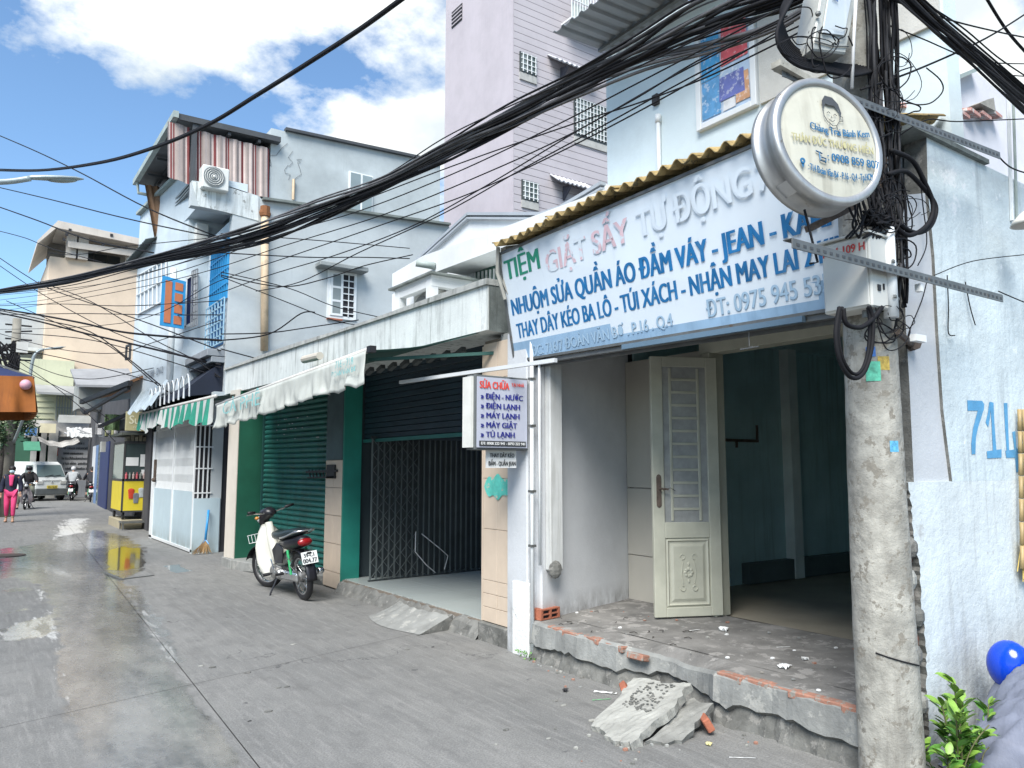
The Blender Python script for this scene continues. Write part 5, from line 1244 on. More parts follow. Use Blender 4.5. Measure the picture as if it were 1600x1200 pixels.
# grey roofs, walls at the end
WT = thing('notice_wall', 'white wall covered with handwritten notices behind the van', 'wall', (5, 48, 0))
a = onY(88, 700, 48.4).x; b = onY(150, 700, 48.4).x
zt0 = onY(100, 686, 48.4).z
w = MB(); w.box(a, b, 48.4, 48.6, 0, zt0 + 1.2); part(w, 'wall', M('notice_white', (.58, .58, .58), .85, .08, 1, .3), WT)
random.seed(17)
for r_ in range(6):
    p0 = onY(96 + random.uniform(0, 6), 694 + r_ * 8, 48.38); body = ''.join(random.choice('nmlehuoacti ') for _ in range(22))
    write('lettering', body, p0, (1, 0, 0), (0, 0, 1), .16, (onY(140, 700, 48.38).x - p0.x) * random.uniform(.75, 1), ink, WT, .004, .004)
a_ = onY(65, 712, 48.35); w = MB(); w.box(a_.x, a_.x + .75, 48.3, 48.35, a_.z, a_.z + .42); part(w, 'red_notice', redl, WT)
w = MB(); a_ = onY(38, 700, 48); w.box(1.3, a, 47.9, 48.3, 0, zt0 + .5); gs = part(w, 'far_wall', M('far_green', (.03, .10, .06), .8, .2, 1), None); tag(gs, 'dark green shutter front beyond the white van', 'shopfront')
for px_, c__ in ((55, M('far_pier', (.33, .33, .31), .9, .2, 2, .3)), (64, M('far_pier2', (.22, .22, .21), .9, .2, 2, .3)), (82, M('far_pier', (.33, .33, .31), .9, .2, 2, .3))):
    p = onY(px_, 700, 47.8); w = MB(); w.box(p.x - .2, p.x + .22, 47.6, 47.85, 0, zt0 + .6); o_ = part(w, 'concrete_pier', c__, None); tag(o_, {55: 'pale concrete pier left of the red notice, far end of street', 64: 'dark grey concrete pier between two paler piers behind the van', 82: 'pale concrete pier right beside the red notice behind the van'}[px_], 'pillar')
w = MB(); a_ = onY(40, 682, 46.5); b_ = onY(145, 672, 46.5)
w.hexa([(a_.x, 47.7, a_.z), (b_.x, 47.7, a_.z + .1), (b_.x, 48.5, a_.z + .9), (a_.x, 48.5, a_.z + .9), (a_.x, 47.7, a_.z + .06), (b_.x, 47.7, a_.z + .16), (b_.x, 48.5, a_.z + .96), (a_.x, 48.5, a_.z + .96)]); ro = part(w, 'lean_to_roof', M('old_sheet', (.27, .26, .24), .9, .3, 1.5, .4), None); tag(ro, 'old grey lean to sheet roof above the notice wall', 'roof')
w = MB(); a_ = onY(62, 690, 45.5); b_ = onY(125, 688, 45.5)
w.sheet(lambda u, v: V((a_.x + (b_.x - a_.x) * u, 45.5 + 1.6 * v, a_.z - .25 * math.sin(u * math.pi) + .3 * v + .03 * math.sin(u * 20))), 16, 4); tp = part(w, 'tarpaulin', M('dark_cream_tarp', (.30, .29, .27), .8, .6, 1.2, bump=0), None, solid=.02); tag(tp, 'sagging cream and dark tarpaulin stretched above the van', 'tarpaulin')
# buildings along the right side beyond the house with awning
RB = thing('stall_row', 'low row of stalls with brown lean to roof beside the drinks cart', 'building', (4.5, 30, 0))
w = MB(); w.hexa([(3.75, 21.2, 0), (6, 21.2, 0), (8, 47, 0), (5.2, 47, 0), (3.75, 21.2, 3.4), (6, 21.2, 3.4), (8, 47, 5), (5.2, 47, 5)]); part(w, 'wall', M('stall_dark', (.05, .05, .055), .85, .3, 1), RB)
def onR(x, y, d=0):   # the row's street face
    return onP(x, y, (3.75 - d, 21.2, 0), V((25.8, -1.45, 0)))
for (x0, x1, mt) in ((158, 171, deepb), (146, 150, whitem), (151, 154, M('far_blue_strip', (.12, .2, .35), .7)), (155, 157, glass_gr)):
    p, q = onR(x0, 700, .03), onR(x1, 700, .03); zt2 = onR(x0, 660).z
    w = MB(); w.quad(V((p.x, p.y, 0)), V((q.x, q.y, 0)), V((q.x, q.y, 2.6)), V((p.x, p.y, 2.6))); part(w, 'door', mt, RB, solid=.04)
w = MB()
a, b, c_, d_ = V((2.75, 21.5, 3.15)), V((2.75, 27.0, 3.05)), V((4.0, 27.0, 3.9)), V((3.9, 20.8, 3.9))
a, d_ = onX(250, 600, 3.1), V((3.9, 21.5, 3.95)); a = V((3.0, 19.9, 3.55)); b = V((2.55, 25.2, 3.45)); c_ = V((4.1, 27.5, 4.0)); d_ = V((3.8, 20.2, 3.95))
w.prism([a, b, c_, d_], (0, 0, .07)); part(w, 'brown_roof', M('brown_sheet', (.30, .14, .06), .8, .3, 1.5, .3), RB)
w = MB(); w.bar(a, b, .1, .12); w.bar((2.6, 24.5, 3.1), (3.0, 20.1, 3.45), .07); w.bar((2.6, 24.5, 3.1), (2.7, 26.5, 3.35), .1); w.bar((2.9, 24, 2.7), (3.7, 20.3, 3.2), .08); part(w, 'roof_struts', black, RB)
w = MB(); w.box(3.4, 3.9, 19.8, 24.5, 2.62, 2.9); part(w, 'dark_fascia', roofC, RB)
SB = thing('hanging_sign', 'beige backlit style shop sign reading Suu beside green striped awning', 'sign', (3.3, 20.4, 2.6))
p0 = onY(196, 673, 20.2); p1 = onY(230, 644, 20.2)
w = MB(); w.box(p0.x, p1.x, 20.2, 20.32, p0.z, p1.z); part(w, 'board', M('olive_board', (.36, .33, .18), .5, .1, 3), SB, bevel=.01)
write('lettering', 'Suu', onY(202, 662, 20.195), (1, 0, 0), (0, 0, 1), .20, onY(226, 700, 20.195).x - onY(202, 700, 20.195).x, M('cream_letters', (.62, .60, .45), .5), SB, .004, .004)
write('lettering', 'trà sữa', onY(208, 669, 20.195), (1, 0, 0), (0, 0, 1), .06, .3, M('cream_letters', (.62, .60, .45), .5), SB, 0, .004)
GN = MB(); p0 = onY(163, 672, 24); p1 = onY(190, 648, 24); GN.sheet(lambda u, v: V((p0.x + (p1.x - p0.x) * u, 24 + .05 * math.sin(u * 9), p0.z + (p1.z - p0.z) * v)), 8, 3); o_ = GN.build('green_net', M('pale_green_net', (.26, .38, .18), .8, .4, 6), None, solid=.02); tag(o_, 'pale green hanging sheet over the drinks cart', 'cloth')
# white banner on balcony rail
p0, p1, p2, p3 = onP(108, 662, (5.0, 34, 0), (1, -.06, 0)), onP(153, 652, (5.0, 34, 0), (1, -.06, 0)), onP(152, 613, (5.0, 34, 0), (1, -.06, 0)), onP(108, 630, (5.0, 34, 0), (1, -.06, 0))
BN = thing('banner', 'white cloth banner with blue lettering above the far stalls', 'banner', tuple(p0))
w = MB(); w.sheet(lambda u, v: p0.lerp(p1, u).lerp(p3.lerp(p2, u), v) + V((.05 * math.sin(u * 24), 0, 0)), 30, 3); part(w, 'cloth', M('banner_cloth', (.56, .58, .59), .8, .1, 2, .2), BN)
write('lettering', 'QUÁN', p0 + V((-.08, 0, .35)) + (p1 - p0) * .05, p1 - p0, (0, 0, 1), .6, (p1 - p0).length * .35, navy, BN, .02, .05)
write('lettering', 'Mai Quỳnh', p0 + V((-.08, 0, .3)) + (p1 - p0) * .5, p1 - p0, (0, 0, 1), .3, (p1 - p0).length * .4, ink, BN, .01, .05)
w = MB(); c_ = onY(112, 600, 40); d_ = onY(205, 590, 40); w.hexa([(c_.x, 38, c_.z - .3), (d_.x, 38, c_.z - .2), (d_.x, 41, c_.z + .9), (c_.x, 41, c_.z + .7), (c_.x, 38, c_.z - .2), (d_.x, 38, c_.z - .1), (d_.x, 41, c_.z + 1.0), (c_.x, 41, c_.z + .8)]); ro = part(w, 'shed_roof', M('shed_sheet', (.25, .25, .25), .85, .2, 1, .2), None); tag(ro, 'grey sheet roof below the blank beige wall', 'roof')
w = MB(); w.hexa([(c_.x + .2, 39, 4.2), (d_.x, 39, 4.2), (d_.x, 41, 4.2), (c_.x + .2, 41, 4.2), (c_.x + .2, 39, c_.z), (d_.x, 39, c_.z), (d_.x, 41, c_.z), (c_.x + .2, 41, c_.z)]); ro = part(w, 'shed', M('shed_wall', (.30, .31, .29), .9, .2, 1, .3), None); tag(ro, 'dim grey shed under the far sheet roof behind the banner', 'shed')
# closing mass on left far side of street so that it does not open on emptiness
w = MB(); w.box(-7, .4, 52, 60, 0, 6.0); o_ = part(w, 'far_house', M('far_cream', (.50, .50, .44), .85, .1, .6, .2), None); tag(o_, 'low cream house at the far left end of the street', 'house')
w = MB(); w.box(-12, -5.5, 4, 44, 0, 6.5); o_ = part(w, 'opposite_terrace', M('opposite_wall', (.50, .52, .54), .85, .1, .6, .2), None); tag(o_, 'plain terrace wall along the opposite side of the street', 'building')
# ================================================================ CONCRETE POLE at the corner
PL = thing('utility_pole', 'weathered grey concrete utility pole with meter boxes at the corner of the step', 'pole', (3.83, 2.185, 0))
PC = V((3.83, 2.185, 0))
w = MB(); prof = [(0, .152), (.6, .147), (1.5, .137), (2.5, .126), (3.5, .117), (4.6, .108), (6.6, .095)]
nz, ns = 60, 28; vs = []; random.seed(1)
for i in range(nz + 1):
    z = -.02 + 6.6 * i / nz; r = np.interp(z, [a for a, b in prof], [b for a, b in prof])
    for k in range(ns):
        a = 2 * math.pi * k / ns; rr = r + .0025 * math.sin(5 * a + z * 3) + random.uniform(-.0012, .0012); vs.append(PC + V((rr * math.cos(a), rr * math.sin(a), z)))
w.add(vs, [(i * ns + k, i * ns + (k + 1) % ns, (i + 1) * ns + (k + 1) % ns, (i + 1) * ns + k) for i in range(nz) for k in range(ns)])
part(w, 'shaft', polem, PL, smooth=True)
w = MB(); a0 = math.atan2(-.9, -.55)
w.tube([PC + V((.1505 * math.cos(a0 + t * .2 - .8), .1505 * math.sin(a0 + t * .2 - .8), .655 - .008 * t)) for t in range(9)], .004, 4); part(w, 'tie_wire', cablem, PL)
for k, (az_, z, ww, hh, mt) in enumerate(((-1.93, 1.66, .05, .055, M('blue_sticker', (.10, .35, .55), .5, .4, 60)), (-2.60, 2.14, .045, .05, M('blue_sticker2', (.04, .15, .45), .5, .2, 60)), (-2.55, 2.04, .07, .10, M('green_sticker', (.10, .45, .30), .5, .4, 40)), (-2.15, 2.08, .06, .07, M('gold_sticker', (.42, .30, .06), .4, .4, 60)))):
    w = MB(); r = float(np.interp(z, [a for a, b in prof], [b for a, b in prof])) + .0035
    w.sheet(lambda u, v: PC + V((r * math.cos(az_ + (u - .5) * ww / r), r * math.sin(az_ + (u - .5) * ww / r), z + (v - .5) * hh)), 4, 1); part(w, 'sticker', mt, PL)
def arm_Y(x0, y0, x1, y1, yy, nm='cross_arm'):
    a = onY(x0, y0, yy); b = onY(x1, y1, yy); w = MB()
    d = (b - a).normalized(); w.bar(a, b, .045, .005); w.bar(a + V((0, -.022, -.022)), b + V((0, -.022, -.022)), .005, .045)
    L = (b - a).length; o = part(w, nm, steel, PL, bevel=.001)
    w = MB()
    for i in range(int(L / .05)):
        p = a + d * (.03 + .05 * i) + V((0, -.0255, -.024)); w.bar(p, p + d * .022, .002, .013)
    h = part(w, 'slot', ink, PL); h['kind'] = 'stuff'
    return a, b
arm_Y(1230, 374, 1560, 462, 1.985)
arm_Y(1215, 108, 1556, 240, 2.02)
w = MB(); w.bar(onY(1372, 252, 2.09), onY(1362, 300, 2.09), .10, .02); w.bar(onY(1262, 358, 2.1), onY(1335, 322, 2.1), .03); part(w, 'arm_brace', rust, PL)
# lower meter box, painted number
BX = thing('meter_box', 'cream steel meter box marked 109 H strapped to the concrete pole', 'meter box', (3.6, 2.15, 2.3))
w = MB(); w.hexa([(3.55, 2.0, 2.335), (3.70, 2.0, 2.335), (3.70, 2.26, 2.335), (3.55, 2.26, 2.335), (3.55, 2.0, 2.70), (3.70, 2.0, 2.70), (3.70, 2.26, 2.70), (3.55, 2.26, 2.70)]); part(w, 'casing', boxm, BX, bevel=.008)
w = MB(); w.box(3.542, 3.549, 2.012, 2.248, 2.345, 2.69); part(w, 'door', boxm, BX, bevel=.003)
w = MB(); w.box(3.53, 3.72, 1.99, 2.27, 2.702, 2.712); part(w, 'lid', boxm, BX)
write('lettering', 'PS 4 109 H', (3.541, 2.245, 2.625), (0, -1, -.02), (0, 0, 1), .042, .225, redp, BX, .0015, .003)
w = MB(); w.box(3.60, 3.625, 1.994, 1.9995, 2.42, 2.45); w.box(3.65, 3.66, 1.994, 1.9995, 2.43, 2.46); part(w, 'latch', black, BX)
w = MB(); w.tube([(3.735, 2.01, 2.30), (3.735, 2.01, 2.76)], .035, 12); cp_ = part(w, 'conduit', whitem, BX, smooth=True)
w = MB(); w.bar((3.70, 1.97, 2.40), (3.79, 2.0, 2.40), .012); w.bar((3.70, 1.97, 2.58), (3.79, 2.0, 2.58), .012); part(w, 'strap', steel, BX)
w = MB()
for y in (2.03, 2.08, 2.2): w.tube([(3.62, y, 2.335), (3.62, y, 2.30)], .016, 8)
part(w, 'cable_gland', acgrille, BX)
w = MB(); w.box(3.96, 3.99, 1.97, 2.0, 2.46, 2.50); w.box(3.92, 4.02, 1.985, 2.02, 2.20, 2.235); part(w, 'junction_box', whitem, PL)
w = MB(); w.tube([(3.80, 2.02, 2.24), (4.32, 2.22, 2.25)], .018, 6); w.tube([(4.33, 2.2, 2.25), (4.36, 2.245, 2.25)], .035, 8); part(w, 'stay_rod', rust, PL)
# upper meter box
BX2 = thing('meter_box', 'tall pale grey meter box with clear window high on the pole above the round sign', 'meter box', (3.5, 2.1, 3.6))
f0, f1, f2, f3 = onY(1269, 78, 2.02), onY(1322, 84, 2.02), onY(1342, -20, 2.02), onY(1286, -28, 2.02)
w = MB(); w.prism([f0, f1, f2, f3], (.05, .15, 0)); part(w, 'casing', M('box_grey', (.46, .47, .44), .5, .08, 3, .3, (.3, .29, .25), .6), BX2, bevel=.008)
ctr = (f0 + f1 + f2 + f3) / 4
w = MB(); w.prism([ctr.lerp(f, .62) + V((0, -.012, .02)) for f in (f0, f1, f2, f3)], (0, .008, 0)); part(w, 'clear_window', M('box_window', (.50, .56, .60), .15, .06, bump=0), BX2)
w = MB(); a_ = f0.lerp(f3, .12) + V((0, -.006, 0)); b_ = f1.lerp(f2, .10) + V((0, -.006, 0)); w.tube([a_, a_.lerp(b_, .5) + V((0, 0, -.012)), b_], .004, 4); part(w, 'lid_seam', acgrille, BX2)
w = MB(); w.ball(f0.lerp(f3, .5) + V((-.012, -.01, 0)), .014, 8, 5); part(w, 'lock', steel, BX2)
write('label_print', 'EVN', ctr + V((-.045, -.018, .07)), (1, 0, .05), (0, 0, 1), .022, .04, M('blue_label', (.03, .12, .35), .5), BX2, .001, .002)
w = MB(); w.tube([onY(1338, -10, 1.98), onY(1334, 60, 1.99), onY(1331, 138, 2.0)], .009, 6); o_ = part(w, 'white_conduit', cablew, PL, smooth=True)
w = MB(); a_ = onY(1212, 100, 2.0); b_ = onY(1262, 128, 2.0); w.bar(a_, b_, .05, .03); part(w, 'short_bracket', M('bracket_pale', (.30, .29, .25), .8, .3, 20, pcol=(.1, .1, .1)), PL)
# ================================================================ ROUND SIGN
az, el, R_ = rad(194.6), rad(5.6), .342 * .90
n_ = V((math.sin(az) * math.cos(el), math.cos(az) * math.cos(el), math.sin(el)))
C_ = V((3.47, 2.134, 3.204)); C_ = V((0, 0, EYE)).lerp(C_, .90)
ux = V((0, 0, 1)).cross(n_).normalized(); uy = n_.cross(ux).normalized()
DS = thing('round_sign', 'round drum shaped cake shop sign with steel rim and smiling boy drawing', 'sign', tuple(C_))
w = MB(); w.lathe(C_ - n_ * .20, n_, [(.04, .001), (.04, R_ - .01), (.04, R_ + .003), (.065, R_ + .003), (.067, R_ - .012), (.15, R_ - .012), (.152, R_ + .005), (.195, R_ + .006), (.205, R_ - .004), (.205, R_ - .030), (.195, R_ - .034)], 64); part(w, 'rim', rimm, DS, smooth=True)
w = MB(); w.lathe(C_ - n_ * .004, n_, [(-.004, R_ - .025), (.002, R_ - .06), (.008, R_ * .5), (.010, .001)], 64); part(w, 'face', discm, DS, smooth=True)
w = MB()
for k in range(5):
    a = rad(236 + k * 1); 
pl = MB(); pl.sheet(lambda u, v: C_ - n_ * (.055 + .085 * v) + (ux * math.cos(rad(222 + 14 * u)) + uy * math.sin(rad(222 + 14 * u))) * (R_ - .010), 6, 1); part(pl, 'rivet_plate', alum, DS)
def D(x, y, d=.012): return C_ + ux * (x * R_) + uy * (y * R_) + n_ * d
def dtext(body, x, y, wd_, cap, mat, bold=.001, arc=None, rot=0, nm='lettering'):
    xd_ = ux * math.cos(rot) + uy * math.sin(rot); yd_ = uy * math.cos(rot) - ux * math.sin(rot)
    write(nm, body, D(x, y, .009), xd_, yd_, cap * R_, wd_ * R_, mat, DS, bold, .003, arc=arc)
dtext('Chàng Trai Bánh Kem', -.37, .06, 1.12, .115, disc_blue, .0008, arc=.015, rot=.04)
dtext('THÂN ĐỨC THƯỢNG HIỀN', -.74, -.13, 1.52, .12, disc_yel, .0006)
dtext(': 0908 859 807', -.12, -.36, .98, .13, disc_blue, .0010)
dtext(': 714 Đoàn Văn Bơ - P.16 - Q.4 - Tp.HCM', -.50, -.62, 1.20, .11, disc_blue, .0006, arc=.02)
w = MB(); P = [D(-.33, -.24), D(-.22, -.27), D(-.27, -.25), D(-.27, -.38), D(-.17, -.40), D(-.16, -.34), D(-.24, -.33)]; w.tube([q for q in P], .0035, 4); part(w, 'phone_symbol', disc_blue, DS)
w = MB(); c0 = D(-.60, -.44); w.lathe(c0, n_, [(0, .005), (0, .014), (.003, .014), (.003, .005)], 12); w.add([c0 - ux * .013 + uy * -.004, c0 + ux * .013 + uy * -.004, c0 - uy * .034], [(0, 1, 2)]); part(w, 'pin_symbol', disc_blue, DS)
# simple boy drawing: hair shape and outline
w = MB(); hair = [(-.10, .46), (-.11, .60), (-.04, .70), (.10, .69), (.20, .60), (.24, .46), (.22, .38), (.19, .50), (.12, .56), (.02, .55), (-.05, .57), (-.08, .50)]
w.add([D(*p, .0135) for p in hair], [(0, 1, 11), (1, 2, 10, 11), (2, 3, 9, 10), (3, 4, 8, 9), (4, 5, 7, 8), (5, 6, 7)]); part(w, 'drawn_hair', ink, DS)
w = MB()
def ln(pts, r=.0016): w.tube([D(*p, .012) for p in pts], r, 4)
ln([(-.10, .48), (-.09, .36), (-.04, .28), (.05, .22), (.13, .24), (.19, .32), (.21, .40)]); ln([(.21, .40), (.26, .40), (.26, .33), (.20, .32)]); ln([(-.03, .42), (0, .445), (.03, .42)]); ln([(.09, .40), (.12, .425), (.15, .40)]); ln([(0, .32), (.05, .285), (.10, .32)]); ln([(.05, .38), (.045, .355), (.06, .35)])
ln([(-.01, .24), (-.03, .17), (-.06, .10)]); ln([(.12, .23), (.14, .16), (.17, .10)]); ln([(.0, .20), (.06, .17), (.12, .20), (.06, .17)])
part(w, 'drawn_outline', ink, DS)
w = MB(); w.bar(C_ - n_ * .17 + ux * .28, V((3.83, 2.1, 3.24)), .03); w.bar(C_ - n_ * .17 + ux * .25 + uy * .2, V((3.83, 2.1, 3.42)), .03); part(w, 'bracket', rust, DS)
w = MB(); w.tube([C_ - n_ * .1 - ux * .1 - uy * R_, C_ - n_ * .1 - ux * .06 - uy * (R_ + .25), onY(1266, 412, 2.05)], .006, 5); part(w, 'hanging_cable', cablem, DS)
# ================================================================ LIGHTBOX and small board
darkfr = M('lightbox_frame', (.10, .11, .11), .5, .1)
LB = thing('lightbox_sign', 'small rectangular repair service lightbox with navy lettering', 'sign', (3.6, 5.3, 1.7))
w = MB(); w.box(3.335, 3.87, 5.27, 5.40, 1.70, 2.315); part(w, 'frame', darkfr, LB, bevel=.006)
w = MB(); w.box(3.352, 3.855, 5.262, 5.269, 1.72, 2.298); part(w, 'face', lb_face, LB)
w = MB(); w.box(3.31, 3.334, 5.29, 5.42, 1.72, 2.30); part(w, 'side_panel', M('side_diffuser', (.62, .62, .58), .4, .1, 6, .3), LB)
yf = 5.258
def lt(body, x, z, wd_, cap, mat, b=.002, nm='lettering'): write(nm, body, (x, yf, z), (1, 0, 0), (0, 0, 1), cap, wd_, mat, LB, b, .002)
lt('SỬA CHỮA', 3.375, 2.205, .29, .058, redl, .003); lt('TẠI NHÀ', 3.69, 2.235, .13, .028, redl, .001)
for i, (s_, wd_) in enumerate((('» ĐIỆN - NƯỚC', .42), ('» ĐIỆN LẠNH', .39), ('» MÁY LẠNH', .385), ('» MÁY GIẶT', .36), ('» TỦ LẠNH', .335))): lt(s_, 3.385, 2.118 - .078 * i, wd_, .044, navy, .0028)
w = MB(); w.box(3.37, 3.84, 5.256, 5.2595, 1.732, 1.775); part(w, 'phone_strip', ink, LB, bevel=.003)
write('lettering', 'ĐT: 0908 222 941 - 0793 222 941', (3.385, 5.254, 1.743), (1, 0, 0), (0, 0, 1), .022, .44, paper, LB, .001, .002)
w = MB(); w.bar((3.87, 5.34, 1.74), (3.93, 5.42, 1.74), .025); w.bar((3.87, 5.34, 2.25), (3.93, 5.42, 2.25), .025); part(w, 'bracket', steel, LB)
SBD = thing('notice_board', 'small white board about zips and jeans under the repair lightbox', 'sign', (3.63, 5.32, 1.55))
w = MB(); w.box(3.49, 3.79, 5.33, 5.345, 1.555, 1.70); part(w, 'board', paper, SBD)
write('lettering', 'THAY DÂY KÉO', (3.52, 5.326, 1.642), (1, 0, 0), (0, 0, 1), .034, .245, ink, SBD, .0015, .002)
write('lettering', 'ĐẦM - QUẦN JEAN', (3.505, 5.326, 1.575), (1, 0, 0), (0, 0, 1), .034, .275, ink, SBD, .0015, .002)
# ================================================================ CABLES
def smooth(P, n=6):
    out = []
    for i in range(len(P) - 1):
        p0 = P[max(0, i - 1)]; p1 = P[i]; p2 = P[i + 1]; p3 = P[min(len(P) - 1, i + 2)]
        for k in range(n):
            t = k / n; out.append(.5 * ((2 * p1) + (p2 - p0) * t + (2 * p0 - 5 * p1 + 4 * p2 - p3) * t * t + (3 * p1 - p0 - 3 * p2 + p3) * t ** 3))
    out.append(P[-1]); return out
def cable(P, r, label, group=None, name='cable', mat=cablem, n=6, seg=5):
    w = MB(); w.tube(smooth([V(p) for p in P], n), r, seg); o = w.build(name, mat, None, smooth=True); return tag(o, label, 'cable', group)
def vplane(a, b): d = V((b[0] - a[0], b[1] - a[1], 0)); return V((a[0], a[1], 0)), V((d.y, -d.x, 0)).normalized()
A_, NB = vplane((3.85, 2.35), (.55, 24))
random.seed(40)
main = [(-30, 462), (0, 456), (100, 440), (200, 415), (300, 392), (400, 366), (500, 328), (600, 284), (700, 233), (800, 182), (900, 130), (1000, 83), (1100, 42), (1200, 8), (1290, -22)]
mp_ = [onP(x, y, A_, NB) for x, y in main]
BL = 'black cable in the thick bundle sweeping from the pole across the shop fronts'
for k in range(28):
    ang = random.uniform(0, 6.28); rr = random.uniform(.02, .125) if k > 5 else random.uniform(.0, .05); ph = random.uniform(0, 6.28)
    P = []
    for i, p in enumerate(mp_):
        tight = .45 + .55 * abs(math.sin(i * .9)); grow = 1 + max(0, i - 9) * .18
        P.append(p + V((math.cos(ang + i * .5) * rr * .7 * tight, 0, math.sin(ang + i * .35) * rr * tight * grow * (.9 if i > 3 else .8) + .018 * math.sin(ph + i * 1.7))))
    cable(P, random.choice([.006, .009, .012, .015]), BL, 'cables of the main overhead bundle', mat=random.choice([cablem, cablem, cable2, cable3]))
# looser service wires below the main bundle
LW = [[(1210, 18), (1000, 128), (850, 205), (700, 275), (560, 330), (420, 372), (250, 432), (60, 470), (-10, 476)],
      [(1225, 30), (1050, 120), (900, 205), (760, 270), (600, 335), (440, 385), (300, 430), (150, 462), (-10, 488)],
      [(1240, 35), (1060, 140), (900, 225), (740, 300), (600, 350), (470, 395), (340, 440), (190, 505), (-10, 515)],
      [(1250, 40), (1100, 110), (950, 192), (820, 262), (690, 335), (560, 395), (470, 440), (400, 455)],
      [(1260, 45), (1110, 118), (1000, 160), (900, 192), (700, 262), (500, 338), (330, 398), (120, 452), (-10, 470)],
      [(1180, 18), (980, 112), (800, 190), (600, 290), (450, 345), (300, 405), (150, 445), (-10, 462)],
      [(1230, 25), (1090, 95), (1000, 150), (910, 200), (760, 290), (640, 355), (520, 400), (420, 430), (300, 470), (200, 478)]]
lbl = ['topmost loose thin wire hanging just below the thick bundle', 'second loose wire below the thick bundle, ending low at the left', 'loose wire crossing the rusty pipe of the blue grey wall', 'thin wire ending on the blue grey side wall by its window', 'thin wire hugging the underside of the thick bundle', 'fine wire running tight along the thick bundle', 'low slack wire crossing the face of the lilac tower']
for P, l in zip(LW, lbl): cable([onP(x, y, A_ - NB * .12, NB) for x, y in P], .0055, l, 'loose overhead wires')
A2, N2 = vplane((.2, 14), (2.1, 2.6))
cable([onP(x, y, A2, N2) for x, y in ((-20, 266), (60, 267), (150, 256), (230, 235), (320, 198), (400, 150), (480, 100), (560, 48), (640, -10))], .014, 'thick black twisted cable crossing the open sky at upper left', None)
cable([onP(x, y - 1, A2, N2) + V((.004, 0, .018)) for x, y in ((-20, 266), (60, 268), (150, 257), (230, 236), (320, 199), (400, 151), (480, 101), (560, 49), (640, -9))], .009, 'thinner strand twisted along the thick sky cable at upper left', None)
A3, N3 = vplane((.8, 26), (3.85, 15.2))
far = [([(-5, 210), (60, 238), (130, 272), (230, 325), (345, 372)], .02), ([(-5, 292), (80, 312), (200, 342), (345, 372), (420, 380)], .018), ([(-5, 322), (60, 345), (140, 375), (240, 395)], .022), ([(-5, 360), (40, 372), (80, 388), (160, 410)], .014),
       ([(-5, 400), (40, 430), (80, 452), (160, 480), (240, 508), (345, 548)], .016), ([(-5, 412), (70, 462), (180, 520), (300, 560), (345, 575)], .014), ([(-5, 482), (60, 492), (130, 505), (200, 520), (345, 532)], .03), ([(-5, 488), (60, 502), (130, 520), (200, 536), (345, 570)], .028),
       ([(-5, 484), (70, 500), (140, 518), (200, 560), (260, 610)], .018), ([(20, 520), (120, 528), (200, 545), (345, 590)], .014), ([(25, 545), (100, 560), (180, 580), (250, 600)], .014), ([(30, 560), (90, 585), (150, 592), (240, 575)], .012), ([(-5, 478), (90, 475), (200, 478), (345, 470)], .012), ([(-5, 492), (120, 490), (240, 492), (345, 492)], .013),
       ([(0, 560), (60, 590), (120, 620), (170, 655)], .012), ([(30, 565), (80, 600), (130, 640), (180, 690)], .012), ([(-5, 520), (90, 545), (180, 552), (240, 535), (345, 500)], .011), ([(75, 395), (120, 398), (200, 385), (330, 372)], .012), ([(60, 440), (140, 470), (240, 530), (300, 560), (345, 590)], .014),
       ([(10, 470), (90, 505), (170, 540), (262, 612), (345, 628)], .015)]
ends = ['running high into the terrace house canopy', 'running above the beige roof terrace', 'crossing the beige terrace roof slab', 'short high wire before the beige building', 'falling across the plain beige wall to the blue house', 'second wire falling across the plain beige wall', 'thick wire level with the far pole top', 'thick wire just under the level one from the far pole', 'wire dropping steeply towards the brown lean to roof', 'wire from the far pole to the blue grille', 'wire passing the far street lamp head', 'kinked wire under the far street lamp head', 'nearly level wire across the blue shutter', 'nearly level wire below the blue shutter', 'steep short wire near the far grey canopy', 'steep wire ending near the drinks cart', 'sagging wire rising to the blue grille', 'wire along the lower edge of the thick bundle at left', 'diagonal wire through the painted board', 'long diagonal wire dropping to the striped awning']
for (P, r), e in zip(far, ends): cable([onP(x, y, A3, N3) for x, y in P], r * .8, 'black wire at left, ' + e, 'wires between the far pole and houses')
# wires to the blue grey wall and its ends
A4, N4 = vplane((3.7, 15.1), (8, 14.9))
for P, r, l in (([(345, 395), (480, 402), (560, 402), (640, 404)], .012, 'level wire across the grey wall above its barred window'), ([(345, 430), (440, 448), (510, 435), (570, 415), (645, 398)], .012, 'wavy wire dipping across the side wall window hood'), ([(345, 425), (450, 450), (520, 478), (590, 495)], .01, 'wire crossing the barred window of the grey wall'), ([(345, 432), (430, 465), (520, 500), (560, 508)], .01, 'lowest wire crossing the barred window of the grey wall'), ([(345, 522), (420, 520), (480, 512), (560, 500)], .012, 'wire along the grey wall just above the stained parapet'), ([(345, 532), (420, 522), (470, 490), (492, 488)], .014, 'curly cable end sticking out of the grey wall'), ([(345, 545), (370, 552), (400, 560)], .012, 'short wire end beside the left tip of the stained parapet'), ([(345, 365), (500, 376), (640, 388)], .010, 'dashed looking wire high on the grey side wall')):
    cable([onP(x, y, A4, N4) for x, y in P], r, l, None)
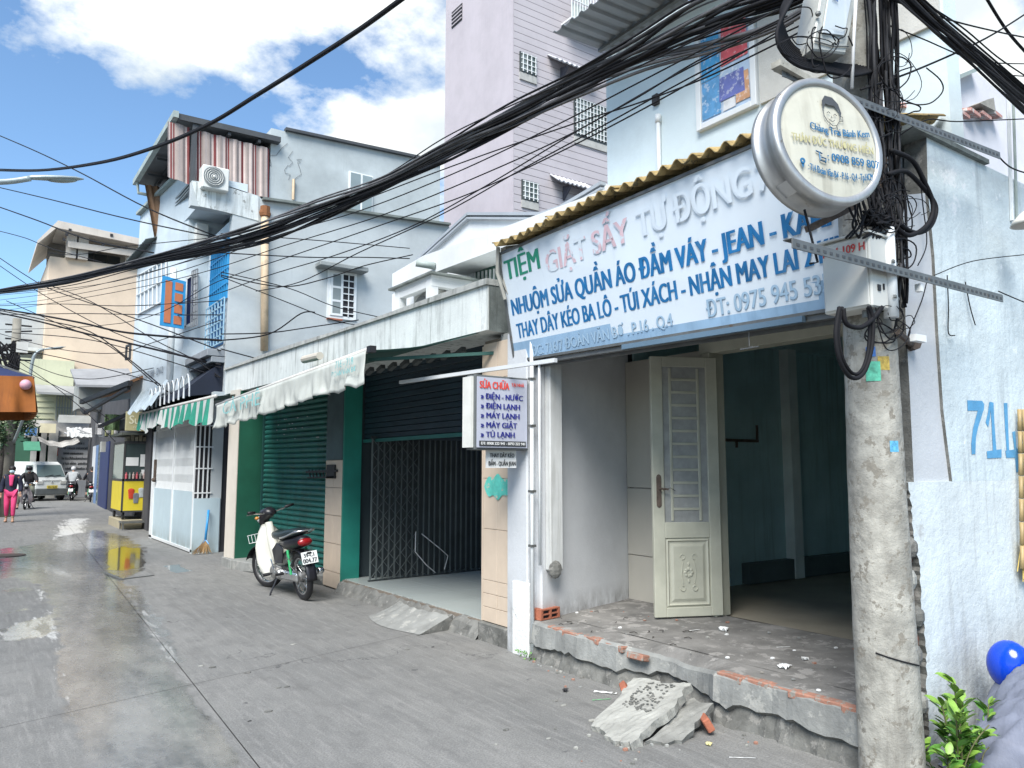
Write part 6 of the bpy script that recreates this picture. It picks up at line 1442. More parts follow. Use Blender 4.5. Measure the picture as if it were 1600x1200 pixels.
# right hand bundle into the alley
random.seed(50)
RBL = 'black cable in the thick bundle leaving the pole top to the right'
for k in range(20):
    o1, o2 = random.uniform(-28, 28), random.uniform(-26, 26); yy = 2.0 + random.uniform(-.08, .1)
    P = [onY(x, y + (o1 * (1 - t) + o2 * t), yy) for x, y, t in ((1345, -75, 0), (1400, -20, .2), (1460, 36, .4), (1520, 86, .65), (1570, 128, .85), (1625, 175, 1), (1700, 235, 1.2))]
    cable(P, random.choice([.006, .008, .011]), RBL, 'cables leaving the pole to the right', mat=random.choice([cablem, cablem, cable2]))
for i, (P, r) in enumerate((([(1380, -5), (1480, 30), (1560, 50), (1620, 62)], .005), ([(1420, -10), (1500, 40), (1560, 90), (1620, 130)], .005), ([(1345, 140), (1430, 110), (1540, 60), (1620, 10)], .006), ([(1410, 0), (1470, 60), (1545, 110), (1610, 120)], .004), ([(1390, 40), (1440, 60), (1530, 95), (1620, 100)], .004), ([(1540, -5), (1575, 50), (1620, 100)], .01), ([(1360, 250), (1440, 190), (1500, 190), (1620, 185)], .004), ([(1555, 238), (1580, 262), (1620, 275)], .005), ([(1560, 455), (1590, 468), (1620, 480)], .004), ([(1460, 430), (1520, 408), (1600, 398)], .003))):
    cable([onY(x, y, 2.02 + .01 * i) for x, y in P], r, ('thin wire at the upper right, ' + ['highest, nearly level', 'falling beside the thick bundle', 'rising to the right across the others', 'sagging under the bundle', 'shallow and pale', 'thick and steep near the corner', 'level above the wall ledge', 'from the tip of the upper cross arm', 'from the tip of the lower cross arm', 'taut above the painted 714'][i]), 'single wires at the upper right')
# big coil left of the upper meter box
random.seed(60)
for k in range(9):
    j = k * 3.2; P = [(1262 - j * .3, -40), (1232 - j * .4, 10 + random.uniform(-4, 4)), (1214 - j * .15 + k * 2, 50), (1222 + k * 2.4, 82 - j * .3), (1250 + k * 2, 104 - j * .6), (1292, 112 - j * .9 + k), (1330, 118 - j * .6), (1362, 112 - j * .5)]
    cable([onY(x, y, 2.03 + .012 * k) for x, y in P], .0095, 'black cable looped in the coil left of the upper meter box', 'looped cables of the pole coil')
# vertical drops on the pole's right side
for k in range(30):
    x = random.uniform(1352, 1400); P = []
    for i, y in enumerate((-30, 40, 110, 180, 250, 320, 380, 440, 480)):
        P.append(onY(x + i * 2.0 + random.uniform(-5, 5), y + random.uniform(-8, 8), 2.03 + random.uniform(-.02, .05)))
        if i > 3 and random.random() < .12: break
    if len(P) > 2: cable(P, random.choice([.004, .006, .008]), 'black cable dropping down the side of the concrete pole', 'drop cables on the concrete pole', mat=random.choice([cablem, cablem, cable2]))
for k in range(46):     # loops and tangles
    zone = random.choice([(1400, 60, 55), (1385, 190, 40), (1400, 330, 45), (1350, 345, 45), (1410, 400, 40), (1370, 310, 50), (1290, 60, 60), (1395, 150, 60), (1390, 500, 40)])
    cx, cy = zone[0] + random.gauss(0, zone[2] * .28), zone[1] + random.gauss(0, zone[2] * .35); a = random.uniform(8, zone[2] * .7); b = random.uniform(8, zone[2] * .8); ph = random.uniform(0, 6.28); sp_ = random.uniform(3.2, 9); yy = 1.99 + random.uniform(-.04, .07)
    P = [onY(cx + a * math.cos(ph + sp_ * t / 9) * (1 + .3 * math.sin(t)), cy + b * math.sin(ph + sp_ * t / 9) + random.uniform(-4, 4), yy + .004 * t) for t in range(10)]
    cable(P, random.choice([.0022, .003, .004]), 'thin black wire curled in the tangle on the concrete pole', 'tangled wires on the concrete pole', n=4)
for k, P in enumerate(([(1392, 235), (1425, 250), (1445, 285), (1458, 320), (1450, 350), (1420, 368), (1398, 352)], [(1388, 272), (1415, 268), (1440, 290), (1462, 322), (1455, 352), (1430, 364), (1400, 346)])):
    cable([onY(x, y, 2.0 + .01 * k) for x, y in P], .013, ['outer', 'inner'][k] + ' thick black cable looping out right of the pole over the lime wall', None)
w = MB(); c_ = onY(1370, 345, 2.0)
for k in range(16):
    P = [c_ + V((random.uniform(-.11, .11), random.uniform(-.03, .03), random.uniform(-.035, .035))) for _ in range(6)]; w.tube(smooth(P, 3), .007, 4)
o_ = w.build('cable_knot', cablem, None, smooth=True); tag(o_, 'dense black knot of cables just above the cream meter box', 'cables'); o_['kind'] = 'stuff'
for k in range(9):
    x = 1335 + k * 8; P = [onY(x - 14, 300 + random.uniform(-10, 10), 2.02), onY(x - 6, 330, 2.0), onY(x + random.uniform(-16, 10), 352, 1.99), onY(x - 10 + random.uniform(-30, 10), 372, 2.0)]
    cable(P, .006, 'black cable packed behind the knot above the cream meter box', 'cables packed above the meter box')
for k, P in enumerate(([(1312, 480), (1306, 520), (1312, 562), (1330, 590), (1350, 582), (1362, 545), (1364, 500), (1358, 478)], [(1316, 480), (1310, 520), (1317, 560), (1333, 584), (1348, 576), (1357, 545), (1359, 500), (1356, 480)], [(1318, 482), (1322, 505), (1342, 512), (1362, 500), (1378, 480)], [(1368, 480), (1376, 510), (1392, 530), (1410, 520), (1412, 500)], [(1370, 500), (1385, 545), (1410, 540), (1422, 515), (1400, 498)])):
    cable([onY(x, y, 1.99 + .01 * (k % 2)) for x, y in P], [.011, .009, .012, .004, .003][k], ['outer drooping loop of cable under the cream meter box', 'inner drooping loop of cable under the cream meter box', 'short fat cable bow right under the cream meter box', 'thin wire bow right of the pole below the meter box', 'finest wire curl right of the pole below the meter box'][k], None)
for k, P in enumerate(([(1448, 440), (1440, 470), (1420, 520), (1417, 545)], [(1480, 430), (1482, 480), (1482, 520), (1492, 524)], [(1508, 440), (1516, 480), (1524, 508)], [(1436, 260), (1442, 320), (1448, 380), (1434, 415)])):
    cable([onY(x, y, YW - .04) for x, y in P], .0035, ['crooked dark wire hanging from the lower cross arm beside the pole', 'pale hooked wire hanging below the lower cross arm on the wall', 'short thin wire tail on the wall above the painted 714', 'thin vertical wire over the render patch right of the pole'][k], None)
# ================================================================ STREET LAMPS, FAR POLE, TREE
def street_lamp(label, arm, head0, head1, r, base):
    t = thing('street_lamp', label, 'street lamp', base)
    w = MB(); w.tube(smooth([V(p) for p in arm], 5), r, 8); w.build('pole', fog, t, smooth=True)
    a, b = V(head0), V(head1); d = b - a; L = d.length; dn = d.normalized(); s = dn.cross(V((0, 0, 1))).normalized(); u = s.cross(dn)
    w = MB(); ns_ = 10; prof = [(0, .05, .045), (.08, .07, .06), (.3, .11, .065), (.6, .13, .06), (.85, .11, .045), (1, .03, .01)]
    vs = []
    for t_, hw, hh in prof:
        for k in range(ns_):
            an = 2 * math.pi * k / ns_; vs.append(a + d * t_ + s * hw * math.cos(an) * L + u * (hh * math.sin(an) * L * (1.0 if math.sin(an) > 0 else .6)))
    w.add(vs, [(i * ns_ + k, (i + 1) * ns_ + k, (i + 1) * ns_ + (k + 1) % ns_, i * ns_ + (k + 1) % ns_) for i in range(5) for k in range(ns_)] + [tuple(range(ns_))]); w.build('housing', fog, t, smooth=True)
    w = MB(); w.ball(a + d * .6 - u * .035 * L, (L * .28, L * .09, L * .05), 12, 6, rot=Matrix((dn, s, u)).transposed()); w.build('lens', M('lamp_lens', (.25, .28, .26), .15, .1), t, smooth=True)
h0, h1 = onY(44, 278, 9), onY(131, 280, 9)
street_lamp('near street lamp head on its curved arm at the upper left', [(-1.5, 9, 0), (-1.5, 9, 3.4), (-1.1, 9, 4.0), (-.4, 9, 4.32), (h0.x - .25, 9, onY(0, 285, 9).z), (h0.x + .02, 9, h0.z)], h0, h1, .03, (-1.5, 9, 0))
h0, h1 = onY(68, 546, 26), onY(103, 542, 26)
street_lamp('far street lamp with short drooping arm before the beige wall', [onY(22, 690, 28), onY(38, 650, 27), onY(45, 628, 26), onY(47, 590, 26), onY(52, 560, 26), onY(60, 549, 26), h0], h0, h1, .045, (onY(45, 700, 26).x, 26, 0))
FP = thing('far_utility_pole', 'distant concrete utility pole with transformer boxes at the left edge', 'pole', (1.2, 30, 0))
a, b = onY(18, 780, 30), onY(27, 498, 30); w = MB(); w.tube([V((1.08, 30, 0)), V((b.x, 30, b.z))], [.19, .13], 10); part(w, 'shaft', M('far_pole', (.20, .19, .16), .9, .2, 3, .4), FP, smooth=True)
p = onY(32, 545, 30); w = MB(); w.box(p.x - .13, p.x + .2, 29.75, 30.0, p.z - .15, p.z + .2); part(w, 'box', boxm, FP)
for k, y in enumerate((508, 520, 530, 555, 562)):
    p = onY(25, y, 30); w = MB(); w.bar(p + V((-.3, 0, 0)), p + V((.45, 0, .1 * (k % 2))), .05); part(w, 'cross_arm', black, FP)
random.seed(70)
for k in range(14):
    P = [onY(random.uniform(-4, 30), random.uniform(530, 600), 29.8) for _ in range(4)]; cable(P, .03, 'tangled dark cable by the distant pole at the left edge', 'tangled cables at the distant pole', n=4)
TR = thing('street_tree', 'dark leafy tree trunk under the orange and blue parasol at left', 'tree', (.78, 30, 0))
w = MB(); tb = V((.78, 30, 0)); w.tube([tb, tb + V((.02, 0, 1.2)), tb + V((.1, 0, 2.0)), tb + V((.35, .1, 2.7)), tb + V((.5, .1, 3.4))], [.16, .14, .12, .09, .04], 8); w.tube([tb + V((.05, 0, 1.7)), tb + V((-.2, 0, 2.5)), tb + V((-.3, .2, 3.5))], [.1, .08, .03], 7); part(w, 'trunk', barkm, TR, smooth=True)
w = MB(); random.seed(71)
for k in range(1500):
    c_ = random.choice([(.6, 30, 3.0), (1.25, 30, 3.3), (.9, 30.2, 3.5), (.8, 29.8, 2.6), (1.5, 30, 3.0)]); p = V(c_) + V((random.gauss(0, .16), random.gauss(0, .25), random.gauss(0, .22)))
    d = V((random.uniform(-1, 1), random.uniform(-1, 1), random.uniform(-1, .4))).normalized() * .08; s = d.orthogonal().normalized() * .03; w.add([p - d, p + s, p + d, p - s], [(0, 1, 2, 3)], random.choice([0, 0, 1]))
part(w, 'crown', [leafd, M('leaf_mid_dark', (.05, .10, .035), .6, .3, 20)], TR)
# ================================================================ PARASOL
UM = thing('parasol', 'square market parasol, dark blue top over hanging orange cloth', 'parasol', (-.4, 14.1, 0))
uc = V((-.42, 14.2, 0)); hz = 1.12; zt_ = 2.88
w = MB(); cn = [(-hz, -hz), (hz, -hz), (hz, hz), (-hz, hz)]
def us(k):
    x0, y0 = cn[k]; x1, y1 = cn[(k + 1) % 4]
    def f(u, v):
        e = V((x0 + (x1 - x0) * u, y0 + (y1 - y0) * u, 0)); return uc + e * (1 - v) + V((0, 0, zt_ + .55 * v - .05 * math.sin(v * 3.1) - .03 * math.sin(u * math.pi) * (1 - v)))
    return f
for k in range(4): w.sheet(us(k), 12, 6)
part(w, 'canopy', M('parasol_blue', (.008, .018, .07), .8, .2, 2), UM, smooth=True)
w = MB()
for k in range(4):
    x0, y0 = cn[k]; x1, y1 = cn[(k + 1) % 4]
    w.sheet(lambda u, v: uc + V((x0 + (x1 - x0) * u, y0 + (y1 - y0) * u, zt_ - .03 * math.sin(u * math.pi) - .52 * v)) + V((x0 + (x1 - x0) * u, y0 + (y1 - y0) * u, 0)).normalized() * (.06 * v + .05 * v * math.sin(u * 38 + k)), 48, 5)
part(w, 'orange_valance', M('parasol_orange', (.27, .085, .012), .8, .25, 3, .35, (.10, .03, .01), .5), UM, smooth=True)
w = MB(); w.tube([uc, uc + V((0, 0, 3.45))], .025, 8); part(w, 'pole', steel, UM)
w = MB(); w.lathe(uc, (0, 0, 1), [(0, .28), (.06, .28), (.09, .10), (.2, .05)], 16); part(w, 'base', concrete, UM)
w = MB()
for k in range(4): w.bar(uc + V((*cn[k], zt_ - .02)), uc + V((0, 0, 3.40)), .025)
part(w, 'ribs', steel, UM)
w = MB(); w.ball(onY(40, 601, 13.05), .075, 12, 8); o_ = part(w, 'pink_ball', M('pink_ball', (.55, .30, .36), .6, .1), UM, smooth=True)
# ================================================================ DRINKS CART
DC = thing('drinks_cart', 'glass topped drinks cart with yellow panels showing cups', 'cart', (3.4, 23, 0))
x0, x1, y0, y1 = 3.30, 3.98, 22.3, 24.1
w = MB(); w.box(x0, x1, y0, y1, .42, .46); w.box(x0, x1, y0, y1, 1.22, 1.28)
for x in (x0, x1 - .04):
    for y in (y0, y1 - .04): w.box(x, x + .04, y, y + .04, .40, 2.22)
w.box(x0, x1, y0, y1, 2.2, 2.26); part(w, 'frame', M('cart_frame', (.05, .05, .05), .5), DC)
yel = M('cart_yellow', (.62, .50, .03), .5, .08, 4)
w = MB(); w.box(x0 + .04, x1 - .04, y0 + .005, y0 + .03, .46, 1.22); part(w, 'front_panel', yel, DC)
w = MB(); w.box(x0 + .005, x0 + .03, y0 + .04, y1 - .04, .46, 1.22); part(w, 'side_panel', yel, DC)
for (cx, cz, s, c) in ((.22, .90, .13, (.50, .05, .02)), (.46, .92, .12, (.42, .46, .46)), (.34, .78, .13, (.16, .17, .19))):
    w = MB(); w.lathe((x0 + cx, y0 - .012, cz - s), (0, 0, 1), [(0, .001), (0, s * .42), (s * 1.7, s * .6), (s * 1.75, s * .62), (s * 1.95, s * .4), (s * 2.05, .001)], 12)
    w.v = [(v[0], y0 - .0 + (v[1] - y0) * .12 - .004, v[2]) for v in w.v]; part(w, 'cup_print', M('cup_%d' % int(cx * 100), c, .5, .2, 12), DC)
w = MB(); w.box(x0 + .01, x1 - .01, y0 + .01, y0 + .02, 1.28, 2.2); part(w, 'front_glass', glassy('cart_glass', (.05, .07, .07), .05), DC)
w = MB(); w.box(x0 + .01, x0 + .02, y0 + .04, y1 - .04, 1.28, 2.2); part(w, 'side_glass', glassy('cart_glass2', (.12, .18, .18), .05), DC)
for (a, b, c, d) in ((.06, .36, 1.62, 1.84), (.40, .62, 1.60, 1.92), (.44, .60, 1.36, 1.52)):
    w = MB(); w.box(x0 + a, x0 + b, y0 + .002, y0 + .009, c, d); part(w, 'paper_note', paper, DC)
random.seed(72)
for k in range(7):
    w = MB(); w.lathe((x0 + .08 + k * .085, y0 - .03, 1.285), (0, 0, 1), [(0, .001), (0, .028), (.11, .03), (.13, .012), (.17, .012), (.17, .001)], 8); part(w, 'bottle', M('bottle_%d' % (k % 3), [(.45, .10, .12), (.20, .22, .20), (.40, .30, .28)][k % 3], .3), DC)
w = MB()
for k in range(6): w.box(x0 + .04 + k * .10, x0 + .12 + k * .10, y0 - .02, y0 + .3, 2.27, 2.38 + .05 * (k % 2))
part(w, 'top_goods', M('goods', (.22, .20, .14), .7, .6, 8), DC)
w = MB(); w.box(x0 - .1, x1 + .1, y0 - .2, y1, 2.42, 2.48); part(w, 'cart_roof', M('cart_roof', (.10, .11, .09), .7, .2, 3), DC)
for (wx, wy) in ((x0 + .05, y0 + .15), (x1 - .1, y0 + .15), (x0 + .05, y1 - .2), (x1 - .1, y1 - .2)):
    w = MB(); w.lathe((wx, wy, .33), (1, 0, 0), [(0, .02), (0, .10), (.05, .10), (.05, .02)], 14); part(w, 'wheel', black, DC)
w = MB(); w.box(3.25, 3.85, 21.7, 22.2, .17, .21)
for x in (3.27, 3.81):
    for y in (21.72, 22.16): w.box(x, x + .03, y, y + .03, 0, .17)
o_ = w.build('step_stool', steel, None); tag(o_, 'low steel stool platform standing before the drinks cart', 'stool')
w = MB(); w.box(3.3, 4.2, 22.25, 24.3, -.02, .225); o_ = w.build('cart_plinth', M('tan_plinth', (.36, .32, .22), .85, .1, 4), None, bevel=.01); tag(o_, 'tan tiled plinth under the drinks cart', 'plinth')
# ================================================================ MOTORBIKES
def motorbike(label, loc, rz, lean=0, steer=0, body=(.50, .50, .45), dark=(.015, .015, .02), plate='59-C1|004.77', fine=True, group=None):
    t = thing('motorbike', label, 'motorbike', (0, 0, 0), group)
    bodym = M('bike_body_%02d%02d%02d' % tuple(int(c * 99) for c in body), body, .3, .06, 5, bump=.02); dk = M('bike_dark', (.012, .012, .016), .35, .1, 6, bump=.03)
    seatm = M('bike_seat', (.012, .022, .026), .38, .15, 12, bump=.08)
    def wheel(x, zr, steer_=0):
        root = None
        c = V((x, 0, zr)); RM = Matrix.Rotation(steer_, 3, 'Z')
        def T(p): return c + RM @ (V(p))
        n, m_ = 40, 10; vs = []
        R0, r0 = .247, .036
        for i in range(n):
            a = 2 * math.pi * i / n
            for j in range(m_):
                b = 2 * math.pi * j / m_; rr = R0 + r0 * math.cos(b) * 1.15; vs.append(T((rr * math.cos(a), r0 * math.sin(b), rr * math.sin(a))))
        w = MB(); w.add(vs, [(i * m_ + j, ((i + 1) % n) * m_ + j, ((i + 1) % n) * m_ + (j + 1) % m_, i * m_ + (j + 1) % m_) for i in range(n) for j in range(m_)])
        wl = w.build('wheel', black, t, smooth=True); ORG[wl.name] = V((0, 0, 0))
        ax = RM @ V((0, 1, 0))
        w = MB(); w.lathe(c - ax * .022, ax, [(0, .205), (0, .222), (.044, .222), (.044, .205), (.03, .198), (.014, .198), (0, .205)], 40); w.build('rim', chrome, wl, smooth=False)
        w = MB(); w.lathe(c - ax * .045, ax, [(0, .001), (0, .03), (.02, .055), (.07, .055), (.09, .03), (.09, .001)], 16); w.build('hub', M('hub_grey', (.3, .3, .3), .4, metal=.7), wl)
        if fine:
            w = MB()
            for k in range(18):
                a = 2 * math.pi * k / 18; sgn = 1 if k % 2 else -1
                w.tube([T((.045 * math.cos(a + .6 * sgn), sgn * .03, .045 * math.sin(a + .6 * sgn))), T((.205 * math.cos(a), 0, .205 * math.sin(a)))], .0022, 4, caps=False)
            s_ = w.build('spokes', chrome, wl); s_['kind'] = 'stuff'
    wheel(-.60, .283); wheel(.62, .283, steer)
    S = Matrix.Rotation(steer, 3, 'Z'); hx = V((.50, 0, 0))
    def H(p): return hx + S @ (V(p) - hx)
    # front fork, fender, headset
    w = MB()
    for s in (-1, 1): w.tube([H((.47, s * .07, .68)), H((.60, s * .065, .34)), H((.63, s * .06, .27))], [.022, .020, .026], 8)
    w.build('fork', M('fork_grey', (.25, .25, .25), .4, metal=.5), t, smooth=True)
    w = MB(); w.sheet(lambda u, v: H(V((.62, 0, .283)) + V((.30 * math.cos(rad(20 + 130 * u)), .055 * (v - .5) * 2, .30 * math.sin(rad(20 + 130 * u)) - .02 * (2 * v - 1) ** 2))), 14, 4); w.build('front_fender', dk, t, smooth=True, solid=.004)
    w = MB()   # headset cowl: loft
    secs = [(.52, .80, .045, .05), (.56, .86, .075, .075), (.53, .95, .09, .085), (.42, 1.0, .085, .06), (.36, 1.0, .05, .035)]
    vs = []; 
    for (x, z, hw, hh) in secs:
        for k in range(12): a = 2 * math.pi * k / 12; vs.append(H((x + .02 * math.sin(a), hw * math.cos(a), z + hh * math.sin(a))))
    w.add(vs, [(i * 12 + k, (i + 1) * 12 + k, (i + 1) * 12 + (k + 1) % 12, i * 12 + (k + 1) % 12) for i in range(4) for k in range(12)] + [tuple(range(12)), tuple(range(48, 60))]); w.build('headset', dk, t, smooth=True)
    w = MB(); w.ball(H((.585, 0, .90)), (.035, .07, .055), 12, 8); w.build('headlight', glassy('headlamp_glass', (.35, .37, .38), .05), t, smooth=True)
    w = MB(); w.tube([H((.40, -.34, 1.03)), H((.43, -.20, 1.0)), H((.45, 0, .97)), H((.43, .20, 1.0)), H((.40, .34, 1.03))], .012, 8); w.build('handlebar', chrome, t, smooth=True)
    for s in (-1, 1):
        w = MB(); w.tube([H((.42, s * .25, 1.02)), H((.39, s * .37, 1.035))], .019, 8); w.build('grip', black, t, smooth=True)
        w = MB(); w.tube([H((.45, s * .2, 1.0)), H((.46, s * .34, 1.0))], .006, 5); w.build('lever', chrome, t)
        w = MB(); w.ball(H((.54, s * .12, .93)), (.03, .03, .022), 8, 5); w.build('indicator', M('indicator_amber', (.45, .2, .04), .3), t, smooth=True)
    # leg shield
    for s in (-1, 1):
        w = MB()
        def ls(u, v):
            z = .84 - .64 * u; hw = np.interp(u, [0, .15, .4, .75, 1], [.06, .13, .20, .215, .16]); x = np.interp(u, [0, .25, .6, 1], [.47, .40, .33, .20])
            return V((x + .075 * v * v - .02 * v, s * hw * v, z))
        w.sheet(ls, 14, 6); w.build('leg_shield', bodym, t, smooth=True, solid=.008)
    w = MB(); w.tube([(.44, 0, .86), (.38, 0, .66), (.20, 0, .44), (-.05, 0, .40), (-.2, 0, .5)], [.05, .06, .075, .08, .06], 10); w.build('main_tube_cover', bodym, t, smooth=True)
    # engine & exhaust
    w = MB(); w.hexa([(-.12, -.10, .20), (.16, -.10, .20), (.16, .10, .20), (-.12, .10, .20), (-.14, -.085, .36), (.12, -.085, .36), (.12, .085, .36), (-.14, .085, .36)]); w.lathe((.08, .14, .28), (0, -1, 0), [(0, .001), (0, .06), (.02, .085), (.26, .085), (.28, .06), (.28, .001)], 16); w.lathe((-.08, .125, .27), (0, -1, 0), [(0, .001), (0, .05), (.02, .06), (.23, .06), (.25, .001)], 14)
    w.build('engine', M('engine_alloy', (.35, .35, .34), .35, .2, 20, bump=.1, metal=.7), t, bevel=.006)
    w = MB()
    for k in range(5): w.box(.16 + k * .024, .17 + k * .024, -.06, .06, .23, .35)
    w.build('cylinder_fins', M('engine_alloy', (.35, .35, .34), .35), t)
    w = MB(); w.tube([(.2, -.09, .24), (.0, -.13, .17), (-.25, -.15, .22), (-.35, -.15, .26), (-.80, -.16, .34)], [.016, .016, .02, .042, .042], 10); w.build('exhaust', chrome, t, smooth=True)
    w = MB(); w.hexa([(-.68, .07, .235), (-.08, .07, .21), (-.08, .105, .21), (-.68, .105, .235), (-.68, .07, .335), (-.08, .07, .33), (-.08, .105, .33), (-.68, .105, .335)]); w.build('chain_case', chrome, t, bevel=.02)
    w = MB(); w.tube([(-.05, .0, .38), (-.60, .085, .285)], .018, 6); w.tube([(-.05, .0, .38), (-.60, -.085, .285)], .018, 6); w.build('swingarm', dk, t)
    # side panels, seat, tail
    for s in (-1, 1):
        w = MB(); w.prism([(.06, s * .10, .56), (-.02, s * .105, .40), (-.28, s * .105, .42), (-.34, s * .10, .60), (-.1, s * .09, .66)], (0, s * .015, 0)); w.build('side_panel', M('bike_side', (.10, .02, .02), .4) if body[0] > .5 else dk, t, bevel=.006)
        w = MB(); w.tube([(-.50, s * .115, .60), (-.58, s * .125, .32)], .016, 8); w.build('shock_body', M('shock_green', (.02, .30, .10), .4), t)
        w = MB(); w.tube([(-.49 - .012 * k + .004 * math.sin(k * 2.6) * 0, s * (.118 + .018 * math.cos(k * 1.57)), .60 - .022 * k + .018 * math.sin(k * 1.57) * .3) for k in range(12)], .005, 4); w.build('shock_spring', chrome, t)
    w = MB(); vs = []; secs = [(.14, .70, .05, .03), (.08, .735, .10, .05), (-.08, .735, .125, .055), (-.25, .75, .135, .06), (-.45, .785, .13, .055), (-.64, .81, .11, .045), (-.70, .815, .06, .02)]
    for (x, z, hw, hh) in secs:
        for k in range(14): a = 2 * math.pi * k / 14; vs.append(V((x, hw * math.copysign(abs(math.cos(a)) ** .7, math.cos(a)), z + hh * math.copysign(abs(math.sin(a)) ** .7, math.sin(a)))))
    w.add(vs, [(i * 14 + k, (i + 1) * 14 + k, (i + 1) * 14 + (k + 1) % 14, i * 14 + (k + 1) % 14) for i in range(6) for k in range(14)] + [tuple(range(14)), tuple(range(84, 98))]); w.build('seat', seatm, t, smooth=True)
    w = MB(); vs = []; secs = [(-.15, .64, .10, .07), (-.40, .66, .12, .085), (-.62, .69, .11, .08), (-.76, .715, .085, .06), (-.80, .72, .05, .035)]
    for (x, z, hw, hh) in secs:
        for k in range(12): a = 2 * math.pi * k / 12; vs.append(V((x, hw * math.cos(a), z + hh * math.sin(a))))
    w.add(vs, [(i * 12 + k, (i + 1) * 12 + k, (i + 1) * 12 + (k + 1) % 12, i * 12 + (k + 1) % 12) for i in range(4) for k in range(12)] + [tuple(range(12)), tuple(range(48, 60))]); w.build('tail_cowl', dk, t, smooth=True)
    w = MB(); w.ball((-.785, 0, .70), (.045, .09, .05), 12, 8); w.build('tail_light', M('tail_red', (.22, .008, .01), .2), t, smooth=True)
    w = MB(); w.tube(smooth([V((-.35, .14, .74)), V((-.55, .15, .77)), V((-.78, .12, .83)), V((-.84, 0, .84)), V((-.78, -.12, .83)), V((-.55, -.15, .77)), V((-.35, -.14, .74))], 4), .011, 8); w.build('grab_rail', chrome, t, smooth=True)
    w = MB(); w.sheet(lambda u, v: V((-.60, 0, .283)) + V((.315 * math.cos(rad(60 + 125 * u)), .06 * (2 * v - 1), .315 * math.sin(rad(60 + 125 * u)))), 14, 3); w.build('rear_fender', dk, t, smooth=True, solid=.004)
    pz = V((-.895, 0, .53)); w = MB(); pn = V((-1, 0, .25)).normalized(); pu = V((.25, 0, 1)).normalized(); py2 = V((0, 1, 0))
    w.prism([pz - py2 * .095 - pu * .07, pz + py2 * .095 - pu * .07, pz + py2 * .095 + pu * .07, pz - py2 * .095 + pu * .07], -pn * .004); pp = w.build('number_plate', paper, t); ORG[pp.name] = V((0, 0, 0))
    if fine:
        l1, l2 = plate.split('|'); write('lettering', l1, pz + py2 * .065 + pu * .008, -py2, pu, .045, .12, ink, pp, .0028, .004); write('lettering', l2, pz + py2 * .085 - pu * .058, -py2, pu, .05, .165, ink, pp, .0028, .004)
    w = MB(); w.bar((-.80, 0, .6), (-.89, 0, .58), .05, .02); w.build('plate_bracket', dk, t)
    # stands, pegs
    w = MB(); w.tube([(-.02, .09, .24), (-.02, .20, .05), (-.06, .23, .012)], .011, 6); w.ball((-.07, .235, .012), (.03, .02, .01), 8, 4); w.build('side_stand', dk, t)
    w = MB(); w.tube([(.05, -.24, .27), (.05, .24, .27)], .012, 6); w.tube([(.05, .17, .27), (.05, .25, .27)], .020, 8); w.build('foot_peg', black, t)
    w = MB(); w.tube([(-.3, .12, .30), (-.33, .22, .31)], .016, 6); w.build('rear_peg', black, t)
    w = MB(); w.tube([(-.02, .13, .30), (.02, .15, .45), (-.08, .19, .47)], .009, 6); w.build('kick_lever', chrome, t)
    if fine:
        w = MB()
        for k in range(5): w.tube([H((.60, -.1 + .05 * k, .62)), H((.74, -.11 + .055 * k, .60)), H((.76, -.11 + .055 * k, .70))], .004, 4)
        w.tube([H((.76, -.12, .70)), H((.76, .12, .70))], .004, 4); w.tube([H((.68, -.11, .61)), H((.68, .11, .61))], .004, 4); w.build('front_rack', whitem, t)
    t.rotation_euler = (lean, 0, rz); t.location = loc
    return t
ra, rb_ = onZ(478, 937), onZ(412, 913)
dd_ = V((rb_.x - ra.x, rb_.y - ra.y, 0)); hd = math.atan2(dd_.y, dd_.x)
mid = ra + dd_.normalized() * .60
motorbike('white underbone motorbike with black seat parked before the green shutter', (mid.x - .02, mid.y, 0), hd, lean=rad(-7), steer=rad(22))
# ================================================================ PEOPLE
def skin_mesh(name, joints, edges, mat, parent, sub=2, root=0):
    names = list(joints); me = bpy.data.meshes.new('tmp'); me.from_pydata([joints[k][0] for k in names], [(names.index(a), names.index(b)) for a, b in edges], []); o = bpy.data.objects.new('tmp', me); col.objects.link(o)
    o.modifiers.new('s', 'SKIN'); md = o.modifiers.new('u', 'SUBSURF'); md.levels = sub; md.render_levels = sub
    for i, k in enumerate(names):
        r = joints[k][1]; r = (r, r) if isinstance(r, (int, float)) else r; me.skin_vertices[0].data[i].radius = r; me.skin_vertices[0].data[i].use_root = (i == root)
    dg = bpy.context.evaluated_depsgraph_get(); m2 = bpy.data.meshes.new_from_object(o.evaluated_get(dg)); bpy.data.objects.remove(o)
    m2.name = name; m2.materials.clear(); m2.materials.append(mat); m2.polygons.foreach_set('use_smooth', [True] * len(m2.polygons))
    q = bpy.data.objects.new(name, m2); col.objects.link(q); q.parent = parent; ORG[q.name] = V((0, 0, 0)); return q
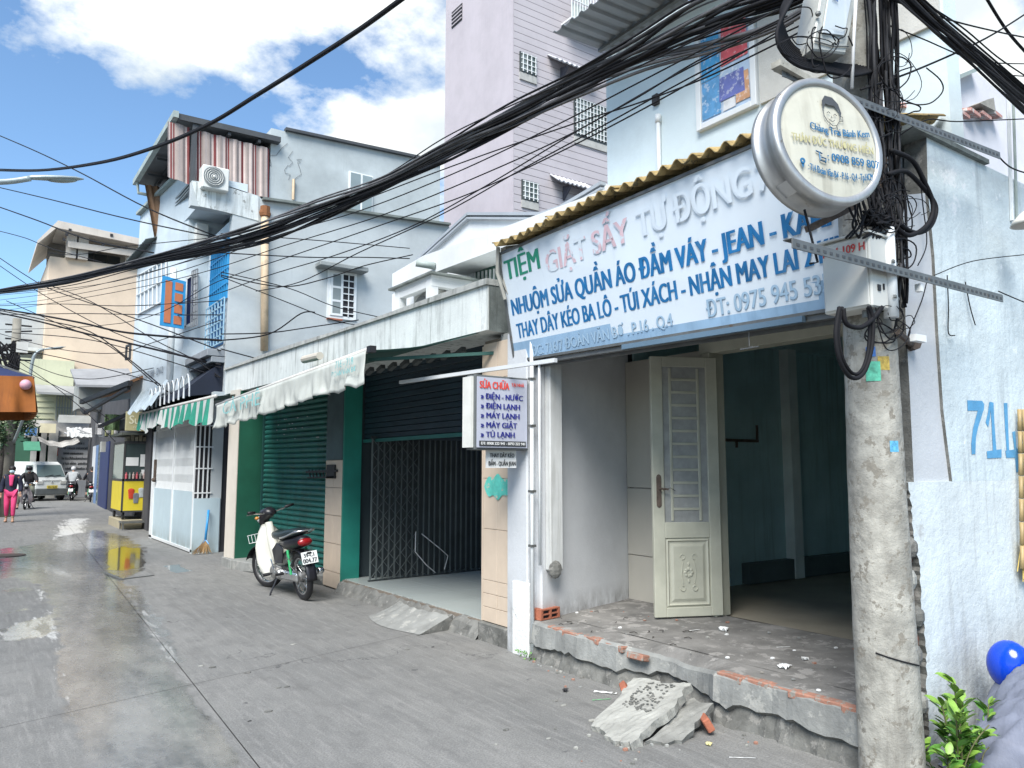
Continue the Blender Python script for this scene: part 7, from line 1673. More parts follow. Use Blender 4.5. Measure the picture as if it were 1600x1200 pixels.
def person(label, loc, rz, J, top, bottom, shoes, hair=hairm, helmet=None, mask=None, scale=1, extra=None, hands=True):
    """J: joints pelvis, chest, neck, head, shL, elL, haL, shR.., hipL, knL, anL, toL ... in metres, facing +x"""
    t = thing('person', label, 'person', (0, 0, 0))
    g = lambda k: V(J[k])
    R = dict(pelvis=.125, waist=.105, chest=(.105, .14), neck=.05, headb=.06, head=.085, headt=.07)
    jt = {}
    jt['pelvis'] = (g('pelvis'), .115); jt['waist'] = (g('pelvis').lerp(g('chest'), .45), .10); jt['chest'] = (g('chest'), .115)
    jt['neck'] = (g('neck'), .048); hd_ = g('head'); up_ = (hd_ - g('neck')).normalized()
    jt['jaw'] = (hd_ - up_ * .06, .062); jt['head'] = (hd_ + up_ * .01, .083); jt['crown'] = (hd_ + up_ * .075, .060)
    ed = [('pelvis', 'waist'), ('waist', 'chest'), ('chest', 'neck'), ('neck', 'jaw'), ('jaw', 'head'), ('head', 'crown')]
    for s in 'LR':
        jt['sh' + s] = (g('sh' + s), .052); jt['el' + s] = (g('el' + s), .038); jt['wr' + s] = (g('el' + s).lerp(g('ha' + s), .92), .024); jt['ha' + s] = (g('ha' + s) + (g('ha' + s) - g('el' + s)).normalized() * .045, (.018, .034))
        jt['hip' + s] = (g('hip' + s), .085); jt['kn' + s] = (g('kn' + s), .053); jt['an' + s] = (g('an' + s), .034); jt['to' + s] = (g('to' + s), (.036, .026))
        ed += [('chest', 'sh' + s), ('sh' + s, 'el' + s), ('el' + s, 'wr' + s), ('wr' + s, 'ha' + s), ('pelvis', 'hip' + s), ('hip' + s, 'kn' + s), ('kn' + s, 'an' + s), ('an' + s, 'to' + s)]
    body = skin_mesh('body', jt, ed, skinm, t)
    # fingers
    for s, sg in (('L', 1), ('R', -1)):
        d = (g('ha' + s) - g('el' + s)).normalized(); sd = d.cross(V((0, 0, 1))); sd = sd.normalized() if sd.length > .1 else V((1, 0, 0)); base = g('ha' + s) + d * .07
        w = MB()
        for k in range(4):
            o0 = base + sd * (k - 1.5) * .018; L = (.055, .065, .06, .045)[k]; w.tube([o0 - d * .02, o0 + d * L * .5, o0 + d * L * .85 - V((0, 0, .015))], [.008, .0075, .006], 6)
        w.tube([base - d * .05 + sd * .03, base - d * .01 + sd * .052, base + d * .02 + sd * .05], [.010, .009, .007], 6); w.build('fingers', skinm, body, smooth=True)
    def inflate(keys, add): return {k: (jt[k][0], (jt[k][1] + add) if not isinstance(jt[k][1], tuple) else tuple(r + add for r in jt[k][1])) for k in keys}
    tj_ = inflate(['waist', 'pelvis', 'chest', 'shL', 'elL', 'wrL', 'shR', 'elR', 'wrR'], .034); tj_['collar'] = (jt['chest'][0].lerp(jt['neck'][0], .75), .075)
    skin_mesh('jacket', tj_, [('waist', 'pelvis'), ('waist', 'chest'), ('chest', 'collar'), ('chest', 'shL'), ('shL', 'elL'), ('elL', 'wrL'), ('chest', 'shR'), ('shR', 'elR'), ('elR', 'wrR')], top, t)
    bj = inflate(['pelvis', 'hipL', 'knL', 'hipR', 'knR'], .018); 
    for s in 'LR': bj['sn' + s] = (jt['kn' + s][0].lerp(jt['an' + s][0], .8), .052)
    skin_mesh('trousers', bj, [('pelvis', 'hipL'), ('hipL', 'knL'), ('knL', 'snL'), ('pelvis', 'hipR'), ('hipR', 'knR'), ('knR', 'snR')], bottom, t)
    for s in 'LR':
        w = MB(); a = g('an' + s); b = g('to' + s); d = (b - a); d.z = 0; d = d.normalized(); c = a.lerp(b, .5); c.z = min(a.z, b.z) - .005
        w.ball(c + d * .01, (.125, .045, .035), 10, 6, rot=Matrix.Rotation(math.atan2(d.y, d.x), 3, 'Z')); w.build('shoe', shoes, t, smooth=True)
    fwd = V(J.get('face', (1, 0, 0))).normalized(); c = hd_ + up_ * .03
    if helmet:
        w = MB(); w.ball(c + up_ * .02 - fwd * .01, (.125, .115, .115), 14, 9); w.build('helmet', helmet, t, smooth=True)
        w = MB(); w.ball(c + up_ * .045 + fwd * .07, (.09, .095, .03), 10, 6); w.build('helmet_peak', helmet, t, smooth=True)
    else:
        w = MB(); w.ball(c + up_ * .03 - fwd * .018, (.098, .09, .085), 14, 9); w.ball(c - fwd * .06 - up_ * .03, (.05, .07, .07), 10, 6); w.build('hair', hair, t, smooth=True)
    sd = up_.cross(fwd).normalized()
    w = MB()
    for s in (-1, 1): w.ball(hd_ + fwd * .078 + sd * .03 * s + up_ * .015, (.008, .012, .006), 8, 5)
    w.build('eyes', ink, t, smooth=True)
    w = MB(); w.ball(hd_ + fwd * .09 - up_ * .015, (.014, .011, .02), 8, 5); w.build('nose', skinm, t, smooth=True)
    w = MB(); w.ball(hd_ + fwd * .082 - up_ * .045, (.006, .022, .006), 8, 5); w.build('mouth', M('lips', (.28, .10, .09), .6), t, smooth=True)
    w = MB()
    for s in (-1, 1): w.ball(hd_ + sd * .085 * s, (.014, .008, .026), 8, 5)
    w.build('ears', skinm, t, smooth=True)
    if mask: w = MB(); w.ball(hd_ + fwd * .055 - up_ * .03, (.048, .068, .05), 12, 7); w.build('face_mask', mask, t, smooth=True)
    if extra: extra(t)
    t.scale = (scale,) * 3; t.rotation_euler = (0, 0, rz); t.location = loc
    return t
wk = dict(pelvis=(0, 0, .90), chest=(.02, 0, 1.24), neck=(.03, 0, 1.40), head=(.05, 0, 1.52), shL=(.02, .17, 1.34), elL=(-.02, .24, 1.08), haL=(.08, .24, .86), shR=(.02, -.17, 1.34), elR=(-.04, -.23, 1.08), haR=(-.02, -.25, .84),
          hipL=(0, .09, .86), knL=(.10, .09, .48), anL=(.06, .09, .09), toL=(.19, .10, .04), hipR=(0, -.09, .86), knR=(.02, -.09, .47), anR=(-.12, -.09, .10), toR=(0, -.10, .04))
fc = onZ(14, 816)
pinkm = M('pink_cloth', (.62, .05, .17), .8, .1, 8); navyc = M('navy_jacket', (.015, .018, .04), .85, .2, 8)
def pink_front(t):
    w = MB(); w.sheet(lambda u, v: V((.152 - .02 * abs(u - .5), (u - .5) * .14 * (1 - .5 * (1 - v)), 1.06 + .33 * v)), 6, 6); w.build('pink_shirt', pinkm, t, smooth=True, solid=.01)
person('woman walking in pink trousers, dark jacket and blue face mask', (fc.x, fc.y, 0), rad(-97), wk, navyc, pinkm, M('tan_sandal', (.42, .25, .16), .7), mask=M('mask_blue', (.35, .52, .58), .7), scale=.98, extra=pink_front)
sit = dict(pelvis=(-.18, 0, .88), chest=(-.06, 0, 1.22), neck=(-.02, 0, 1.38), head=(.02, 0, 1.50), shL=(-.05, .18, 1.32), elL=(.12, .28, 1.12), haL=(.34, .30, 1.05), shR=(-.05, -.18, 1.32), elR=(.12, -.28, 1.12), haR=(.34, -.30, 1.05),
           hipL=(-.15, .10, .84), knL=(.22, .18, .68), anL=(.10, .18, .34), toL=(.22, .18, .29), hipR=(-.15, -.10, .84), knR=(.22, -.18, .68), anR=(.10, -.18, .34), toR=(.22, -.18, .29))
one = dict(sit); one.update(anR=(.12, -.30, .09), toR=(.24, -.31, .04), knR=(.20, -.26, .52))
def rider(px, py, rz, label, blabel, J, top, bot, body, helmet, mask=None, hair=hairm):
    p = onZ(px, py); motorbike(blabel, (p.x, p.y, 0), rz, body=body, fine=False, lean=0)
    person(label, (p.x, p.y, 0), rz, J, top, bot, black, helmet=helmet, mask=mask, hair=hair)
rider(42, 795, rad(-100), 'rider in black hooded jacket facing the camera on a pale motorbike', 'pale fronted motorbike ridden towards the camera beside the van', one, M('black_jacket', (.012, .012, .014), .8, .2, 8), M('olive_trousers', (.12, .13, .10), .85, .1), (.40, .36, .38), M('black_helmet', (.015, .015, .016), .3), mask=M('mask_white', (.5, .52, .55), .7))
rider(112, 782, rad(80), 'rider in pale grey jacket and silver helmet seen from behind', 'dark motorbike carrying the grey jacketed rider right of the van', sit, M('grey_jacket', (.30, .32, .33), .8, .2, 8), M('dark_trousers', (.03, .03, .035), .85), (.04, .04, .05), M('silver_helmet', (.45, .45, .46), .3))
rider(141, 784, rad(84), 'bareheaded rider in black shirt seen from behind near the blue door', 'dark motorbike carrying the black shirted rider', one, M('black_shirt', (.012, .013, .018), .8, .2, 8), M('dark_trousers', (.03, .03, .035), .85), (.05, .02, .02), None)
p = onZ(157, 783); motorbike('dark maroon motorbike parked against the blue door by the stalls', (p.x, p.y, 0), rad(78), body=(.10, .02, .03), fine=False, lean=rad(-8))
p = onZ(17, 778); person('pedestrian with white cap standing far behind the walking woman', (p.x, p.y, 0), rad(-80), wk, M('pale_blue_shirt', (.30, .36, .42), .8), M('dark_trousers', (.03, .03, .035), .85), black, helmet=M('white_cap', (.55, .55, .55), .6), scale=1.0)
# ================================================================ VAN
VN = thing('minivan', 'small white minivan with yellow number plate facing down the street', 'van', (onY(104, 780, 43.6).x, 43.6, 0))
a, b = onY(49, 780, 43.6), onY(104, 780, 43.6); vx0, vx1 = a.x, b.x; vw = vx1 - vx0; vc = (vx0 + vx1) / 2; vy = 43.6
whv = M('van_white', (.58, .60, .58), .3, .04, 3, bump=.02)
secs = [(0, .28, .58, .44, .46), (.03, .26, .95, .48, .485), (.10, .26, 1.12, .49, .49), (.50, .24, 1.78, .49, .42), (.70, .24, 1.88, .49, .41), (3.0, .24, 1.90, .49, .41), (3.2, .28, 1.80, .48, .40)]
w = MB(); vs = []
for (dy, zb, zt2, wb, wt) in secs:
    zm = min(zt2 - .05, 1.05)
    vs += [(vc - wb * vw, vy + dy, zb), (vc - wb * vw - .01, vy + dy, zb + (zm - zb) * .5), (vc - wb * vw, vy + dy, zm), (vc - wt * vw, vy + dy, zt2 - .05), (vc - wt * vw + .09, vy + dy, zt2), (vc + wt * vw - .09, vy + dy, zt2), (vc + wt * vw, vy + dy, zt2 - .05), (vc + wb * vw, vy + dy, zm), (vc + wb * vw + .01, vy + dy, zb + (zm - zb) * .5), (vc + wb * vw, vy + dy, zb)]
k_ = 10; w.add(vs, [(i * k_ + k, (i + 1) * k_ + k, (i + 1) * k_ + (k + 1) % k_, i * k_ + (k + 1) % k_) for i in range(len(secs) - 1) for k in range(k_)] + [tuple(range(k_)), tuple(range((len(secs) - 1) * k_, len(secs) * k_))]); part(w, 'body', whv, VN, bevel=.02)
w = MB()
def ws(u, v): zf = 1.16 + .56 * v; yy = vy + .10 + (zf - 1.12) / .66 * .40 - .018; hw = (.47 - .07 * v) * vw; return V((vc + (u - .5) * 2 * hw * .93, yy - .01, zf))
w.sheet(ws, 6, 3); part(w, 'windscreen', glassy('van_glass', (.10, .14, .14), .05), VN, solid=.01)
w = MB(); w.bar((vc - .3, vy + .05, 1.17), (vc + .1, vy + .12, 1.24), .02); w.bar((vc + .05, vy + .05, 1.17), (vc + .45, vy + .12, 1.24), .02); part(w, 'wiper', black, VN)
for s in (-1, 1):
    x = vc + s * .36 * vw; w = MB(); w.box(x - .14, x + .14, vy - .02, vy + .03, .80, .95); part(w, 'headlight', glassy('van_lamp', (.45, .45, .42), .1), VN, bevel=.01)
    w = MB(); w.box(vc + s * .52 * vw - .05, vc + s * .52 * vw + .06, vy + .25, vy + .32, 1.2, 1.4); part(w, 'mirror', black, VN, bevel=.02)
    w = MB(); xs = vc + s * .485 * vw; w.hexa([(xs, vy + .35, 1.1), (xs + s * .006, vy + .35, 1.1), (xs + s * .006, vy + 1.3, 1.1), (xs, vy + 1.3, 1.1), (xs - s * .09, vy + .6, 1.72), (xs - s * .08, vy + .6, 1.72), (xs - s * .08, vy + 1.3, 1.72), (xs - s * .09, vy + 1.3, 1.72)]); part(w, 'side_window', glassy('van_glass', (.10, .14, .14), .05), VN)
    for yy in (.55, 2.6):
        w = MB(); w.lathe((vc + s * .47 * vw - .09, vy + yy, .27), (1, 0, 0), [(0, .001), (0, .25), (.02, .27), (.16, .27), (.18, .25), (.18, .001)], 18); part(w, 'wheel', black, VN)
w = MB(); w.box(vc - .5 * vw, vc + .5 * vw, vy - .07, vy + .06, .30, .60); part(w, 'bumper', M('van_bumper', (.09, .10, .10), .5), VN, bevel=.03)
w = MB(); w.box(vc - .24, vc + .24, vy - .09, vy - .072, .60, .74); pl_ = part(w, 'number_plate', M('yellow_plate', (.62, .48, .05), .5), VN)
write('lettering', '59H-126.85', (vc - .2, vy - .092, .63), (1, 0, 0), (0, 0, 1), .07, .4, ink, VN, .004, .003)
w = MB(); w.box(vc - .3 * vw, vc + .3 * vw, vy - .005, vy + .025, .98, 1.0); w.ball((vc, vy - .01, .90), (.05, .02, .04), 8, 5); part(w, 'badge_trim', chrome, VN)
VN.rotation_euler = (0, 0, rad(20)); VN.location.x -= .0
# ================================================================ SMALL THINGS ON STEP AND STREET
# hollow brick
HBk = thing('hollow_brick', 'orange hollow brick standing at the left end of the step', 'brick', (3.98, 5.08, .3))
p = onZ(846, 970, .305); q = onZ(875, 964, .305)
bx = (q - p).normalized(); by = V((-bx.y, bx.x, 0)); W_ = (q - p).length * 1.0
def Bk(a, b, c): return p + bx * a * W_ + by * b * .17 + V((0, 0, c * .085))
w = MB()
for (a0, a1, c0, c1) in ((0, 1, 0, .12), (0, 1, .44, .56), (0, 1, .88, 1), (0, .1, .12, .44), (.45, .55, .12, .44), (.9, 1, .12, .44), (0, .1, .56, .88), (.45, .55, .56, .88), (.9, 1, .56, .88)):
    w.hexa([Bk(a0, 0, c0), Bk(a1, 0, c0), Bk(a1, 1, c0), Bk(a0, 1, c0), Bk(a0, 0, c1), Bk(a1, 0, c1), Bk(a1, 1, c1), Bk(a0, 1, c1)])
part(w, 'clay_shell', brickm, HBk)
w = MB(); w.hexa([Bk(.05, .12, .05), Bk(.95, .12, .05), Bk(.95, .95, .05), Bk(.05, .95, .05), Bk(.05, .12, .95), Bk(.95, .12, .95), Bk(.95, .95, .95), Bk(.05, .95, .95)]); part(w, 'dark_core', gapshade, HBk)
# broken slab leaning on the step
def rough_slab(name, corners, th, mat, label, seed, n=18):
    random.seed(seed); c = [V(x) for x in corners]; nn = (c[1] - c[0]).cross(c[3] - c[0]).normalized()
    if nn.z < 0: nn = -nn
    w = MB()
    def f(u, v):
        u2 = u + .03 * math.sin(v * 9 + seed); p = c[0].lerp(c[1], u2).lerp(c[3].lerp(c[2], u2), v + .03 * math.sin(u * 8)); return p + nn * (.004 * math.sin(u * 17) * math.sin(v * 13) + random.uniform(-.003, .003))
    top = [f(i / n, j / n) + (V((random.uniform(-.014, .014), random.uniform(-.014, .014), 0)) if i in (0, n) or j in (0, n) else V((0, 0, random.uniform(-.003, .003)))) for j in range(n + 1) for i in range(n + 1)]
    w.add(top, [(j * (n + 1) + i, j * (n + 1) + i + 1, (j + 1) * (n + 1) + i + 1, (j + 1) * (n + 1) + i) for j in range(n) for i in range(n)])
    ring = [i for i in range(n + 1)] + [(k + 1) * (n + 1) - 1 for k in range(1, n + 1)] + [n * (n + 1) + i for i in range(n - 1, -1, -1)] + [k * (n + 1) for k in range(n - 1, 0, -1)]
    low = [top[i] - nn * th * random.uniform(.75, 1.05) + V((random.uniform(-.01, .01), random.uniform(-.01, .01), 0)) for i in ring]
    m_ = len(ring); b0 = len(w.v); w.v += [tuple(top[i]) for i in ring] + [tuple(v) for v in low]
    for k in range(m_): w.f.append([b0 + k, b0 + (k + 1) % m_, b0 + m_ + (k + 1) % m_, b0 + m_ + k]); w.mi.append(0)
    w.f.append([b0 + m_ + k for k in range(m_)]); w.mi.append(0)
    return tag(w.build(name, mat, None), label, 'slab')
s_bl, s_br = onZ(922, 1134, .03), onZ(985, 1166, .03); s_tr, s_tl = onZ(1082, 1070, .22), onZ(992, 1060, .20)
rough_slab('broken_slab', [s_bl, s_br, s_tr, s_tl], .055, slabm, 'large broken concrete slab leaning on the step as a ramp', 3)
w = MB(); cc = (s_bl + s_br + s_tr * 1.6 + s_tl * 2.4) / 6; random.seed(9); 
for k in range(110):
    u, v = random.uniform(.22, .78), random.uniform(.45, .95); p = s_bl.lerp(s_br, u).lerp(s_tl.lerp(s_tr, u), v); w.ball(p + V((0, 0, .004)), (random.uniform(.006, .013), random.uniform(.006, .013), .004), 5, 3)
o_ = w.build('gravel_patch', concrete_d, None); tag(o_, 'dark pitted gravel patch on top of the leaning slab', 'gravel', kind='stuff')
t_bl, t_br, t_tr, t_tl = onZ(1010, 1160, .02), onZ(1062, 1158, .02), onZ(1112, 1100, .13), onZ(1075, 1092, .13)
rough_slab('broken_slab', [t_bl, t_br, t_tr, t_tl], .05, M('slab_grey', (.20, .20, .185), .92, .3, 7, bump=.8, bscale=30, spots=.5), 'smaller broken slab chunk right of the leaning ramp slab', 5, 7)
def loose_brick(pxy, z, rz, tilt, label, mat=brickm):
    p = onZ(*pxy, z); w = MB(); w.box(-.04, .04, -.075, .075, -.022, .022); o_ = w.build('brick', mat, None, bevel=.006, xf=Matrix.Translation(p) @ Matrix.Rotation(rz, 4, 'Z') @ Matrix.Rotation(tilt, 4, 'Y')); tag(o_, label, 'brick')
loose_brick((1103, 1128), .06, rad(-35), rad(60), 'orange brick fragment on edge right of the leaning slab')
loose_brick((978, 1078), .13, rad(-38), rad(50), 'orange brick wedged behind the left edge of the leaning slab')
loose_brick((997, 1026), .235, rad(4), rad(12), 'red brick stub poking from the broken step notch', brick_dusty)
# litter
random.seed(90)
lit = [(1130, 986, .05, .03), (1134, 1044, .0, 0), (1133, 984, 0, 0), (1225, 1044, 0, 0), (1257, 1032, 0, 0), (1225, 1012, 0, 0), (1128, 985, 0, 0)]
def scrap(px, py, z, l, wd_, rz, label, mat=paper, crumple=.012, name='paper_scrap', cat='litter', group=None):
    p = onZ(px, py, z); w = MB(); n = 5
    w.sheet(lambda u, v: V(((u - .5) * l, (v - .5) * wd_, .004 + crumple * abs(math.sin(u * 7 + v * 5)))), n, 3); o_ = w.build(name, mat, None, xf=Matrix.Translation(p) @ Matrix.Rotation(rz, 4, 'Z')); tag(o_, label, cat, group)
scrap(1131, 986, ZS, .075, .06, .4, 'crumpled white scrap on the porch before the open door', crumple=.03)
scrap(1226, 1044, ZS, .09, .06, .2, 'crumpled white scrap on the porch near the brick edging', crumple=.02)
scrap(1258, 1032, ZS, .035, .04, .9, 'small white scrap right of centre on the porch', crumple=.02)
scrap(1224, 1012, ZS, .10, .012, -.5, 'thin white strip lying on the porch floor', crumple=.002)
scrap(1080, 986, ZS, .16, .010, -.15, 'long white plastic straw on the porch by the door leaf', crumple=.002)
scrap(946, 1083, 0, .16, .035, -.95, 'white strip of card on the street below the step', crumple=.004)
scrap(940, 1094, 0, .13, .008, -.4, 'thin green strip on the street below the step', M('green_scrap', (.10, .4, .15), .6), .002)
scrap(884, 1081, 0, .05, .03, .4, 'small black lump on the street left of the slab', black, .02)
scrap(1108, 1165, 0, .035, .03, .3, 'small yellow scrap on the street by the broken slab', M('yellow_scrap', (.5, .45, .2), .6), .015)
scrap(1160, 1185, 0, .14, .006, -.7, 'thin white wire scrap on the street at the bottom', crumple=.001)
for k in range(46):
    y = random.uniform(2.3, 5.3); x = random.uniform(3.98, 5.15); z = ZS
    p = V((x, y, z)); w = MB(); s = random.uniform(.006, .018)
    w.ball(p + V((0, 0, s * .4)), (s * random.uniform(.7, 1.5), s, s * .5), 5, 3)
    tag(w.build('rubble_crumb', random.choice([concrete_d, slabm, concrete, brick_dusty, paper]), None), 'small crumb of rubble on the dusty porch floor', 'rubble', 'rubble crumbs on the porch')
for k in range(22):
    y = random.uniform(2.5, 9); x = random.uniform(.8, 3.7); w = MB(); s = random.uniform(.008, .02); w.ball((x, y, s * .2), (s * 1.6, s, s * .3), 6, 3)
    tag(w.build('pebble', random.choice([concrete_d, black, slabm]), None), 'small dark fleck of litter on the concrete street', 'litter', 'flecks of litter on the street')
for k in range(14):
    y = random.uniform(3.9, 5.2); x = random.uniform(3.95, 4.7); p = V((x, y, ZS + .006)); a = random.uniform(0, 3.1); L = random.uniform(.03, .08); w = MB(); w.tube([p, p + V((L * .5 * math.cos(a), L * .5 * math.sin(a), .006)), p + V((L * math.cos(a + .5), L * math.sin(a + .5), 0))], .003, 4)
    tag(w.build('twig', barkm, None), 'short dark twig among the dirt on the porch floor', 'twig', 'twigs on the porch')
# brooms
BR = thing('broom', 'blue handled broom leaning on the wall beside the pale gate', 'broom', (3.6, 14.9, 0))
a, b = onY(326, 797, 15.0), onY(321, 843, 14.9); w = MB(); w.tube([a, b], .022, 8); part(w, 'handle', M('broom_blue', (.03, .25, .55), .4), BR, smooth=True)
w = MB(); random.seed(95)
for k in range(60): t_ = k / 59; e = onY(300 + 30 * t_, 866, 14.85); e.z = .01; w.tube([b + V((random.uniform(-.02, .02), 0, 0)), b.lerp(e, .5) + V((0, -.02, .01)), e + V((0, random.uniform(-.04, .04), random.uniform(0, .04)))], .006, 3)
o_ = part(w, 'bristles', M('straw', (.36, .24, .12), .9, .3, 10), BR); o_['kind'] = 'stuff'
w = MB(); w.tube([b + V((-.0, 0, 0)), onY(308, 862, 14.84)], .012, 5); w.tube([b, onY(326, 850, 14.84)], .012, 5); part(w, 'binding', M('broom_blue', (.03, .25, .55), .4), BR)
BB = thing('bamboo_broom', 'yellow bamboo broom hanging on the wall at the right edge over the 714', 'broom', (5.4, 2.2, 1.2))
w = MB()
for k in range(4):
    a, b = onY(1593 + k * 7, 640, YW - .05), onY(1598 + k * 7, 890, YW - .07); n = 7
    for i in range(n):
        p0, p1 = a.lerp(b, i / n), a.lerp(b, (i + .96) / n); 
        m_ = MB(); m_.tube([p0, p0.lerp(p1, .5), p1], [.014, .012, .015], 7); part(m_, 'cane', M('bamboo', (.33, .24, .11), .5, .2, 8, .3, (.25, .15, .05)), BB, smooth=True)
w = MB(); 
for k in range(70): p0 = onY(1600 + random.uniform(-4, 6), 845, YW - .06); w.tube([p0, p0 + V((random.uniform(-.05, .1), random.uniform(-.03, .02), -.18 - random.uniform(0, .08)))], .003, 3)
o_ = part(w, 'bristles', M('yellow_bristle', (.48, .36, .10), .8, .3, 10), BB); o_['kind'] = 'stuff'
# covered motorbike with helmet
CM = thing('covered_motorbike', 'motorbike under a grey rain cover with a blue helmet, bottom right corner', 'motorbike', (5, 1.8, 0))
w = MB()
def cov(u, v):
    x = 4.29 + 1.75 * u; top = .60 + .12 * math.sin(min(1, u * 2.2) * 1.57) + .03 * math.sin(u * 9)
    a = math.pi * v; hw = .30 + .05 * math.sin(u * 12)
    flare = (1 - math.sin(a)) * .10 * (1 + .6 * math.sin(u * 30))
    z = top * math.sin(a) ** .75 if v not in (0, 1) else 0
    z *= min(1, (u * 3.2) ** .5 + .02)
    fold = .05 * mnoise.noise(V((x * 4 + v * 1.5, v * 1.6, 1))) - .07 * abs(mnoise.noise(V((x * 9 + v * 3, v * 1.4, 7)))) - .03 * abs(mnoise.noise(V((x * 24 - v * 6, v * 2.5, 3))))
    return (x - .12 * (1 - math.sin(a)) * (1 - u), 1.72 - (hw + flare) * math.cos(a) + fold, max(0.01, z + fold))
w.sheet(cov, 220, 70); part(w, 'rain_cover', M('grey_nylon', (.16, .175, .23), .5, .22, 5, .35, (.08, .09, .12), .5, .25, 60), CM, smooth=True)
hc = onY(1578, 1040, 2.00); w = MB(); w.ball(hc, (.10, .115, .135), 22, 14); part(w, 'helmet', M('blue_helmet', (.005, .05, .50), .15, .03, bump=0), CM, smooth=True)
w = MB(); w.tube([hc + V((.06 + .02 * math.cos(t), -.13 * math.cos(t * .35 - .2) , .15 * math.sin(t * .35 - 1.2))) for t in range(7)], .007, 6); part(w, 'helmet_trim', whitem, CM, smooth=True)
w = MB(); w.tube([(5.2, 1.84, .3), (5.2, 1.84, .299)], .01, 4)
for xx in (4.75, 5.75): m_ = MB(); m_.lathe((xx + .2, 1.68, .22), (0, 1, 0), [(0, .15), (0, .21), (.08, .21), (.08, .15)], 20); part(m_, 'wheel', black, CM)
# leafy plant at the wall foot: every leaf a piece
PT2 = thing('wall_plant', 'bushy green seedling plant growing at the foot of the lime washed wall', 'plant', (4.15, 2.02, 0))
random.seed(99)
lm = {}
def leaf_mesh(mat):
    if mat.name in lm: return lm[mat.name]
    me = bpy.data.meshes.new('leaf'); L = .075; vs = [(0, 0, 0)]; 
    for x, wv in ((.2, .5), (.45, .95), (.7, .8), (.9, .35)): vs += [(x * L, -wv * .019, .006 * math.sin(x * 3)), (x * L, 0, .003 * math.sin(x * 3) - .002), (x * L, wv * .019, .006 * math.sin(x * 3))]
    vs.append((L, 0, -.006)); fs = [(0, 1, 2), (0, 2, 3)] + [q for i in range(3) for q in ((1 + 3 * i, 4 + 3 * i, 5 + 3 * i, 2 + 3 * i), (2 + 3 * i, 5 + 3 * i, 6 + 3 * i, 3 + 3 * i))] + [(10, 13, 11), (11, 13, 12)]
    me.from_pydata(vs, [], fs); me.materials.append(mat); me.polygons.foreach_set('use_smooth', [True] * len(fs)); lm[mat.name] = me; return me
stems = MB(); base = V((4.10, 2.0, 0)); cnt = 0
for s in range(17):
    a = random.uniform(0, 6.28); h_ = random.uniform(.16, .40) if s else .50; sp = random.uniform(.05, .30); b0 = base + V((random.uniform(-.12, .3), random.uniform(-.08, .06), 0))
    tip = b0 + V((sp * math.cos(a) * (0.2 if s == 0 else 1), sp * math.sin(a) * .45 - .02, h_)); midp = b0.lerp(tip, .5) + V((0, 0, .05)); P = smooth([b0, midp, tip], 6); stems.tube(P, .0035, 5)
    for k in range(3, len(P)):
        for r_ in range(2):
            if cnt >= 290: continue
            d = (P[min(k + 1, len(P) - 1)] - P[k - 1]).normalized(); aa = random.uniform(0, 6.28); out = V((math.cos(aa), math.sin(aa), random.uniform(.0, .6))) + d * .5; out.normalize()
            o = bpy.data.objects.new('leaf', leaf_mesh(leafy if (k > len(P) - 4 or random.random() < .3) else leafm)); col.objects.link(o); o.parent = PT2
            side = out.cross(V((0, 0, 1))).normalized(); up2 = side.cross(out); m = Matrix((out, side, up2)).transposed().to_4x4(); sc_ = random.uniform(.7, 1.35)
            o.matrix_local = Matrix.Translation(P[k] - ORG[PT2.name]) @ m @ Matrix.Rotation(random.uniform(-.6, .6), 4, 'X') @ Matrix.Scale(sc_, 4); cnt += 1
part(stems, 'stem', stemm, PT2)
w = MB(); random.seed(101)
for k in range(90):
    p = V((3.87 + random.uniform(-.06, .06), 5.27 + random.uniform(-.12, .12), random.uniform(0, .05))); d = V((random.uniform(-1, 1), random.uniform(-1, 1), random.uniform(.2, 1))).normalized() * .022; s = d.orthogonal().normalized() * .009; w.add([p, p + d * .5 + s, p + d, p + d * .5 - s], [(0, 1, 2, 3)])
o_ = w.build('moss_tuft', leafm, None); tag(o_, 'small tuft of weeds at the foot of the whitewashed leg', 'weeds', kind='stuff')
# little things on shop B
w = MB(); w.box(3.60, 3.61, 12.66, 12.9, 1.50, 1.68); o_ = w.build('red_label', redl, HB)
# drain cover and wet street edge
w = MB(); a, b = onZ(160, 893, .006), onZ(190, 905, .006); w.bar(a, b, .05, .012); c = onZ(240, 899, .006); w.bar(b, c, .04, .012); o_ = w.build('drain_edge', steel, None); tag(o_, 'thin metal drain edge lying beside the puddle', 'drain')
# ================================================================ FAR STREET CLUTTER
def far_box(name, label, cat, x0, y0, x1, y1, Yp, depth, mat, group=None):
    a, b = onY(x0, y1, Yp), onY(x1, y0, Yp); w = MB(); w.hexa([(a.x, Yp, a.z), (b.x, Yp, a.z), (b.x, Yp + depth, a.z), (a.x, Yp + depth, a.z), (a.x, Yp, b.z), (b.x, Yp, b.z), (b.x, Yp + depth, b.z), (a.x, Yp + depth, b.z)])
    o = w.build(name, mat, None); return tag(o, label, cat, group)
far_box('fascia_board', 'long pale fascia board above the notice wall, far end', 'board', 92, 650, 150, 660, 46, .3, M('fascia_pale', (.46, .46, .42), .8, .2, 1.5, .4))
far_box('shop_board', 'small cream shop board under the yellow house canopy', 'sign', 62, 662, 88, 676, 47, .2, M('cream_board', (.55, .50, .34), .7, .1))
far_box('shop_board', 'small blue shop board near the far left end', 'sign', 40, 668, 58, 680, 47, .2, M('blue_board', (.06, .16, .35), .7, .1))
far_box('electric_box', 'grey electric box on the dark row beside the blue door', 'box', 158, 690, 166, 706, 26.0, .3, boxm)
w = MB(); a, b = onY(104, 668, 45), onY(146, 660, 45)
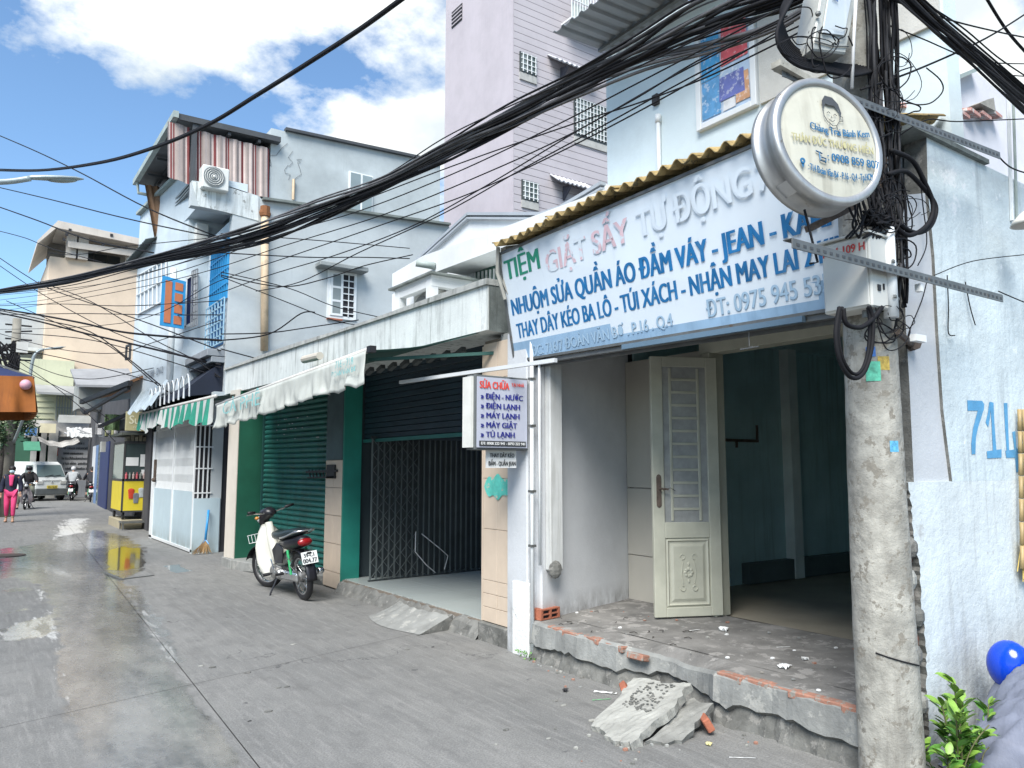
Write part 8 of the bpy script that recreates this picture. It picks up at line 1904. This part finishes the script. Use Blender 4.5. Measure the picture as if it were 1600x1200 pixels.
w.sheet(lambda u, v: V((a.x + (b.x - a.x) * u, 45 - .8 * (1 - v), a.z - .5 * (1 - v) + .12 * mnoise.noise(V((u * 9, v * 3, 0))))), 20, 5); tag(w.build('cloth_awning', M('grey_white_cloth', (.48, .49, .48), .85, .15, 2, .4), None, solid=.02), 'ragged white cloth awning over the riders at the far end', 'awning')
w = MB(); a, b = onY(36, 690, 44), onY(62, 684, 44)
w.sheet(lambda u, v: V((a.x + (b.x - a.x) * u, 44 - 1.2 * (1 - v), a.z - .45 * (1 - v))), 6, 3); tag(w.build('cloth_awning', M('green_awning', (.05, .20, .12), .8, .15, 2, .3), None, solid=.03), 'small green awning over the shopfront left of the van', 'awning')
w = MB(); a, b = onY(150, 668, 27), onY(176, 676, 25)
for k in range(5):
    p = onY(150 + k * 5, 664 + random.uniform(-6, 6), 27); w = MB(); w.sheet(lambda u, v: V((p.x + .32 * u, 27 + .03 * math.sin(u * 9 + k), p.z - .35 * v)), 6, 3); tag(w.build('hanging_cloth', [M('cloth_white', (.5, .5, .5), .8, .2, 6), M('cloth_grey', (.18, .2, .22), .8, .2, 6), M('cloth_olive', (.3, .32, .16), .8, .2, 6)][k % 3], None, solid=.01), ['white cloth', 'grey cloth', 'olive cloth', 'second white cloth', 'second grey cloth'][k] + ' hanging in the stalls above the drinks cart', 'cloth')
for k, (x, y) in enumerate(((100, 676), (121, 670), (136, 682))):
    p = onY(x, y, 44.5); w = MB(); w.tube(smooth([p, p + V((.8, 0, -.25)), p + V((1.7, .1, .1))], 5), .05, 5); tag(w.build('sagging_pipe', cablew, None), ['left', 'middle', 'right'][k] + 'most pale sagging pipe under the far sheet roof', 'pipe')
# kerb-side drain cover and manhole at left
w = MB(); c = onZ(10, 868, .004); w.lathe((c.x, c.y, .002), (0, 0, 1), [(0, .30), (.008, .30), (.009, .26), (.006, .25), (.006, .001)], 24); tag(w.build('manhole_cover', rust, None), 'round dark manhole cover at the left edge of the wet street', 'manhole')
random.seed(123)
for k in range(70):
    # grit gathered along the step foot and the slabs
    if k < 40: y = random.uniform(2.9, 5.3); x = 3.84 - abs(random.gauss(0, .10))
    else: x = 3.15 + random.gauss(0, .28); y = 3.3 + random.gauss(0, .25)
    s = random.uniform(.005, .016); w = MB(); w.ball((x, y, s * .4), (s * random.uniform(.8, 1.5), s, s * .7), 5, 3); tag(w.build('rubble_crumb', random.choice([concrete_d, slabm, concrete, brick_dusty]), None), 'small crumb of rubble on the street along the step foot', 'rubble', 'rubble crumbs on the street')
